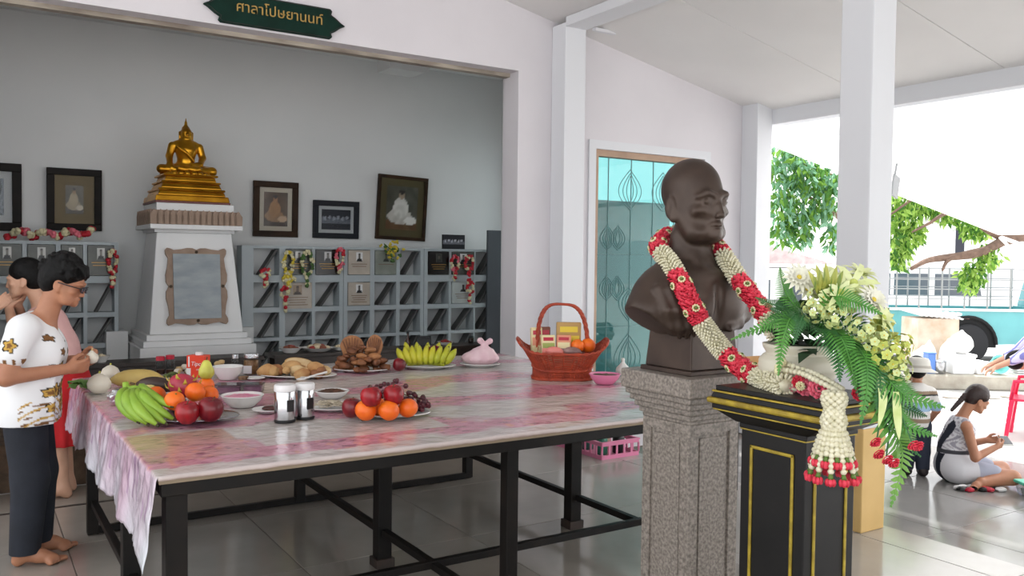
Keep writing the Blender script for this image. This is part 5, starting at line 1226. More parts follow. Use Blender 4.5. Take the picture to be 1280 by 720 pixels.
# ------------------------------------------------------------------ flower garlands
def smooth_path(pts, n):
    pts = [Vector(p) for p in pts]; out = []; m = len(pts)-1
    for i in range(n):
        t = i/(n-1)*m; k = min(int(t), m-1); u = t-k
        p0, p1, p2, p3 = pts[max(k-1, 0)], pts[k], pts[k+1], pts[min(k+2, m)]
        out.append(0.5*((2*p1)+(p2-p0)*u+(2*p0-5*p1+4*p2-p3)*u*u+(3*p1-p0-3*p2+p3)*u**3))
    return out
jas = M('jasmine_bud', (226, 220, 196), 0.65, rgb2=(206, 200, 168), scale=60); rose = M('rose_petal', (196, 26, 52), 0.55, rgb2=(224, 62, 84), scale=60); rosepink = M('pink_petal', (226, 112, 132), 0.55, rgb2=(206, 76, 100), scale=50); calyx = M('calyx_green', (88, 116, 46), 0.6); creamf = M('cream_floret', (222, 214, 170), 0.6)
def garland_section(parent, path, r, kind):
    """kind w: rings of white buds; r: rose petals with cream florets"""
    n = len(path); A = MB(); B_ = MB(); Cg = MB()
    core = MB().tube(path, r*0.62, 10)
    for i in range(n):
        t = (path[min(i+1, n-1)]-path[max(i-1, 0)]).normalized(); u = t.cross(Vector((0.3, 0.5, 0.8))).normalized(); w = t.cross(u)
        cnt = 13
        for j in range(cnt):
            a = 2*PI*(j+0.5*(i % 2))/cnt+random.uniform(-0.1, 0.1); d = u*math.cos(a)+w*math.sin(a)
            if kind == 'w':
                R3 = rot_to((d+t*0.35).normalized()); A.ell(path[i]+d*r*0.8, (r*0.16, r*0.16, r*0.33), R3, 5, 4)
            else:
                R3 = rot_to((d+Vector((random.uniform(-.6, .6), random.uniform(-.6, .6), random.uniform(-.6, .6)))).normalized())
                A.ell(path[i]+d*r*random.uniform(0.75, 0.98), (r*0.28, r*0.22, r*0.09), R3 @ RX(random.uniform(0.3, 1.2)), 5, 4)
    if kind == 'w': core.build('bud_core', jas, parent, smooth=True); A.build('jasmine_buds', jas, parent, smooth=True)['kind'] = 'stuff'
    else:
        core.build('petal_core', rose, parent, smooth=True); A.build('rose_petals', rose, parent)['kind'] = 'stuff'
        for i in (n//4, (3*n)//4):
            t = (path[min(i+1, n-1)]-path[max(i-1, 0)]).normalized(); u = t.cross(Vector((0.3, 0.5, 0.8))).normalized(); w = t.cross(u)
            for j in range(5):
                a = 2*PI*j/5+0.6*i; d = u*math.cos(a)+w*math.sin(a); c = path[i]+d*r*1.02; e1 = d.cross(t).normalized()
                for q_ in range(9): an = 2*PI*q_/9; B_.ell(c+(e1*math.cos(an)+t*math.sin(an))*r*0.3, (r*0.12, r*0.12, r*0.12), None, 5, 4)
                Cg.ell(c+d*r*0.06, (r*0.17,)*3, None, 6, 4)
        B_.build('cream_florets', creamf, parent, smooth=True)['kind'] = 'stuff'; Cg.build('floret_centres', calyx, parent, smooth=True)['kind'] = 'stuff'
ga = thing('long_garland', 'long white and red jasmine garland around the neck of the bust, trailing to the stand', 'garland', (gcx, gcy, GZ+0.4))
O_ = Vector(ga.location)
def dpt(x, y, d): return Vector(on_d(x, y, d))-O_
strandA = [dpt(852, 292, 3.29), dpt(834, 296, 3.24), dpt(823, 309, 3.12), dpt(838, 330, 3.0), dpt(853, 358, 2.905), dpt(870, 392, 2.87), dpt(889, 420, 2.86), dpt(912, 447, 2.83), dpt(936, 466, 2.74), dpt(960, 478, 2.58), dpt(985, 483, 2.46)]
strandB = [dpt(880, 296, 3.27), dpt(893, 306, 3.2), dpt(906, 322, 3.08), dpt(924, 350, 2.98), dpt(942, 374, 2.92), dpt(958, 396, 2.86), dpt(975, 425, 2.76), dpt(990, 452, 2.68), dpt(1000, 470, 2.62)]
random.seed(21)
def strand(pts, cuts, r, step=0.0082):
    full = smooth_path(pts, 400); Ls = [0.0]
    for i in range(1, 400): Ls.append(Ls[-1]+(full[i]-full[i-1]).length)
    tot = Ls[-1]; n = int(tot/step); even = []; k = 0
    for i in range(n):
        s = i*step
        while Ls[k+1] < s: k += 1
        even.append(full[k].lerp(full[k+1], (s-Ls[k])/max(1e-9, Ls[k+1]-Ls[k])))
    for a, b, kd_ in cuts: garland_section(ga, even[int(a*n):max(int(b*n), int(a*n)+2)], r, kd_)
strand(strandA, [(0, 0.06, 'w'), (0.06, 0.24, 'r'), (0.24, 0.38, 'w'), (0.38, 0.545, 'r'), (0.545, 0.66, 'w'), (0.66, 0.83, 'r'), (0.83, 1.0, 'w')], 0.034)
strand(strandB, [(0, 0.05, 'w'), (0.05, 0.24, 'r'), (0.24, 0.42, 'w'), (0.42, 0.66, 'r'), (0.66, 1.0, 'w')], 0.033)

def rosette(parent, c, r, mat, nrm=(0, 0, 1), name='rose'):
    b = MB(); R3 = rot_to(Vector(nrm).normalized())
    for ring_, (nr, rad, tl) in enumerate(((10, 1.0, 0.5), (8, 0.7, 0.85), (5, 0.38, 1.2))):
        for k in range(nr):
            a = 2*PI*k/nr+ring_*0.4; b.ell(Vector(c)+R3 @ Vector((math.cos(a)*rad*r*0.62, math.sin(a)*rad*r*0.62, r*(0.16+0.2*ring_))), (r*0.34, r*0.26, r*0.09), R3 @ RZ(a) @ RY(-tl), 6, 4)
    return b.build(name, mat, parent, smooth=True)
# knot of pink flowers, bead strands and tassel resting on the stand
ts = thing('tassel_garland', 'white jasmine tassel with red rose tips hanging over the edge of the black stand', 'garland', (1.96, 1.53, KZ))
To = Vector(ts.location)
def kpt(x, y, d): return Vector(on_d(x, y, d))-To
for x, y, d, r, m_ in ((986, 484, 2.5, 0.028, rosepink), (1005, 485, 2.45, 0.03, rosepink), (1022, 487, 2.38, 0.034, rosepink), (998, 478, 2.46, 0.024, rose), (1073, 493, 2.3, 0.024, rose)):
    rosette(ts, kpt(x, y, d), r, m_, (-0.55, -0.75, 0.35), 'pink_flower' if m_ is rosepink else 'red_rose')
rosette(ts, kpt(1000, 483, 2.42), 0.016, creamf, (-0.55, -0.75, 0.35), 'cream_flower')
bd = MB()
for pts in ([kpt(978, 462, 2.5), kpt(1000, 466, 2.42), kpt(1022, 476, 2.36), kpt(1045, 488, 2.31)], [kpt(983, 455, 2.5), kpt(1010, 464, 2.42), kpt(1032, 474, 2.36), kpt(1052, 486, 2.32)]):
    for p in smooth_path(pts, 16): bd.ell(p, (0.0095, 0.0095, 0.0085), None, 7, 5)
bd.build('bead_strands', jas, ts, smooth=True)['kind'] = 'stuff'
cl_ = MB()
for k in range(14): cl_.ell(kpt(979, 458, 2.5)+Vector((random.gauss(0, .014), random.gauss(0, .014), random.gauss(0, .012))), 0.009, None, 6, 4)
cl_.build('cream_cluster', creamf, ts, smooth=True)['kind'] = 'stuff'
top = kpt(1043, 492, 2.27)
tw_ = MB(); dn = Vector((0, 0, -1))
for k in range(11):          # dense column of buds
    for j in range(9):
        a = 2*PI*(j+0.5*(k % 2))/9; rr = 0.024+0.004*math.sin(k*0.9); tw_.ell(top+dn*(0.0085*k)+Vector((math.cos(a)*rr, math.sin(a)*rr, 0)), (0.0095, 0.0095, 0.008), None, 6, 4)
tw_.build('bud_column', jas, ts, smooth=True)['kind'] = 'stuff'
sk = MB(); tips = MB(); cx_ = MB(); z0_ = 0.092
for k in range(11):
    a = 2*PI*k/11
    for row, (ln, fl_) in enumerate(((0.062, 0.046), (0.105, 0.056))):
        if row == 1 and k % 2 == 0 and False: continue
        a2 = a+row*0.28; rad = Vector((math.cos(a2), math.sin(a2), 0)); nbd = 6 if row == 0 else 9
        for i in range(nbd):
            t = i/(nbd-1); sk.ell(top+dn*(z0_+ln*t)+rad*(0.024+(fl_-0.024)*t**0.8), (0.0088, 0.0088, 0.0082), None, 6, 4)
        e = top+dn*(z0_+ln+0.006)+rad*fl_
        cx_.tube([e, e+dn*0.014+rad*0.003], [0.005, 0.008], 6)
        for q_ in range(5): an = 2*PI*q_/5; tips.ell(e+dn*0.022+rad*0.004+Vector((math.cos(an)*0.008, math.sin(an)*0.008, 0)), (0.007, 0.007, 0.011), None, 6, 4)
sk.build('bead_skirt', jas, ts, smooth=True)['kind'] = 'stuff'; cx_.build('calyces', calyx, ts, smooth=True)['kind'] = 'stuff'; tips.build('rose_tips', rose, ts, smooth=True)['kind'] = 'stuff'

# ------------------------------------------------------------------ potted flower arrangement
pc = Vector((2.15, 1.72, KZ))
fa = thing('potted_flowers', 'white pot of ferns, white and green flowers cascading over the black stand', 'flowers', pc)
potm = M('ribbed_white_pot', (214, 208, 190), 0.4, rgb2=(204, 197, 178), scale=5)
prof = [(0.055, 0.0), (0.085, 0.004), (0.108, 0.03), (0.117, 0.06), (0.114, 0.085), (0.100, 0.100), (0.093, 0.103), (0.096, 0.108), (0.104, 0.122), (0.106, 0.132), (0.098, 0.134), (0.09, 0.11), (0.0, 0.1)]
fine = []
for (a, b_) in zip(prof[:5], prof[1:6]):
    for k in range(4): t = k/4; fine.append((a[0]+(b_[0]-a[0])*t+(0.0018 if k % 2 else 0), a[1]+(b_[1]-a[1])*t))
MB().lathe(fine+prof[5:], n=40).build('pot', potm, fa, smooth=True)
MB().ell((0, 0, 0.11), (0.088, 0.088, 0.02), None, 16, 8).build('moss', M('dark_moss', (40, 56, 26), 0.9), fa, smooth=True)
def fpt(x, y, d): return Vector(on_d(x, y, d))-pc
fern1 = M('fern_green', (88, 150, 60), 0.5, rgb2=(64, 124, 48), scale=14); fern2 = M('fern_dark', (52, 112, 54), 0.5, rgb2=(38, 88, 42), scale=14); fern3 = M('fern_light', (112, 158, 62), 0.5, rgb2=(84, 138, 52), scale=14)
def frond(pts, w, mat, n=26, up=(-0.45, -0.75, 0.45)):
    P_ = smooth_path(pts, n+1); b = MB(); upv = Vector(up).normalized()
    b.tube(P_, [0.003*(1-0.75*i/n)+0.0006 for i in range(n+1)], 5)
    for i in range(1, n+1):
        t = (P_[min(i+1, n)]-P_[i-1]).normalized(); s_v = t.cross(upv).normalized(); nv = s_v.cross(t)
        f = i/n; lw = 1.12*w*(0.35+1.2*f if f < 0.35 else 0.77*(1-f)/0.65*1.0+0.02) if f < 1 else 0.004
        seg = (P_[i]-P_[i-1]).length
        for sg in (-1, 1):
            d = (s_v*sg+t*0.55).normalized(); q = P_[i]; wv_ = t*seg*0.72
            m1 = q+d*lw*0.5+nv*lw*0.12; tip = q+d*lw-nv*lw*0.15
            b.add([q-wv_*0.5, q+wv_*0.5, m1+wv_*0.62, tip, m1-wv_*0.5], [(0, 1, 2, 4), (4, 2, 3)])
    return b.build('fern_frond', mat, fa)
FR = [([(1000, 405, 2.5), (985, 398, 2.48), (955, 408, 2.5), (915, 424, 2.55)], 0.05, fern1), ([(1000, 405, 2.48), (988, 398, 2.42), (978, 430, 2.4), (973, 468, 2.38)], 0.055, fern1), ([(1000, 400, 2.5), (980, 385, 2.5), (965, 380, 2.52), (945, 372, 2.56)], 0.05, fern2), ([(1000, 390, 2.46), (985, 370, 2.46), (978, 352, 2.46), (975, 335, 2.47)], 0.05, fern1),
      ([(1030, 400, 2.4), (1045, 372, 2.32), (1070, 378, 2.28), (1102, 392, 2.26)], 0.07, fern1), ([(1020, 410, 2.42), (1030, 415, 2.34), (1045, 440, 2.3), (1050, 476, 2.28)], 0.075, fern2), ([(1030, 410, 2.42), (1050, 420, 2.32), (1062, 448, 2.28), (1070, 486, 2.26)], 0.075, fern1), ([(1010, 400, 2.42), (1005, 395, 2.36), (1000, 405, 2.34), (992, 430, 2.34)], 0.05, fern2),
      ([(1050, 420, 2.4), (1085, 440, 2.28), (1100, 470, 2.24), (1096, 510, 2.22)], 0.075, fern2), ([(1055, 420, 2.4), (1080, 445, 2.26), (1084, 480, 2.22), (1076, 530, 2.2)], 0.06, fern1), ([(1060, 430, 2.4), (1105, 470, 2.26), (1135, 495, 2.22), (1180, 509, 2.18)], 0.075, fern1), ([(1060, 440, 2.4), (1105, 500, 2.26), (1130, 530, 2.22), (1170, 545, 2.18)], 0.07, fern1),
      ([(1065, 445, 2.4), (1112, 530, 2.24), (1128, 570, 2.22), (1114, 632, 2.2)], 0.078, fern3), ([(1060, 440, 2.4), (1110, 490, 2.26), (1118, 540, 2.24), (1150, 570, 2.22)], 0.055, fern2), ([(1050, 420, 2.38), (1100, 455, 2.3), (1122, 480, 2.26), (1128, 520, 2.24)], 0.06, fern2), ([(1020, 400, 2.5), (1060, 400, 2.45), (1090, 420, 2.42), (1130, 440, 2.4)], 0.06, fern2), ([(1000, 410, 2.5), (1010, 400, 2.44), (1030, 410, 2.4), (1040, 440, 2.38)], 0.06, fern2)]
FR += [([(1030, 405, 2.4), (1052, 425, 2.33), (1066, 460, 2.29), (1080, 505, 2.26)], 0.07, fern2), ([(1040, 410, 2.42), (1068, 430, 2.36), (1078, 462, 2.33), (1072, 492, 2.31)], 0.07, fern2), ([(1045, 420, 2.42), (1085, 460, 2.3), (1100, 500, 2.26), (1112, 545, 2.24)], 0.065, fern1), ([(1025, 400, 2.45), (1035, 405, 2.4), (1052, 425, 2.38), (1058, 455, 2.37)], 0.06, fern1), ([(1010, 395, 2.5), (990, 392, 2.5), (968, 400, 2.5), (948, 418, 2.52)], 0.05, fern2), ([(1005, 395, 2.44), (996, 392, 2.42), (986, 405, 2.42), (982, 428, 2.42)], 0.045, fern2), ([(1060, 440, 2.38), (1110, 480, 2.28), (1135, 510, 2.26), (1158, 520, 2.24)], 0.06, fern2)]
for pts, w, m_ in FR: frond([fpt(*p) for p in pts], w, m_)
# soft dark leaves inside to give the bunch body
inner = M('inner_leaf', (34, 66, 30), 0.6, rgb2=(24, 50, 22), scale=10)
random.seed(9)
for k in range(90):
    a = random.uniform(0, 6.28); c0 = Vector((random.gauss(0.03, 0.05), random.gauss(0.0, 0.04), random.uniform(0.10, 0.23))); dv = Vector((math.cos(a), math.sin(a), random.uniform(-0.1, 0.9))).normalized(); sv = dv.cross(Vector((0, 0, 1))).normalized(); ln = random.uniform(0.07, 0.13); wl = ln*0.2
    MB().add([c0, c0+dv*ln*0.35+sv*wl, c0+dv*ln*0.35-sv*wl+Vector((0, 0, 0.004)), c0+dv*ln*0.7+sv*wl*0.8, c0+dv*ln*0.7-sv*wl*0.8, c0+dv*ln-Vector((0, 0, ln*0.2))], [(0, 1, 2), (1, 3, 4, 2), (3, 5, 4)]).build('leaf', inner, fa)
wpet = M('white_petal', (232, 230, 216), 0.6, rgb2=(220, 218, 196), scale=20); gpet = M('green_white_petal', (212, 220, 160), 0.6, rgb2=(190, 204, 128), scale=25); ypet = M('lime_petal', (196, 204, 108), 0.6, rgb2=(176, 188, 86), scale=25); lily = M('lily_petal', (222, 226, 178), 0.55, rgb2=(206, 214, 150), scale=12); yel = M('yellow_centre', (214, 190, 70), 0.7); vleaf = M('striped_leaf', (196, 190, 88), 0.5, rgb2=(88, 116, 40), scale=60, stretch=(1, 1, 0.1))
def petal(b, c, d, n, ln, w, curl=0.2):
    d = d.normalized(); s_v = d.cross(n).normalized(); P_ = []
    for i in range(5):
        t = i/4; ww = w*math.sin(PI*min(1, 0.12+0.8*t))*(1 if t < 1 else 0.45); q = c+d*ln*t+n*(curl*ln*(t*(1-t)*2-0.6*t*t)); P_ += [q-s_v*ww, q+n*ww*-0.25, q+s_v*ww]
    F_ = []
    for i in range(4):
        for j in range(2): F_.append((i*3+j, i*3+j+1, i*3+3+j+1, i*3+3+j))
    b.add(P_, F_)
def daisy(c, nrm, r, n, mat, rings=2, cm=yel):
    fl = link('flower', None, fa, c); nrm = Vector(nrm).normalized(); u = nrm.cross(Vector((0, 0, 1))).normalized(); w = nrm.cross(u); b = MB()
    for g_ in range(rings):
        for k in range(n):
            a = 2*PI*k/n+g_*PI/n; d = (u*math.cos(a)+w*math.sin(a)+nrm*(0.25+0.5*g_)); petal(b, Vector((0, 0, 0)), d, nrm, r*(1-0.22*g_), r*0.14, 0.25)
    b.build('petals', mat, fl, smooth=True); MB().ell(nrm*r*0.12, (r*0.16,)*3, None, 8, 6).build('flower_centre', cm, fl, smooth=True)
FN = (-0.5, -0.8, 0.35)
daisy(fpt(998, 348, 2.4), (-0.5, -0.75, 0.5), 0.05, 15, wpet, 3); daisy(fpt(1090, 376, 2.34), (-0.2, -0.85, 0.5), 0.05, 15, wpet, 3); daisy(fpt(1008, 362, 2.42), FN, 0.035, 12, wpet, 2)
for (x, y, d, nrm, r) in ((1066, 356, 2.38, (-0.5, -0.6, 0.6), 0.075), (1050, 348, 2.44, (-0.3, -0.5, 0.8), 0.06), (1086, 362, 2.44, (0.2, -0.6, 0.7), 0.06)):
    daisy(fpt(x, y, d), nrm, r, 6, lily, 1, ypet)
def cluster(c, r, n, mat, sq_=1.0):
    fl = link('flower_cluster', None, fa, c); cm = MB(); b = MB()
    for k in range(n):
        z = 1-2*(k+0.5)/n; a = k*2.39996; rr = math.sqrt(1-z*z); nv = Vector((rr*math.cos(a), rr*math.sin(a), z*sq_)); q = nv*r*random.uniform(0.8, 1.05); nv.normalize(); u = nv.cross(Vector((0.1, 0.2, 1))).normalized(); w = nv.cross(u)
        for j in range(5): an = 2*PI*j/5+k; petal(b, q, u*math.cos(an)+w*math.sin(an)+nv*0.15, nv, r*0.32, r*0.14, 0.15)
        cm.ell(q+nv*r*0.02, r*0.05, None, 5, 4)
    b.build('florets', mat, fl, smooth=True)['kind'] = 'stuff'; cm.build('floret_centres', yel, fl, smooth=True)['kind'] = 'stuff'
daisy(fpt(1034, 352, 2.4), (-0.4, -0.6, 0.7), 0.06, 7, lily, 2, ypet); daisy(fpt(1050, 366, 2.34), (-0.6, -0.7, 0.4), 0.058, 7, lily, 2, ypet); daisy(fpt(1075, 344, 2.42), (0.0, -0.5, 0.9), 0.06, 7, lily, 2, ypet); daisy(fpt(1102, 398, 2.3), (0.0, -0.8, 0.5), 0.05, 7, lily, 2, ypet)
cluster(fpt(1018, 388, 2.38), 0.036, 22, gpet); cluster(fpt(1032, 374, 2.38), 0.05, 30, gpet); cluster(fpt(1046, 395, 2.34), 0.04, 22, gpet); cluster(fpt(1060, 372, 2.42), 0.045, 24, gpet); cluster(fpt(1110, 445, 2.26), 0.05, 30, ypet); cluster(fpt(1095, 425, 2.28), 0.042, 24, gpet); cluster(fpt(1122, 462, 2.24), 0.035, 22, gpet); cluster(fpt(1078, 412, 2.3), 0.036, 20, gpet); cluster(fpt(1126, 432, 2.3), 0.034, 18, ypet)
def blade(pts, w, mat):
    P_ = smooth_path(pts, 9); V_ = []
    for i, p in enumerate(P_):
        t = i/8; tv = (P_[min(i+1, 8)]-P_[max(i-1, 0)]).normalized(); s_v = tv.cross(Vector((-0.5, -0.8, 0.2))).normalized(); ww = w*(0.35+0.65*math.sin(PI*(0.15+0.7*t)))*(1-t**4); V_ += [p-s_v*ww, p+Vector((0.4, 0.7, 0))*ww*0.4, p+s_v*ww]
    return MB().add(V_, [(i*3+j, i*3+j+1, i*3+4+j, i*3+3+j) for i in range(8) for j in range(2)]).build('striped_leaf', mat, fa, smooth=True)
for a, b_ in (((1028, 372), (1020, 330)), ((1030, 372), (1032, 328)), ((1032, 372), (1046, 332)), ((1034, 374), (1054, 338)), ((1026, 372), (1010, 338)), ((1088, 412), (1112, 384)), ((1090, 414), (1118, 392)), ((1092, 418), (1120, 402)), ((1086, 410), (1106, 384)), ((1095, 422), (1124, 416))):
    blade([fpt(a[0], a[1], 2.36), fpt((a[0]+b_[0])/2+2, (a[1]+b_[1])/2, 2.33), fpt(b_[0], b_[1], 2.33)], 0.0095, vleaf)
for x, y, d in ((1093, 551, 2.21), (1097, 566, 2.21), (1108, 573, 2.2), (1140, 555, 2.19), (1116, 577, 2.2), (1146, 556, 2.19)):
    rosette(fa, fpt(x, y, d), 0.019, rose, (-0.2, -0.8, -0.5), 'red_flower')
for pts in ([(1098, 440, 2.3), (1104, 490, 2.25), (1096, 550, 2.21)], [(1110, 450, 2.28), (1122, 505, 2.24), (1140, 553, 2.19)], [(1104, 450, 2.28), (1112, 520, 2.24), (1108, 570, 2.2)]):
    MB().tube(smooth_path([fpt(*p) for p in pts], 12), 0.0022, 5).build('stem', fern2, fa)
for pts in ([(1100, 470, 2.24), (1104, 500, 2.22), (1098, 535, 2.21)], [(1120, 490, 2.22), (1122, 520, 2.21), (1124, 550, 2.2)]):
    blade([fpt(*p) for p in pts], 0.012, gpet)
# Thai lettering on the name board
lt = text_mesh('ศาลาโปษยานนท์', 0.1, 0.004, M('gold_letter', (176, 142, 78), 0.45, metal=0.4), sg_, (0.02, -0.003, 0.012), (PI/2, 0, 0), 'lettering', 0.60)

# ------------------------------------------------------------------ people
skin = M('skin_tan', (176, 122, 92), 0.5, rgb2=(166, 112, 84), scale=12, sss=0.06); skin_l = M('skin_light', (206, 160, 134), 0.5, rgb2=(196, 150, 124), scale=12, sss=0.06)
hairm = M('black_hair', (10, 9, 9), 0.6, spec=0.2, bump=0.5, bscale=45); hairb = M('dark_brown_hair', (44, 26, 22), 0.45, bump=0.5, bscale=45)
def fwd_frame(yaw=0.0, pitch=0.0, roll=0.0):   # head frame (faces -Y) turned to face +X, then yawed left, pitched down
    return RZ(yaw) @ RY(pitch) @ RZ(PI/2) @ RY(roll)
def hand(s, w, d, n, size=1.0, curl=0.5, side=1):
    """w wrist, d direction of the fingers, n palm normal (where the fingers curl to), side +1/-1 thumb side"""
    w = Vector(w); d = Vector(d).normalized(); n = Vector(n); n = (n-d*n.dot(d)).normalized(); t = d.cross(n)*side
    q = lambda a, b, c: tuple(w+d*(a*size)+t*(b*size)+n*(c*size))
    s.path([q(0, 0, 0), q(0.03, 0.0, 0)], [0.022*size, 0.024*size], 0.01)
    for k in range(4):
        b = 0.027-0.018*k; s.path([q(0.02, b*0.7, 0), q(0.075, b, 0)], [0.014*size, 0.0115*size], 0.008)
        ln = (0.068, 0.076, 0.07, 0.055)[k]; a0 = q(0.078, b, 0)
        c1 = curl; p1 = (0.078+ln*0.45*math.cos(c1*0.7), b*1.05, ln*0.45*math.sin(c1*0.7)); p2 = (p1[0]+ln*0.33*math.cos(c1*1.6), b*1.03, p1[2]+ln*0.33*math.sin(c1*1.6)); p3 = (p2[0]+ln*0.22*math.cos(c1*2.3), b, p2[2]+ln*0.22*math.sin(c1*2.3))
        s.path([a0, q(*p1), q(*p2), q(*p3)], [0.0098*size, 0.009*size, 0.0085*size, 0.0075*size], 0.003)
    s.path([q(0.015, 0.022, 0.004), q(0.045, 0.045, 0.018), q(0.07, 0.048, 0.034), q(0.088, 0.044, 0.042)], [0.014*size, 0.012*size, 0.0105*size, 0.009*size], 0.004)
def foot(s, h, d, size=1.0, toes=True):
    h = Vector(h); d = Vector(d).normalized(); t = Vector((-d.y, d.x, 0)); q = lambda a, b, c: tuple(h+d*(a*size)+t*(b*size)+Vector((0, 0, c*size)))
    s.path([q(0, 0, 0.075), q(-0.02, 0, 0.03)], [0.034*size, 0.03*size], 0.02); s.path([q(0.0, 0, 0.055), q(0.07, 0, 0.045), q(0.13, 0, 0.026)], [0.035*size, 0.032*size, 0.024*size], 0.02)
    s.path([q(0.12, -0.026, 0.018), q(0.12, 0.03, 0.02)], [0.018*size, 0.019*size], 0.015)
    for k in range(5): b = 0.034-0.0165*k; s.path([q(0.125, b, 0.017), q(0.172-0.011*k, b*1.1, 0.013)], [0.0125*size, (0.0125 if k == 0 else 0.0095)*size], 0.004)

# --- woman in the printed white T-shirt, peeling something at the table
w1 = thing('person', 'woman in white T-shirt with brown floral print and glasses, peeling food at the table', 'person', (0.262, 4.75, 0), -0.2)
s_ = SDF((-0.32, -0.34, -0.005), (0.46, 0.34, 1.53), 0.0056)
HO = Vector((0.105, -0.005, 0.0)); hR = fwd_frame(-0.12, 0.36)
nb_ = Vector((0.072, 0, 1.20)); hpiv = nb_+Vector((0.035, 0, 0.075))
hsc = 0.92
horig = hpiv-hR @ Vector((0, 0.02, 0.335))*hsc
head_sdf(s_, horig, hR, hsc)
s_.path([nb_-Vector((0.01, 0, 0.04)), hpiv+hR @ Vector((0, 0.01, 0.05))], [0.055, 0.048], 0.03)
s_.path([(-0.005, 0, 0.76), (0.005, 0, 0.92), (0.02, 0, 1.08)], [0.10, 0.10, 0.105], 0.05)
s_.path([(0.005, -0.13, 1.14), (0.005, 0.13, 1.14)], [0.06, 0.06], 0.04)
armR = [(-0.01, -0.165, 1.13), (-0.065, -0.215, 0.925), (0.17, -0.115, 0.945)]; armL = [(0.0, 0.165, 1.13), (0.03, 0.215, 0.93), (0.20, 0.095, 0.965)]
s_.path(armR, [0.047, 0.038, 0.026], 0.02).path(armL, [0.047, 0.038, 0.026], 0.02)
hand(s_, (0.175, -0.11, 0.945), (0.92, 0.36, 0.12), (-0.2, 0.9, 0.35), 0.95, 0.75, 1)
hand(s_, (0.205, 0.09, 0.965), (0.9, -0.42, 0.1), (-0.1, -0.8, 0.5), 0.95, 0.8, -1)
for sg, fx in ((-1, 0.0), (1, 0.03)):
    s_.path([(0.0, sg*0.075, 0.74), (0.02+fx*0.5, sg*0.08, 0.42), (-0.02+fx, sg*0.09, 0.08)], [0.088, 0.056, 0.036], 0.02)
    foot(s_, (-0.02+fx, sg*0.09, 0), (0.98, sg*0.08-0.0, 0), 1.02)
s_.build('body', skin, w1, smooth_iter=1)
# trousers
s_ = SDF((-0.3, -0.3, 0.03), (0.3, 0.3, 0.9), 0.007)
s_.path([(-0.012, -0.05, 0.76), (-0.012, 0.05, 0.76)], [0.108, 0.108], 0.04)
for sg, fx in ((-1, 0.0), (1, 0.03)): s_.path([(-0.01, sg*0.078, 0.72), (0.012+fx*0.5, sg*0.083, 0.42), (-0.015+fx, sg*0.09, 0.03)], [0.098, 0.082, 0.066], 0.025)
s_.cut((0, 0, 0.062), (0, 0, -1)); s_.cut((0, 0, 0.86), (0, 0, 1))
s_.build('trousers', M('navy_trousers', (34, 38, 48), 0.85, rgb2=(26, 29, 38), scale=10, bump=0.2, bscale=14), w1)
# T-shirt with print
s_ = SDF((-0.3, -0.34, 0.64), (0.3, 0.34, 1.28), 0.0058)
s_.path([(0.0, 0, 0.84), (0.022, 0, 0.98), (0.03, 0, 1.06)], [0.118, 0.122, 0.124], 0.05)
for sg in (-1, 1): s_.path([(-0.008, sg*0.065, 0.60), (-0.008, sg*0.06, 0.74), (0.005, sg*0.045, 0.88)], [0.128, 0.122, 0.114], 0.06)
s_.ell((0.085, -0.06, 1.02), (0.07, 0.07, 0.075), None, 0.05).ell((0.085, 0.06, 1.02), (0.07, 0.07, 0.075), None, 0.05)
s_.path([(0.0, -0.125, 1.145), (0.0, 0.125, 1.145)], [0.068, 0.068], 0.05)
s_.path([(-0.008, -0.155, 1.135), (-0.04, -0.195, 1.03)], [0.066, 0.062], 0.03).path([(0.0, 0.155, 1.135), (0.012, 0.195, 1.03)], [0.066, 0.062], 0.03)
for k in range(5): s_.path([(0.13-0.01*k, -0.1+0.05*k, 0.98), (0.105, -0.12+0.06*k, 0.80), (0.11, -0.13+0.065*k, 0.66)], [0.006, 0.010, 0.008], 0.03)
s_.cap((0.06, 0, 1.19), (0.10, 0, 1.32), 0.062, 0.08, 0.01, 's').cap((0.10, 0, 1.20), (0.15, 0, 1.10), 0.045, 0.02, 0.01, 's')
s_.cut((0, 0, 0.69), (0, 0, -1)).cut((-0.055, -0.21, 1.0), (-0.25, -0.35, -1)) if False else s_.cut((0, 0, 0.685), (0, 0, -1))
rng = np.random.RandomState(4)
FLW = [(-0.045, -0.255, 1.075, 0.03)]+[(0.13, rng.uniform(-0.12, 0.12), rng.uniform(1.02, 1.10), rng.uniform(0.012, 0.024)) for _ in range(9)]+[(0.12, -0.13+0.05*k, 0.94+0.012*math.sin(k*2), 0.026) for k in range(4)]+[(0.1, rng.uniform(-0.16, 0.13), rng.uniform(0.74, 0.88), rng.uniform(0.014, 0.034)) for _ in range(20)]
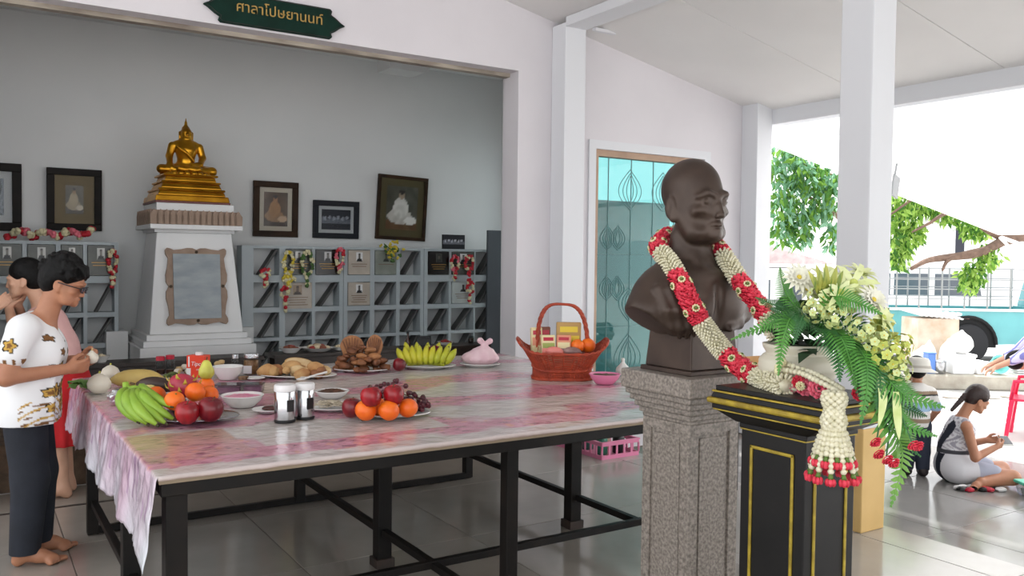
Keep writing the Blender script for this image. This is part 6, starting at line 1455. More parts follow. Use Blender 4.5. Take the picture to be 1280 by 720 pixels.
def shirt_col(V):
    n = len(V); base = np.tile(np.array(L((232, 232, 234))), (n, 1))
    br, ye, bk = np.array(L((122, 84, 46))), np.array(L((196, 156, 74))), np.array(L((44, 34, 26)))
    front = (V[:, 0] > 0.02) | (V[:, 1] < -0.12)
    for (fx, fy, fz, r) in FLW:
        d2 = np.where(fy < -0.2, np.hypot(V[:, 0]-fx, V[:, 2]-fz), np.hypot(V[:, 1]-fy, V[:, 2]-fz)); ang = np.arctan2(V[:, 2]-fz, (V[:, 0]-fx) if fy < -0.2 else (V[:, 1]-fy))
        rr = r*(1+0.22*np.cos(5*ang)); ok = (V[:, 1] < -0.17) if fy < -0.2 else (V[:, 0] > 0.0) & (np.abs(V[:, 1]) < 0.2)
        base[ok & (d2 < rr)] = ye if r > 0.02 else br; base[ok & (d2 < rr) & (d2 > rr*0.78)] = bk; base[ok & (d2 < rr*0.4)] = br
    # dotted border near the hem and sleeve edge
    hz = (V[:, 2] < 0.80) & (V[:, 0] > -0.02); ph_ = V[:, 1]*150-V[:, 0]*150; dots = (np.sin(ph_+np.floor(V[:, 2]*33)*1.7) > 0.2) & (np.sin(V[:, 2]*210) > 0.1)
    base[hz & dots] = br; base[hz & (np.sin(ph_*0.6+V[:, 2]*120) > 0.85)] = ye
    sl = (np.abs(V[:, 1]) > 0.165) & (V[:, 2] < 1.012) & (V[:, 2] > 0.985) & (V[:, 0] < 0.1)
    base[sl & (np.sin(V[:, 0]*170) > 0.2)] = br
    return base
s_.build('t_shirt', MV('white_printed_cotton', 0.85, bump=0.1, bscale=20), w1, color=shirt_col)
# hair
def hair_cap(parent, orig, R3, sc, mat, lo, hi, fn, vox=0.006, extra=None):
    s = SDF(lo, hi, vox); Rn = np.array(R3); T = lambda p: np.array(orig)+sc*(Rn@np.array(p))
    s.ell(T((0, 0.026, 0.49)), [0.094*sc, 0.108*sc, 0.100*sc], Rn, 0.02); s.ell(T((0, 0.06, 0.44)), [0.082*sc, 0.072*sc, 0.085*sc], Rn, 0.03)
    if fn: fn(s, T, Rn, sc)
    s.ell(T((0, -0.118, 0.40)), [0.085*sc, 0.085*sc, 0.085*sc], Rn, 0.012, 's')
    for sg in (-1, 1): s.ell(T((sg*0.085, 0.0, 0.405)), [0.03*sc, 0.045*sc, 0.045*sc], Rn, 0.01, 's')
    if extra: extra(s, T, Rn, sc)
    return s.build('hair', mat, parent, smooth_iter=1)
def short_hair(s, T, Rn, sc):
    random.seed(2)
    for k in range(70):
        a = random.uniform(0, 6.28); e = random.uniform(-0.1, 1.4); d = np.array((math.cos(a)*math.cos(e)*0.098, 0.03+math.sin(a)*math.cos(e)*0.112, 0.49+math.sin(e)*0.104))
        s.cap(T(d), T(d+np.array((random.uniform(-.02, .02), random.uniform(-0.025, 0.01), random.uniform(-0.03, 0.005)))), 0.010*sc, 0.005*sc, 0.012)
    for k in range(9): s.cap(T((-0.06+0.015*k, -0.06, 0.548)), T((-0.062+0.0155*k, -0.086, 0.512-0.006*(k % 3))), 0.011*sc, 0.006*sc, 0.014)
hair_cap(w1, horig, hR, hsc, hairm, (-0.15, -0.2, 1.12), (0.36, 0.2, 1.56), short_hair)
Th = lambda p: horig+hR @ Vector(p)*hsc
gm = M('dark_glasses_frame', (30, 28, 34), 0.3)
gb_ = MB()
for sg in (-1, 1):
    gb_.tube([Th((sg*(0.032+0.024*math.cos(a)), -0.108+0.012*abs(math.cos(a)), 0.436+0.016*math.sin(a))) for a in [2*PI*k/16 for k in range(16)]], 0.0028, 6, closed=True)
    gb_.tube([Th((sg*0.056, -0.098, 0.441)), Th((sg*0.078, -0.05, 0.44)), Th((sg*0.084, 0.015, 0.438))], 0.003, 6)
gb_.tube([Th((-0.009, -0.112, 0.44)), Th((0, -0.115, 0.443)), Th((0.009, -0.112, 0.44))], 0.003, 6); gb_.build('glasses', gm, w1, smooth=True)
ln_ = MB()
for sg in (-1, 1): ln_.ell(Th((sg*0.032, -0.104, 0.436)), (0.022, 0.004, 0.0145), hR, 14, 8)
ln_.build('lenses', M('tinted_lens', (70, 72, 84), 0.1, spec=0.7), w1, smooth=True)
gp_ = tag(link('peeled_garlic', None, None, Vector((0.262, 4.75, 0))+RZ(-0.2) @ Vector((0.275, -0.012, 0.985))), 'white peeled piece held in the hands of the woman in white', 'food')
MB().lathe([(0, -0.03), (0.022, -0.024), (0.033, -0.004), (0.028, 0.014), (0.014, 0.026), (0.005, 0.036), (0, 0.037)], n=16, cap=False).build('bulb', M('garlic_white', (216, 210, 196), 0.6), gp_, smooth=True); MB().tube([(0, 0, 0.035), (0.003, 0, 0.048)], 0.004, 6).build('stalk', M('pale_ginger', (206, 178, 128), 0.7), gp_)

# --- woman with red skirt behind her, facing left, hands raised to her chin
w2 = thing('person', 'woman in pink top and red skirt standing behind the table corner, hands raised', 'person', (0.50, 5.93, 0), PI-0.25)
s_ = SDF((-0.34, -0.34, -0.005), (0.34, 0.34, 1.56), 0.007)
hR2 = fwd_frame(0.0, 0.12); o2 = Vector((0.17, 0.02, 1.25))-hR2 @ Vector((0, 0.02, 0.335))*0.9
head_sdf(s_, o2, hR2, 0.9); s_.path([(0.10, 0, 1.17), (0.155, 0.015, 1.30)], [0.052, 0.046], 0.03)
s_.path([(0, 0, 0.75), (0.03, 0, 0.92), (0.08, 0, 1.07)], [0.12, 0.10, 0.11], 0.05).path([(0.09, -0.13, 1.13), (0.09, 0.13, 1.13)], [0.052, 0.052], 0.04)
s_.path([(0.09, -0.155, 1.12), (0.22, -0.2, 0.99), (0.24, -0.03, 1.18)], [0.044, 0.036, 0.025], 0.02).path([(0.09, 0.155, 1.12), (0.2, 0.2, 0.97), (0.28, 0.02, 1.17)], [0.044, 0.036, 0.025], 0.02)
hand(s_, (0.24, -0.03, 1.18), (0.1, 0.5, 0.7), (-0.4, 0.6, 0.2), 0.9, 0.6, 1); hand(s_, (0.28, 0.02, 1.17), (-0.25, -0.5, 0.75), (-0.6, -0.4, 0), 0.9, 0.6, -1)
for sg in (-1, 1):
    s_.path([(0, sg*0.07, 0.72), (0.01, sg*0.075, 0.40), (-0.02, sg*0.085, 0.07)], [0.085, 0.052, 0.034], 0.02); foot(s_, (-0.02, sg*0.085, 0), (0.97, sg*0.2, 0), 1.0)
s_.build('body', skin_l, w2, smooth_iter=1)
s_ = SDF((-0.28, -0.28, 0.26), (0.28, 0.28, 0.9), 0.008); s_.path([(0, 0, 0.84), (0, 0, 0.7), (0, 0, 0.3)], [0.125, 0.16, 0.175], 0.04)
for k in range(14): a = 2*PI*k/14; s_.path([(0.13*math.cos(a), 0.13*math.sin(a), 0.78), (0.185*math.cos(a), 0.185*math.sin(a), 0.28)], [0.008, 0.016], 0.02)
s_.cut((0, 0, 0.33), (0, 0, -1)).cut((0, 0, 0.84), (0, 0, 1)); s_.build('skirt', M('red_skirt', (196, 22, 30), 0.8, rgb2=(176, 16, 24), scale=9), w2)
s_ = SDF((-0.26, -0.3, 0.7), (0.26, 0.3, 1.24), 0.007); s_.path([(0, 0, 0.78), (0.03, 0, 0.92), (0.085, 0, 1.06)], [0.135, 0.122, 0.128], 0.05).path([(0.09, -0.12, 1.12), (0.09, 0.12, 1.12)], [0.06, 0.06], 0.05)
s_.cap((0.1, 0, 1.2), (0.13, 0, 1.3), 0.07, 0.08, 0.01, 's').cut((0, 0, 0.76), (0, 0, -1)); s_.build('blouse', M('pale_pink_blouse', (220, 176, 172), 0.8, rgb2=(208, 160, 158), scale=8, bump=0.15, bscale=20), w2)
def bun(s, T, Rn, sc): s.ell(T((0, 0.125, 0.45)), [0.05*sc, 0.045*sc, 0.05*sc], Rn, 0.02)
hair_cap(w2, o2, hR2, 0.9, hairm, (-0.1, -0.16, 1.2), (0.34, 0.2, 1.58), bun)

# --- person in black at the left edge
w3 = thing('person', 'person in black with long black hair at the left edge, arm raised', 'person', (0.14, 6.62, PLZ*0), 0.0)
w3.location = (-0.06, 5.86, 0)
s_ = SDF((-0.34, -0.34, -0.005), (0.34, 0.34, 1.62), 0.0075)
hR3 = fwd_frame(0.3, 0.1); o3 = Vector((0.03, 0, 1.33))-hR3 @ Vector((0, 0.02, 0.335))*0.92
head_sdf(s_, o3, hR3, 0.92); s_.path([(-0.01, 0, 1.24), (0.015, 0, 1.38)], [0.055, 0.048], 0.03).path([(0, 0, 0.8), (0, 0, 0.97), (0, 0, 1.14)], [0.12, 0.11, 0.12], 0.05).path([(0, -0.14, 1.2), (0, 0.14, 1.2)], [0.055, 0.055], 0.04)
s_.path([(0, -0.165, 1.19), (0.03, -0.25, 1.03), (0.19, -0.2, 1.18)], [0.046, 0.038, 0.026], 0.02).path([(0, 0.165, 1.19), (0.0, 0.22, 0.96), (0.1, 0.17, 0.75)], [0.046, 0.038, 0.026], 0.02)
hand(s_, (0.19, -0.2, 1.18), (0.7, 0.1, 0.6), (0, 0.9, 0), 0.92, 0.5, 1); hand(s_, (0.1, 0.17, 0.75), (0.4, 0, -0.9), (0, -0.9, 0), 0.92, 0.4, -1)
for sg in (-1, 1): s_.path([(0, sg*0.075, 0.78), (0.0, sg*0.08, 0.43), (-0.02, sg*0.085, 0.07)], [0.09, 0.055, 0.036], 0.02); foot(s_, (-0.02, sg*0.085, 0), (1, sg*0.1, 0))
s_.build('body', skin_l, w3, smooth_iter=1)
s_ = SDF((-0.28, -0.32, 0.3), (0.28, 0.32, 1.32), 0.0085); s_.path([(0, 0, 0.35), (0, 0, 0.8), (0, 0, 0.98), (0.01, 0, 1.14)], [0.17, 0.15, 0.13, 0.135], 0.05).path([(0, -0.135, 1.2), (0, 0.135, 1.2)], [0.065, 0.065], 0.05).path([(0, -0.16, 1.19), (0.02, -0.215, 1.09)], [0.06, 0.055], 0.03).path([(0, 0.16, 1.19), (0.0, 0.2, 1.09)], [0.06, 0.055], 0.03)
s_.cap((0.0, 0, 1.28), (0.02, 0, 1.4), 0.07, 0.08, 0.01, 's').cut((0, 0, 0.36), (0, 0, -1)); s_.build('dress', M('black_dress', (22, 21, 23), 0.85, rgb2=(30, 28, 30), scale=8), w3)
def longh(s, T, Rn, sc): s.path([T((0, 0.07, 0.45)), T((0, 0.1, 0.3)), T((0, 0.1, 0.12))], [0.09*sc, 0.08*sc, 0.05*sc], 0.03)
hair_cap(w3, o3, hR3, 0.92, hairm, (-0.3, -0.2, 1.0), (0.26, 0.2, 1.64), longh)

# --- woman sitting on the lower floor, seen from behind
b4 = on_z(1203, 603, LOW); w4 = thing('person', 'woman with a braid sitting on the sunlit floor, grey sleeveless top and pale shorts', 'person', (b4[0], b4[1]+0.05, LOW), 0.0)
w4.rotation_euler = (0, 0, -0.72); k4 = 0.88
s_ = SDF((-0.32, -0.36, -0.005), (0.72, 0.36, 0.9), 0.007)
hR4 = fwd_frame(0.1, 0.5); o4 = Vector((0.10, 0, 0.655))-hR4 @ Vector((0, 0.02, 0.335))*0.92
head_sdf(s_, o4, hR4, 0.92); s_.path([(0.03, 0, 0.57), (0.10, 0, 0.70)], [0.05, 0.045], 0.03)
s_.path([(-0.03, 0, 0.13), (-0.03, 0, 0.28), (0.01, 0, 0.45)], [0.13, 0.105, 0.11], 0.05).path([(0.02, -0.13, 0.52), (0.02, 0.13, 0.52)], [0.05, 0.05], 0.04)
s_.path([(0.02, -0.16, 0.51), (0.08, -0.20, 0.26), (0.27, -0.12, 0.34)], [0.045, 0.037, 0.026], 0.02).path([(0.02, 0.16, 0.51), (0.10, 0.20, 0.28), (0.27, 0.08, 0.36)], [0.045, 0.037, 0.026], 0.02)
hand(s_, (0.27, -0.12, 0.34), (0.85, 0.35, 0.25), (-0.1, 0.8, 0.5), 0.9, 0.7, 1); hand(s_, (0.27, 0.08, 0.36), (0.85, -0.35, 0.15), (-0.1, -0.8, 0.5), 0.9, 0.7, -1)
s_.path([(0.0, -0.09, 0.10), (0.40, -0.16, 0.09), (0.12, -0.26, 0.06)], [0.10, 0.062, 0.042], 0.03).path([(0.0, 0.09, 0.10), (0.42, 0.12, 0.10), (0.28, -0.10, 0.06)], [0.10, 0.062, 0.045], 0.03)
foot(s_, (0.10, -0.27, 0.0), (-0.7, -0.6, 0), 0.95); foot(s_, (0.25, -0.08, 0.0), (-0.5, -0.8, 0), 0.95)
s_.build('body', skin, w4, smooth_iter=1)
def top_col(V):
    c = np.tile(np.array(L((214, 212, 216))), (len(V), 1)); n = np.sin(V[:, 0]*60+3*np.sin(V[:, 2]*40))*np.sin(V[:, 1]*55+2*np.sin(V[:, 2]*50))
    c[n > 0.25] = L((150, 146, 156)); c[n < -0.55] = L((176, 170, 178)); bk_ = (V[:, 0] < -0.05) & (np.abs(V[:, 1]+0.02+0.25*(V[:, 2]-0.3)) < 0.035); c[bk_] = L((34, 36, 48)); c[(V[:, 2] < 0.30) & (V[:, 2] > 0.265)] = L((60, 60, 66)); return c
s_ = SDF((-0.28, -0.3, 0.2), (0.3, 0.3, 0.66), 0.007); s_.path([(-0.03, 0, 0.24), (-0.025, 0, 0.32), (0.015, 0, 0.45)], [0.135, 0.122, 0.128], 0.05).path([(0.02, -0.115, 0.52), (0.02, 0.115, 0.52)], [0.058, 0.058], 0.05); s_.cap((0.06, 0, 0.585), (0.10, 0, 0.68), 0.062, 0.08, 0.01, 's').cut((0, 0, 0.25), (0, 0, -1)); s_.build('sleeveless_top', MV('printed_cotton', 0.85), w4, color=top_col)
def short_col(V):
    c = np.tile(np.array(L((208, 206, 210))), (len(V), 1)); c[V[:, 0] > 0.12] = L((158, 160, 176)); c[(V[:, 0] < -0.06) & (np.abs(V[:, 1]+0.05) < 0.04)] = L((34, 36, 48)); return c
s_ = SDF((-0.3, -0.36, -0.004), (0.5, 0.34, 0.36), 0.007); s_.path([(-0.03, -0.03, 0.14), (-0.03, 0.03, 0.14)], [0.15, 0.15], 0.05).path([(-0.03, 0, 0.2), (-0.03, 0, 0.29)], [0.14, 0.128], 0.03).path([(0.0, -0.09, 0.115), (0.25, -0.13, 0.10)], [0.12, 0.09], 0.03).path([(0.0, 0.09, 0.115), (0.27, 0.11, 0.11)], [0.12, 0.09], 0.03); s_.cut((0, 0, 0.004), (0, 0, -1)).cut((0, 0, 0.285), (0, 0, 1)); s_.build('shorts', MV('pale_shorts_cloth', 0.85), w4, color=short_col)
def braid(s, T, Rn, sc):
    for k in range(7): s.ell(T((0, 0.125+0.006*k, 0.42-0.03*k)), [0.03*sc*(1-0.07*k)]*2+[0.024*sc], Rn, 0.008)
hair_cap(w4, o4, hR4, 0.92, hairb, (-0.22, -0.2, 0.42), (0.4, 0.2, 0.95), braid)
for o in (w4,): o.scale = (k4,)*3
ph = Vector(w4.location)+RZ(-0.72) @ Vector((0.385, -0.03, 0.385))*k4
t = thing('phone', 'pale phone held by the sitting woman', 'phone', ph, -0.72); MB().cbox((0, 0, 0), (0.075, 0.13, 0.009), RX(0.35), ch=0.002).build('case', M('pale_phone', (214, 210, 206), 0.3), t); MB().cbox(RX(0.35) @ Vector((0, 0, 0.0052)), (0.067, 0.116, 0.001), RX(0.35)).build('screen', M('phone_screen', (50, 54, 62), 0.1), t)

# --- child in a pale hat, standing with its back to us
b5 = on_z(1143, 594, LOW); w5 = thing('person', 'child in pale brimmed hat, striped shirt and dark trousers seen from behind', 'person', (b5[0], b5[1], LOW), 0.75)
s_ = SDF((-0.26, -0.26, -0.005), (0.26, 0.26, 0.98), 0.0065); hR5 = fwd_frame(0, 0.15); o5 = Vector((0.02, 0, 0.76))-hR5 @ Vector((0, 0.02, 0.335))*0.8
head_sdf(s_, o5, hR5, 0.8); s_.path([(0, 0, 0.7), (0.02, 0, 0.8)], [0.038, 0.035], 0.02).path([(0, 0, 0.44), (0, 0, 0.66)], [0.08, 0.085], 0.04).path([(0, -0.09, 0.68), (0, 0.09, 0.68)], [0.04, 0.04], 0.03)
for sg in (-1, 1):
    s_.path([(0, sg*0.11, 0.67), (0.01, sg*0.15, 0.53), (0.10, sg*0.13, 0.44)], [0.035, 0.03, 0.021], 0.015); hand(s_, (0.10, sg*0.13, 0.44), (0.8, 0, -0.5), (0, -sg, 0), 0.65, 0.6, sg)
    s_.path([(0, sg*0.05, 0.42), (0, sg*0.055, 0.22), (0, sg*0.06, 0.05)], [0.055, 0.042, 0.03], 0.015)
s_.build('body', skin, w5, smooth_iter=1)
def stripe_col(V):
    c = np.tile(np.array(L((222, 218, 214))), (len(V), 1)); c[(V[:, 2] % 0.11) < 0.03] = L((150, 128, 108)); c[(V[:, 2] > 0.53) & (V[:, 2] < 0.60)] = L((150, 178, 206)); c[(V[:, 2] > 0.655) & (V[:, 2] < 0.668)] = L((52, 50, 54)); return c
s_ = SDF((-0.22, -0.24, 0.38), (0.22, 0.24, 0.76), 0.0065); s_.path([(0, 0, 0.42), (0, 0, 0.66)], [0.105, 0.098], 0.04).path([(0, -0.085, 0.675), (0, 0.085, 0.675)], [0.048, 0.048], 0.03)
for sg in (-1, 1): s_.path([(0, sg*0.105, 0.67), (0.008, sg*0.145, 0.56)], [0.047, 0.045], 0.02)
s_.cut((0, 0, 0.40), (0, 0, -1)); s_.build('striped_shirt', MV('striped_cotton', 0.85), w5, color=stripe_col)
s_ = SDF((-0.18, -0.18, 0.03), (0.18, 0.18, 0.48), 0.0065)
s_.path([(0, -0.02, 0.42), (0, 0.02, 0.42)], [0.09, 0.09], 0.03)
for sg in (-1, 1): s_.path([(0, sg*0.05, 0.4), (0, sg*0.055, 0.2), (0, sg*0.06, 0.04)], [0.07, 0.058, 0.05], 0.015)
s_.cut((0, 0, 0.05), (0, 0, -1)); s_.build('trousers', M('dark_jeans', (44, 50, 66), 0.85), w5)
for sg in (-1, 1):
    s_ = SDF((-0.09, sg*0.06-0.07, -0.004), (0.16, sg*0.06+0.07, 0.1), 0.005); s_.path([(-0.02, sg*0.06, 0.04), (0.03, sg*0.06, 0.04), (0.09, sg*0.06, 0.025)], [0.04, 0.037, 0.03], 0.02); s_.cut((0, 0, 0.002), (0, 0, -1)); s_.build('shoe', M('dark_shoe', (48, 40, 40), 0.6), w5)
ht = tag(link('brimmed_hat', None, None, Vector(w5.location)+Vector((0.0, 0, 0.865))), 'pale grey brimmed hat on the head of the child', 'hat'); ht.rotation_euler = (0, 0.1, 0.7)
hatm = M('pale_hat_felt', (206, 202, 194), 0.85)
MB().lathe([(0.150, -0.032), (0.148, -0.026), (0.10, 0.0), (0.097, 0.02), (0.092, 0.06), (0.08, 0.078), (0.05, 0.086), (0, 0.088)], n=28).build('crown_and_brim', hatm, ht, auto=50); MB().lathe([(0.1005, 0.002), (0.099, 0.02)], n=28, cap=False).build('hat_band', M('hat_band', (176, 170, 160), 0.8), ht, solid=0.003)
def short_back(s, T, Rn, sc): pass
hair_cap(w5, o5, hR5, 0.8, hairm, (-0.2, -0.16, 0.68), (0.2, 0.16, 1.0), None)

# --- person in a striped shirt bending over at the right edge
b6 = on_z(1338, 548, -0.35); w6 = thing('person', 'person in blue-violet striped shirt bending down by the kerb at the right edge', 'person', (b6[0], b6[1], -0.35), 2.2)
s_ = SDF((-0.4, -0.34, -0.005), (0.98, 0.36, 1.35), 0.009)
hR6 = fwd_frame(0.3, 1.9); o6 = Vector((0.42, 0.05, 0.86))-hR6 @ Vector((0, 0.02, 0.335))*0.95; head_sdf(s_, o6, hR6, 0.95); s_.path([(0.36, 0, 1.0), (0.44, 0.04, 0.92)], [0.055, 0.05], 0.03)
s_.path([(-0.03, 0, 0.86), (0.12, 0, 1.0), (0.3, 0, 1.08)], [0.13, 0.12, 0.13], 0.05).path([(0.34, -0.14, 1.07), (0.34, 0.14, 1.07)], [0.06, 0.06], 0.04)
for sg in (-1, 1):
    s_.path([(0.34, sg*0.18, 1.06), (0.52, sg*0.2, 0.86), (0.74, sg*0.14, 0.74)], [0.05, 0.04, 0.028], 0.02); hand(s_, (0.74, sg*0.14, 0.74), (0.8, 0, -0.4), (0, 0, -1), 1.0, 0.5, sg)
    s_.path([(-0.03, sg*0.08, 0.82), (0.04, sg*0.09, 0.46), (-0.03, sg*0.1, 0.08)], [0.10, 0.065, 0.04], 0.02); foot(s_, (-0.03, sg*0.1, 0), (1, sg*0.1, 0), 1.05)
s_.build('body', skin_l, w6, smooth_iter=1)
def st6(V):
    c = np.tile(np.array(L((206, 206, 232))), (len(V), 1)); c[np.sin(V[:, 1]*150) > 0.4] = L((122, 122, 186)); return c
s_ = SDF((-0.3, -0.34, 0.74), (0.62, 0.34, 1.28), 0.009); s_.path([(-0.06, 0, 0.84), (0.12, 0, 1.01), (0.3, 0, 1.09)], [0.15, 0.145, 0.15], 0.05).path([(0.33, -0.14, 1.07), (0.33, 0.14, 1.07)], [0.075, 0.075], 0.04)
for sg in (-1, 1): s_.path([(0.34, sg*0.18, 1.06), (0.5, sg*0.2, 0.88), (0.6, sg*0.18, 0.82)], [0.07, 0.062, 0.05], 0.02)
s_.build('striped_shirt', MV('violet_striped_cotton', 0.85), w6, color=st6)
s_ = SDF((-0.26, -0.26, 0.03), (0.26, 0.26, 0.98), 0.009); s_.path([(-0.04, -0.04, 0.86), (-0.04, 0.04, 0.86)], [0.14, 0.14], 0.04)
for sg in (-1, 1): s_.path([(-0.03, sg*0.08, 0.82), (0.04, sg*0.09, 0.46), (-0.03, sg*0.1, 0.06)], [0.125, 0.09, 0.07], 0.02)
s_.cut((0, 0, 0.06), (0, 0, -1)); s_.build('trousers', M('grey_trousers', (96, 98, 108), 0.85), w6)
hair_cap(w6, o6, hR6, 0.95, hairm, (0.2, -0.25, 0.55), (0.95, 0.35, 1.2), None, 0.008)
# ------------------------------------------------------------------ things on the floor and the side table
t = thing('pink_crate', 'pink plastic crate of bottles on the floor beyond the table', 'crate', (4.19, 5.28, 0), 0.0)
cw2, cl2, ch2 = 0.36, 0.62, 0.13
cr = MB(); th_ = 0.008
for a, b_ in (((-cw2/2, -cl2/2), (cw2/2, -cl2/2+th_)), ((-cw2/2, cl2/2-th_), (cw2/2, cl2/2)), ((-cw2/2, -cl2/2), (-cw2/2+th_, cl2/2)), ((cw2/2-th_, -cl2/2), (cw2/2, cl2/2))): pass
MB().frustum((0, 0, 0), cw2-0.03, cl2-0.03, (0, 0, 0.006), cw2-0.03, cl2-0.03).build('bottom', pinkp, t)
def crate_side(n, L_, face):
    b = MB(); h = ch2
    b.box((-L_/2, -0.004, 0), (L_/2, 0.004, 0.03)); b.box((-L_/2, -0.004, h-0.03), (L_/2, 0.004, h)); b.box((-L_/2-0.006, -0.012, h-0.008), (L_/2+0.006, 0.008, h+0.002))
    for k in range(n+1): x = -L_/2+L_*k/n; b.box((x-0.008, -0.004, 0.03), (x+0.008, 0.004, h-0.03))
    return b
for rz, dx, dy, L_, n in ((0, 0, -cl2/2, cw2, 5), (PI, 0, cl2/2, cw2, 5), (-PI/2, -cw2/2, 0, cl2, 9), (PI/2, cw2/2, 0, cl2, 9)):
    o = crate_side(n, L_, 0).build('side', pinkp, t); o.location = (dx, dy, 0); o.rotation_euler = (0, 0, rz)
for k, (x, y, c, hh) in enumerate(((-0.08, -0.18, (46, 120, 96), 0.19), (0.07, -0.2, (26, 24, 26), 0.2), (-0.06, 0.02, (38, 104, 88), 0.18), (0.09, 0.0, (190, 172, 140), 0.16), (-0.08, 0.2, (150, 60, 60), 0.16), (0.08, 0.2, (60, 96, 70), 0.17))):
    q = thing('bottle', ['green bottle at the near end of the pink crate', 'black bottle at the near end of the pink crate', 'green bottle in the middle of the pink crate', 'cream bottle in the middle of the pink crate', 'red bottle at the far end of the pink crate', 'olive bottle at the far end of the pink crate'][k], 'bottle', (4.19+x, 5.28+y, 0.008), 0, 'bottles in the pink crate')
    MB().lathe([(0.042, 0), (0.046, 0.006), (0.046, hh*0.62), (0.018, hh*0.82), (0.016, hh*0.92)], n=16).build('body', M('bottle_%d' % k, c, 0.3), q, auto=40); MB().lathe([(0.019, hh*0.9), (0.019, hh), (0, hh+0.001)], n=12).build('cap', M('cap_white', (210, 210, 206), 0.4) if k % 2 else blackp, q, auto=40)
# side table hidden behind the pedestals, with fruit and carton
stb = thing('side_table', 'small table behind the bust carrying yellow fruit and a carton', 'table', (4.02, 3.62, 0))
MB().box((-0.26, -0.3, 0.70), (0.26, 0.3, 0.725)).build('tabletop', board, stb, bevel=0.003)
for sx_ in (-1, 1):
    for sy_ in (-1, 1): MB().box((sx_*0.22-0.018, sy_*0.26-0.018, 0), (sx_*0.22+0.018, sy_*0.26+0.018, 0.70)).build('leg', steel, stb)
def sdp(px, py, z): p = on_z(px, py, z); return Vector(p)
cb = M('cardboard', (206, 164, 112), 0.8, rgb2=(192, 150, 98), scale=5)
t = thing('cardboard_box', 'plain cardboard box beside the fruit behind the bust', 'box', (4.06, 3.44, 0.727), -0.1)
MB().box((-0.13, -0.11, 0), (0.13, 0.11, 0.15)).build('box', cb, t, bevel=0.003)
for sg in (-1, 1): MB().box((-0.13, sg*0.11-(0.002 if sg < 0 else 0), 0.15), (0.13, sg*0.11+(0.002 if sg > 0 else 0), 0.2), Matrix.Rotation(0, 4, 'X')).build('flap', cb, t)
t = thing('mango_bag', 'bag of yellow mangoes beside the bust', 'mango', (3.93, 3.68, 0.727), 0)
mg = M('mango_skin', (222, 184, 56), 0.45, rgb2=(196, 150, 40), scale=7)
for k, (x, y, z) in enumerate(((-0.06, -0.03, 0.05), (0.05, -0.05, 0.05), (0.0, 0.05, 0.05), (-0.02, -0.01, 0.13), (0.05, 0.02, 0.13), (0.0, 0.0, 0.2))):
    MB().ell((x, y, z), (0.075, 0.048, 0.045), RZ(k) @ RY(0.4), 14, 10).build('mango', mg, t, smooth=True)
orange('orange beside the mangoes behind the bust', Vector((3.84, 3.56, 0.727+0.05)), 0.05, None)
orange('second orange beside the mangoes, nearer the cardboard box', Vector((3.88, 3.46, 0.727+0.05)), 0.05, None)
# things beside the sitting woman
t = thing('storage_box', 'clear storage box with turquoise lid at the right edge of the floor', 'box', on_z(1302, 622, LOW), -YAW)
MB().frustum((0, 0, 0.002), 0.24, 0.18, (0, 0, 0.09), 0.28, 0.2).build('tub', MGLASS('clear_plastic', (226, 230, 230)), t); MB().cbox((0, 0, 0.10), (0.3, 0.215, 0.022), ch=0.005).build('lid', M('turquoise_lid', (70, 190, 160), 0.4), t); MB().frustum((0, 0, 0.006), 0.2, 0.15, (0, 0, 0.05), 0.22, 0.16).build('contents', M('paper_label_white', (214, 212, 214), 0.8), t)
t = thing('paper_scraps', 'crumpled red and white paper on the floor before the sitting woman', 'paper', on_z(1222, 613, LOW), -YAW)
random.seed(8)
for k in range(12):
    c = Vector((random.uniform(-0.16, 0.16), random.uniform(-0.05, 0.05), 0.018)); b = MB().ell((0, 0, 0), (random.uniform(0.03, 0.05), 0.026, 0.017), None, 8, 6); b.v = [tuple(Vector(v)*(1+0.35*mnoise.noise(Vector(v)*70+Vector((k, 0, 0))))+c) for v in b.v]; b.build('scrap', [whitep, redcap, whitep, blackp][k % 4], t)

# ------------------------------------------------------------------ translucent awning beyond the eave
def aw_z(x): return 2.70-(x-6.9)*0.182
aw = thing('awning', 'white translucent awning sloping down from the veranda eave', 'awning', (6.85, 0, 2.7))
awm = MTRANSLUCENT('translucent_sheet', (250, 250, 250), 0.6)
for k in range(8):
    y1 = 5.95-1.25*k; y0 = y1-1.24
    MB().add([(0, y0, aw_z(6.85)-2.7), (4.5, y0, aw_z(11.35)-2.7), (4.5, y1, aw_z(11.35)-2.7), (0, y1, aw_z(6.85)-2.7)], [(0, 1, 2, 3)]).build('roof_sheet', awm, aw, solid=0.006)
pipe = M('grey_pipe', (232, 232, 232), 0.5)
MB().box((-0.04, -4, -0.02), (-0.03, 5.95, 0.16)).build('fascia', awm, aw)
for x in (8.5,): MB().box((x-6.88, -4, aw_z(x)-2.7-0.075), (x-6.82, 5.9, aw_z(x)-2.7-0.012)).build('purlin', pipe, aw)
MB().tube([(11.3-6.85, 5.9, aw_z(11.3)-2.75), (11.85-6.85, 5.9, aw_z(11.3)-2.7-0.33)], 0.02, 8).build('strut', pipe, aw)
for y in (5.85, -3.6): MB().tube([(11.25-6.85, y, aw_z(11.25)-2.75), (11.25-6.85, y, -3.05)], 0.03, 10).build('post', pipe, aw) if y < 0 else None
MB().tube([(13.4-6.85, 5.85, -3.05), (13.4-6.85, 5.85, -1.2), (11.3-6.85, 5.88, aw_z(11.3)-2.75)], 0.025, 8).build('post', pipe, aw)
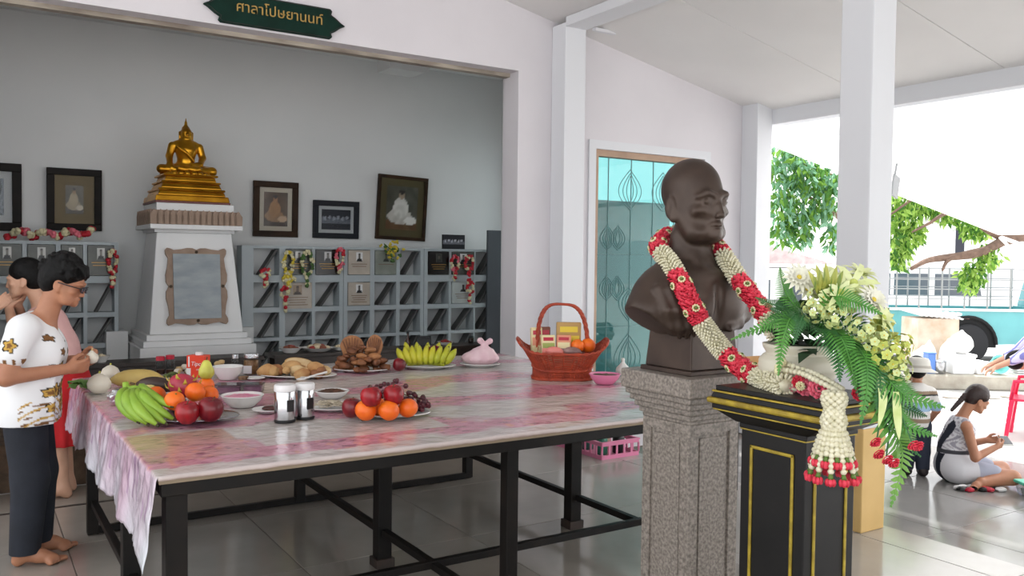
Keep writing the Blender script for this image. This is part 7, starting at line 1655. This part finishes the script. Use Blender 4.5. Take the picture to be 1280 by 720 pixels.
# floodlight below the awning edge
t = thing('floodlight', 'small grey floodlight frame beside the free-standing column', 'lamp', on_d(1118, 233, 8.6), 0.2)
MB().box((-0.07, -0.02, -0.11), (0.07, 0.0, 0.11), Matrix.Rotation(0.25, 4, 'Y')).build('housing', M('grey_metal', (128, 130, 132), 0.5), t); MB().tube([(0.0, 0, 0.1), (0.05, 0, 0.25), (0.05, 0, 0.62)], 0.012, 8).build('bracket', M('grey_metal', (128, 130, 132), 0.5), t)

# ------------------------------------------------------------------ yard
GZ_ = -0.35
conc = M('kerb_concrete', (176, 170, 158), 0.9, rgb2=(150, 142, 130), scale=5, bump=0.3, bscale=20)
def gpt(px, d, z=GZ_): p = on_d(px, 480, d); return Vector((p[0], p[1], z))
kerb = tag(MB().cbox((0, 0, 0.11), (4.4, 0.4, 0.22), ch=0.02).build('kerb', conc), 'low weathered concrete kerb across the yard', 'kerb'); kerb.location = gpt(1140, 12.75); kerb.rotation_euler = (0, 0, -YAW-0.05)
dirt = M('dry_dirt', (150, 138, 124), 0.95, rgb2=(186, 178, 168), scale=6, bump=0.5, bscale=25)  # mottled brown for the low patches along the kerb
random.seed(31)
for k, px in enumerate((1160, 1190, 1215, 1240, 1262)):
    t = tag(MB().ell((0, 0, 0), (random.uniform(0.12, 0.15), 0.1, 0.02), None, 14, 6).build('dirt_patch', dirt, smooth=True), ['patch of dry dirt along the kerb behind the child', 'patch of dry dirt along the kerb below the foam cooler', 'patch of dry dirt along the kerb above the head of the sitting woman', 'patch of dry dirt along the kerb below the turquoise basin', 'patch of dry dirt along the kerb behind the red chair'][k], 'dirt', 'dirt along the kerb'); t.location = gpt(px, 11.9-0.1*(k % 2), GZ_+0.01); t.rotation_euler = (0, 0, -YAW+random.uniform(-0.3, 0.3))
KT = GZ_+0.222
def kp(px, d=12.75): return gpt(px, d, KT)
styro = M('white_foam', (236, 236, 236), 0.7)
t = thing('foam_cooler', 'white foam cooler box with lid standing on the kerb', 'cooler', kp(1199), -YAW)
MB().frustum((0, 0, 0), 0.31, 0.24, (0, 0, 0.25), 0.34, 0.26).build('box', styro, t, bevel=0.01); MB().cbox((0, 0, 0.27), (0.37, 0.29, 0.045), ch=0.01).build('lid', styro, t)
text_mesh('-- ----', 0.03, 0.0005, M('grey_print', (150, 150, 150), 0.8), t, (0.02, -0.137, 0.22), (PI/2-0.04, 0, 0), 'printed_marks', 0.12)
t = thing('foam_box', 'smaller white foam box right of the cooler', 'box', kp(1222), -YAW); MB().frustum((0, 0, 0), 0.13, 0.2, (0, 0, 0.16), 0.15, 0.22).build('box', styro, t, bevel=0.008); MB().cbox((0, 0, 0.175), (0.16, 0.24, 0.03), ch=0.006).build('lid', styro, t)
t = thing('blue_box', 'tall blue plastic box left of the foam cooler', 'box', kp(1161), -YAW); MB().box((-0.055, -0.08, 0), (0.055, 0.08, 0.29)).build('box', M('blue_plastic', (80, 120, 190), 0.4), t, bevel=0.008); MB().cbox((0, 0, 0.3), (0.125, 0.18, 0.02), ch=0.005).build('lid', M('blue_plastic', (80, 120, 190), 0.4), t)
t = thing('steel_pot', 'grey steel pot between the blue box and the cooler', 'pot', kp(1174, 12.7), -YAW); MB().lathe([(0.075, 0), (0.085, 0.01), (0.085, 0.17), (0.092, 0.175), (0.088, 0.18), (0.078, 0.17), (0.07, 0.02), (0, 0.02)], n=24).build('pot', traysteel, t, auto=50); MB().lathe([(0.088, 0.178), (0.06, 0.2), (0.012, 0.208), (0.012, 0.222), (0, 0.224)], n=20).build('lid', traysteel, t, auto=40)
film = M('white_film', (226, 224, 220), 0.35, bump=0.3, bscale=60)
def bag(label, p, r, h):
    t = thing('plastic_bag', label, 'bag', p, -YAW, 'white bags on the kerb'); s = SDF((-r*1.3, -r*1.2, -0.005), (r*1.3, r*1.2, h*1.25), r/14); s.ell((0, 0, h*0.45), (r, r*0.85, h*0.47), None, 0.02).path([(0, 0, h*0.8), (0.01, 0, h*1.02)], [r*0.4, r*0.12], r*0.3)
    for k in range(9): a = 2*PI*k/9; s.path([(0, 0, h*0.98), (math.cos(a)*r*0.7, math.sin(a)*r*0.6, h*0.72), (math.cos(a)*r, math.sin(a)*r*0.85, h*0.35)], [r*0.06, r*0.08, r*0.05], r*0.15)
    s.build('bag', film, t, smooth_iter=1)
bag('big white bag on top of the foam cooler', kp(1200)+Vector((0, 0, 0.293)), 0.17, 0.33); bag('white bag left of the big bag, above the steel pot', kp(1184, 13.2)+Vector((0, 0, 0.0)), 0.13, 0.46); bag('small white bag behind the hat of the child', kp(1152, 13.0), 0.16, 0.36); bag('low white bag behind the blue box', kp(1160, 13.4), 0.11, 0.42)
t = thing('turquoise_basin', 'turquoise plastic basin tipped on its side on the kerb', 'basin', kp(1247, 12.7)+Vector((0, 0, 0.146)), -YAW)
Rb = RX(PI/2-0.15); MB().lathe([(0.07, -0.09), (0.085, -0.088), (0.13, 0.05), (0.145, 0.055), (0.145, 0.06), (0.12, 0.05), (0.08, -0.07), (0, -0.07)], n=24, m=Rb).build('basin', M('turquoise_plastic', (130, 214, 206), 0.4), t, auto=50); MB().ell((0, 0.03, 0.0), (0.07, 0.02, 0.06), None, 12, 8).build('dark_contents', blackp, t, smooth=True)  # black blob stands in for the shade inside the basin
t = thing('paper_stack', 'stack of white plates and papers on the kerb right of the basin', 'paper', kp(1284, 12.7), -YAW)
for k in range(7): MB().cbox((0.01*math.sin(k*2), 0, 0.008+0.034*k), (0.46-0.02*k, 0.24, 0.02), RZ(0.1*math.sin(k*3)), ch=0.004).build('sheet_bundle', whitep, t)
t = thing('newspaper_stack', 'low stack of grey papers between the cooler and the basin', 'paper', kp(1233, 13.0), -YAW)
for k in range(5): MB().cbox((0, 0, 0.012+0.03*k), (0.16, 0.2, 0.022), RZ(0.15*math.sin(k*2)), ch=0.003).build('sheet_bundle', [M('grey_paper', (176, 174, 178), 0.8), whitep][k % 2], t)
# brown shed-like block with corrugated white sheet
t = thing('brick_stove', 'brown rendered block topped with a corrugated white sheet', 'stove', gpt(1160, 13.9), -YAW)
MB().box((-0.33, -0.3, 0), (0.33, 0.3, 0.98)).build('block', M('brown_render', (186, 162, 140), 0.9, rgb2=(214, 200, 186), scale=3, bump=0.3, bscale=18), t, bevel=0.02)
MB().grid(lambda u, v: Vector((-0.36+0.72*u, -0.36+0.72*v, 1.03+0.02*math.sin(u*2*PI*9)-0.06*(u-0.5)+0.05*(v-0.3))), 90, 2).build('corrugated_sheet', styro, t, smooth=True, solid=0.006)
for k in range(7): MB().ell((-0.3+0.1*k, -0.3+0.03*math.sin(k), 1.075-0.06*(k/7-0.5)), (0.055, 0.05, 0.028), None, 10, 6).build('stone', styro, t, smooth=True)

# red plastic chair
redp = M('red_plastic', (232, 44, 84), 0.35, spec=0.5)
p = on_z(1292, 548, GZ_); t = thing('plastic_chair', 'red plastic garden chair at the right edge of the yard', 'chair', p, 0.35)
t.rotation_euler = (0, 0, -YAW-2.2)
MB().cbox((0, 0, 0.42), (0.44, 0.44, 0.025), ch=0.008).build('seat', redp, t)
for sx_ in (-1, 1):
    for sy_ in (-1, 1): MB().frustum((sx_*0.235, sy_*0.235, 0), 0.05, 0.035, (sx_*0.19, sy_*0.19, 0.42), 0.07, 0.05).build('leg', redp, t)
    MB().tube([(sx_*0.2, 0.2, 0.42), (sx_*0.225, 0.25, 0.62), (sx_*0.2, 0.3, 0.84)], [0.024, 0.022, 0.02], 8).build('back_post', redp, t, smooth=True)
    MB().tube([(sx_*0.225, 0.25, 0.62), (sx_*0.25, 0.05, 0.64), (sx_*0.24, -0.17, 0.62), (sx_*0.21, -0.2, 0.43)], 0.021, 8).build('armrest', redp, t, smooth=True)
MB().tube([(-0.2, 0.3, 0.83), (0, 0.325, 0.87), (0.2, 0.3, 0.83)], 0.026, 8).build('top_rail', redp, t, smooth=True)
for k in range(5): x = -0.13+0.065*k; MB().tube([(x*0.9, 0.21, 0.44), (x, 0.26, 0.62), (x, 0.312, 0.85)], 0.014, 6, flat=0.5).build('back_slat', redp, t, smooth=True)

# pickup truck with caged bed
tq = M('teal_truck_paint', (92, 164, 168), 0.35, rgb2=(84, 152, 158), scale=2, coat=0.3); tyre = M('tyre_rubber', (30, 30, 34), 0.8); dark = M('wheel_well', (22, 22, 24), 0.9); rail = M('rail_grey', (150, 152, 152), 0.5, metal=0.3); glassd = M('dark_car_glass', (70, 76, 84), 0.15, spec=0.6)
O_t = gpt(1208, 15.9); tk = thing('pickup_truck', 'teal pickup truck with railed cargo bed and dark wheel', 'truck', O_t, -YAW-0.07)
arch = [(0.5*math.cos(a), 0.36+0.5*math.sin(a)) for a in [PI*k/14 for k in range(15)]]
sidep = [(-1.75, 0.40), (-0.5, 0.40)]+arch[::-1]+[(1.62, 0.40), (1.62, 1.0), (-1.75, 1.0)]
MX = lambda y: Matrix(((1, 0, 0, 0), (0, 0, 1, y), (0, 1, 0, 0), (0, 0, 0, 1)))
MB().prism(sidep, MX(0.0), 0.04).build('bed_side', tq, tk); MB().prism(sidep, MX(1.6), 0.04).build('bed_side', tq, tk)
MB().box((-1.75, 0.04, 0.55), (1.62, 1.6, 0.6)).build('bed_floor', dark, tk); MB().box((-1.79, 0.02, 0.42), (-1.75, 1.62, 1.0)).build('tailgate', tq, tk); MB().box((1.58, 0.04, 0.42), (1.62, 1.6, 1.02)).build('bed_front', tq, tk)
MB().box((-1.7, 0.1, 0.36), (1.6, 0.16, 0.46)).build('chassis', dark, tk)
ar = MB().tube([(x*1.02, -0.012, 0.36+(z-0.36)*1.02) for x, z in arch], 0.03, 8); ar.build('arch_trim', dark, tk)
MB().box((-0.52, 0.02, 0.3), (0.52, 0.5, 0.86)).build('wheel_well', dark, tk)
for y in (0.08, 1.35):
    for x in (0.0, 3.0):
        wh = MB().lathe([(0.20, -0.11), (0.33, -0.11), (0.365, -0.08), (0.37, 0), (0.365, 0.08), (0.33, 0.11), (0.20, 0.11)], (x, y+0.1-0.12, 0.37), 32, m=RX(PI/2)).build('wheel', tyre, tk, auto=40); MB().lathe([(0, 0.10), (0.12, 0.1), (0.2, 0.06), (0.2, -0.06), (0, -0.06)], (x, y-0.02, 0.37), 24, m=RX(PI/2)).build('hub', M('steel_hub', (110, 112, 116), 0.4, metal=0.6), wh, auto=40)
MB().box((-0.28, -0.008, 0.83), (0.02, 0.0, 0.88)).build('side_marker', M('brown_marker', (120, 80, 72), 0.4), tk); MB().tube([(-1.78, -0.02, 1.0), (1.64, -0.02, 1.0)], 0.025, 8).build('bed_rim', M('pale_rim', (206, 214, 214), 0.4), tk)
for y in (0.0, 1.62):
    for k in range(9):
        x = -1.72+0.41*k; MB().tube([(x, y, 1.0), (x, y, 1.78)], 0.016, 6).build('rail_post', rail, tk)
    for z in (1.2, 1.38, 1.56, 1.76): MB().tube([(-1.74, y, z), (1.6, y, z)], 0.011, 6).build('rail_bar', rail, tk)
cabp = [(1.66, 0.42), (4.1, 0.42), (4.15, 0.9), (3.3, 1.05), (2.9, 1.62), (1.8, 1.62), (1.66, 1.05)]
MB().prism(cabp, MX(0.02), 1.6).build('cab', tq, tk, bevel=0.04); MB().prism([(1.85, 1.08), (3.1, 1.08), (2.82, 1.54), (1.92, 1.54)], MX(0.005), 0.02).build('cab_window', glassd, tk)
# white van parked behind
O_v = gpt(1175, 21.5); vn = thing('white_van', 'white van with dark windows parked behind the truck', 'van', O_v, -YAW-0.05)
wv_ = M('white_car_paint', (232, 232, 234), 0.35); MB().prism([(-2.1, 0.3), (2.2, 0.3), (2.25, 0.95), (1.7, 1.15), (1.1, 1.85), (-1.9, 1.9), (-2.1, 1.6)], MX(0), 1.7).build('body', wv_, vn, bevel=0.05)
for a, b_ in ((-1.95, -1.3), (-1.2, -0.35), (-0.2, 0.95)): MB().prism([(a, 1.05), (b_, 1.05), (b_-(0.1 if b_ > 0.5 else 0), 1.6), (a, 1.6)], MX(-0.012), 0.02).build('window', glassd, vn)
for x in (-1.3, 1.4): MB().lathe([(0.0, -0.1), (0.32, -0.1), (0.33, 0.1), (0.0, 0.1)], (x, 0.06, 0.33), 24, m=RX(PI/2)).build('wheel', tyre, vn, auto=40)

# far white house with dark window and pale pink roof
O_h = gpt(1150, 27); hs = thing('white_house', 'white rendered house with a tall dark window behind the tree', 'house', O_h, -YAW)
whm = M('house_render', (240, 238, 236), 0.9); MB().box((-1.6, 0, 0), (6.5, 5, 3.6)).build('wall', whm, hs)
wz = lambda y: on_d(1193, y, 27)[2]-GZ_
fx_ = (1193-1150)*27/CAM_F; wf = MB().box((fx_-0.2, -0.06, wz(318)-0.06), (fx_+0.24, 0.0, wz(285)+0.06)).build('window', wv_, hs); MB().box((fx_-0.13, -0.075, wz(318)), (fx_+0.15, -0.06, wz(285))).build('pane', M('black_window', (26, 28, 44), 0.3), wf)
MB().prism([(-2.0, 3.5), (6.9, 3.5), (6.0, 5.0), (-1.0, 5.0)], MX(-0.5), 6).build('roof', M('pale_roof', (222, 214, 210), 0.8), hs)
O_h = gpt(975, 24); hs2 = thing('low_house', 'low white outbuilding with brownish pink roof behind the left tree', 'house', O_h, -YAW); rz_ = lambda y: on_d(980, y, 24)[2]-GZ_
MB().box((-3, 0.2, 0), (1.6, 4, rz_(335))).build('wall', whm, hs2); MB().prism([(-3.3, rz_(330)), (1.5, rz_(330)-0.0), (-0.4, rz_(308)), (-3.3, rz_(304))], MX(-0.1), 4.5).build('roof', M('pink_tile_roof', (196, 178, 176), 0.8, rgb2=(176, 156, 156), scale=6), hs2)
for k in range(4): MB().box((-2.6+k*0.9, 0.12, rz_(400)), (-2.1+k*0.9, 0.2, rz_(350))).build('window', glassd, hs2)

# trees
def tree(label, base, path, r0, branches, clusters, leafmat, seed, ll, n):
    random.seed(seed); t = thing('leafy_tree', label, 'tree', base); B0 = Vector(base)
    P_ = [Vector(p)-B0 for p in path]; MB().tube(smooth_path(P_, 14), [r0*(1-0.55*i/13) for i in range(14)], 10).build('trunk', M('bark', (122, 98, 84), 0.9, rgb2=(96, 76, 64), scale=12, bump=0.4, bscale=30), t, smooth=True)
    for br, r in branches:
        q = smooth_path([Vector(p)-B0 for p in br], 12); MB().tube(q, [r*(1-0.7*i/11) for i in range(12)], 7).build('branch', MATS['bark'], t, smooth=True)
    tot = sum(c[3] for c in clusters); groups_ = [MB() for _ in leafmat]
    for c, rx_, rz_, wgt in clusters:
        c = Vector(c)-B0
        for k in range(int(n*wgt/tot)):
            while True:
                u = Vector((random.uniform(-1, 1), random.uniform(-1, 1), random.uniform(-1, 1)))
                if u.length < 1: break
            q = c+Vector((_R0[0]*u.x*rx_+_F[0]*u.y*rx_*0.8, _R0[1]*u.x*rx_+_F[1]*u.y*rx_*0.8, u.z*rz_)); l = ll*random.uniform(0.7, 1.25); d = Vector((random.gauss(0, 0.5), random.gauss(0, 0.5), -0.75+random.gauss(0, 0.35))).normalized(); s_v = d.cross(Vector((random.gauss(0, 1), random.gauss(0, 1), random.gauss(0, 0.4)))).normalized(); nv = d.cross(s_v); w = l*0.2
            groups_[random.randrange(len(groups_))].add([q, q+d*l*0.4+s_v*w+nv*w*0.3, q+d*l*0.4-s_v*w+nv*w*0.3, q+d*l*0.5, q+d*l], [(0, 1, 3), (0, 3, 2), (1, 4, 3), (3, 4, 2)])
    for g_, m_ in zip(groups_, leafmat): g_.build('foliage', m_, t)['kind'] = 'stuff'
lf1 = MTRANSLUCENT('leaf_mid', (124, 164, 76), 0.5); lf2 = MTRANSLUCENT('leaf_light', (168, 200, 104), 0.55); lf3 = MTRANSLUCENT('leaf_deep', (82, 124, 62), 0.4); lf4 = MTRANSLUCENT('leaf_bluish', (150, 190, 162), 0.5); lf5 = MTRANSLUCENT('leaf_sea', (116, 160, 126), 0.5)
D = lambda x, y, d: tuple(on_d(x, y, d))
tree('bluish green leafy tree seen left of the free-standing column', tuple(gpt(1078, 15.5)), [tuple(gpt(1078, 15.5)), D(1080, 360, 15.4), D(1082, 250, 15), D(1075, 150, 14.6)], 0.16,
     [([D(1081, 300, 15.2), D(1040, 265, 14.6), D(1000, 240, 14.2)], 0.06), ([D(1082, 250, 15), D(1030, 215, 14.5), D(985, 200, 14)], 0.06), ([D(1082, 320, 15.3), D(1045, 262, 14.8), D(1010, 270, 14.4)], 0.04)],
     [(D(985, 210, 14), 0.35, 0.38, 3), (D(1020, 225, 14), 0.4, 0.32, 3), (D(985, 255, 14), 0.36, 0.36, 3), (D(1000, 285, 14), 0.24, 0.34, 2), (D(1025, 262, 14.2), 0.26, 0.24, 1.5), (D(1040, 295, 14), 0.14, 0.3, 0.8), (D(975, 290, 14), 0.18, 0.2, 0.8), (D(1040, 240, 14), 0.2, 0.35, 1.2), (D(1000, 180, 14), 0.8, 0.3, 2)], [lf4, lf5, lf1, lf3], 41, 0.17, 1700)
D_ = D; D = lambda x, y, d: D_(x, y, d*1.1)
tree('bright green leafy tree with a low bent branch at the right', tuple(gpt(1345, 12.65)), [tuple(gpt(1345, 12.65)), D(1342, 380, 11.4), D(1330, 310, 11.3), D(1320, 230, 11.2)], 0.2,
     [([D(1335, 300, 11.3), D(1270, 296, 11.0), D(1225, 316, 10.9), D(1180, 322, 10.8), D(1158, 326, 10.7), D(1139, 336, 10.6)], 0.085), ([D(1235, 311, 10.9), D(1190, 322, 10.8), D(1178, 338, 10.7)], 0.05), ([D(1330, 250, 11.3), D(1200, 262, 11), D(1160, 280, 11), D(1140, 290, 11)], 0.04), ([D(1300, 260, 11.3), D(1180, 235, 11.2), D(1110, 270, 11.1)], 0.04), ([D(1262, 300, 11), D(1240, 290, 10.95), D(1226, 284, 10.9)], 0.09)],
     [(D(1128, 265, 11.3), 0.28, 0.34, 3), (D(1125, 310, 11.3), 0.16, 0.32, 2), (D(1160, 255, 11.4), 0.32, 0.18, 2), (D(1142, 290, 11.4), 0.2, 0.2, 1.5), (D(1190, 265, 11.4), 0.3, 0.16, 2), (D(1220, 285, 11.3), 0.26, 0.16, 1.6), (D(1215, 345, 11.0), 0.2, 0.24, 1.8), (D(1235, 320, 11.0), 0.2, 0.2, 1.2), (D(1130, 215, 11.5), 0.6, 0.3, 2), (D(1250, 250, 11.6), 0.8, 0.35, 2)], [lf1, lf2, lf3, lf2], 42, 0.125, 2500)
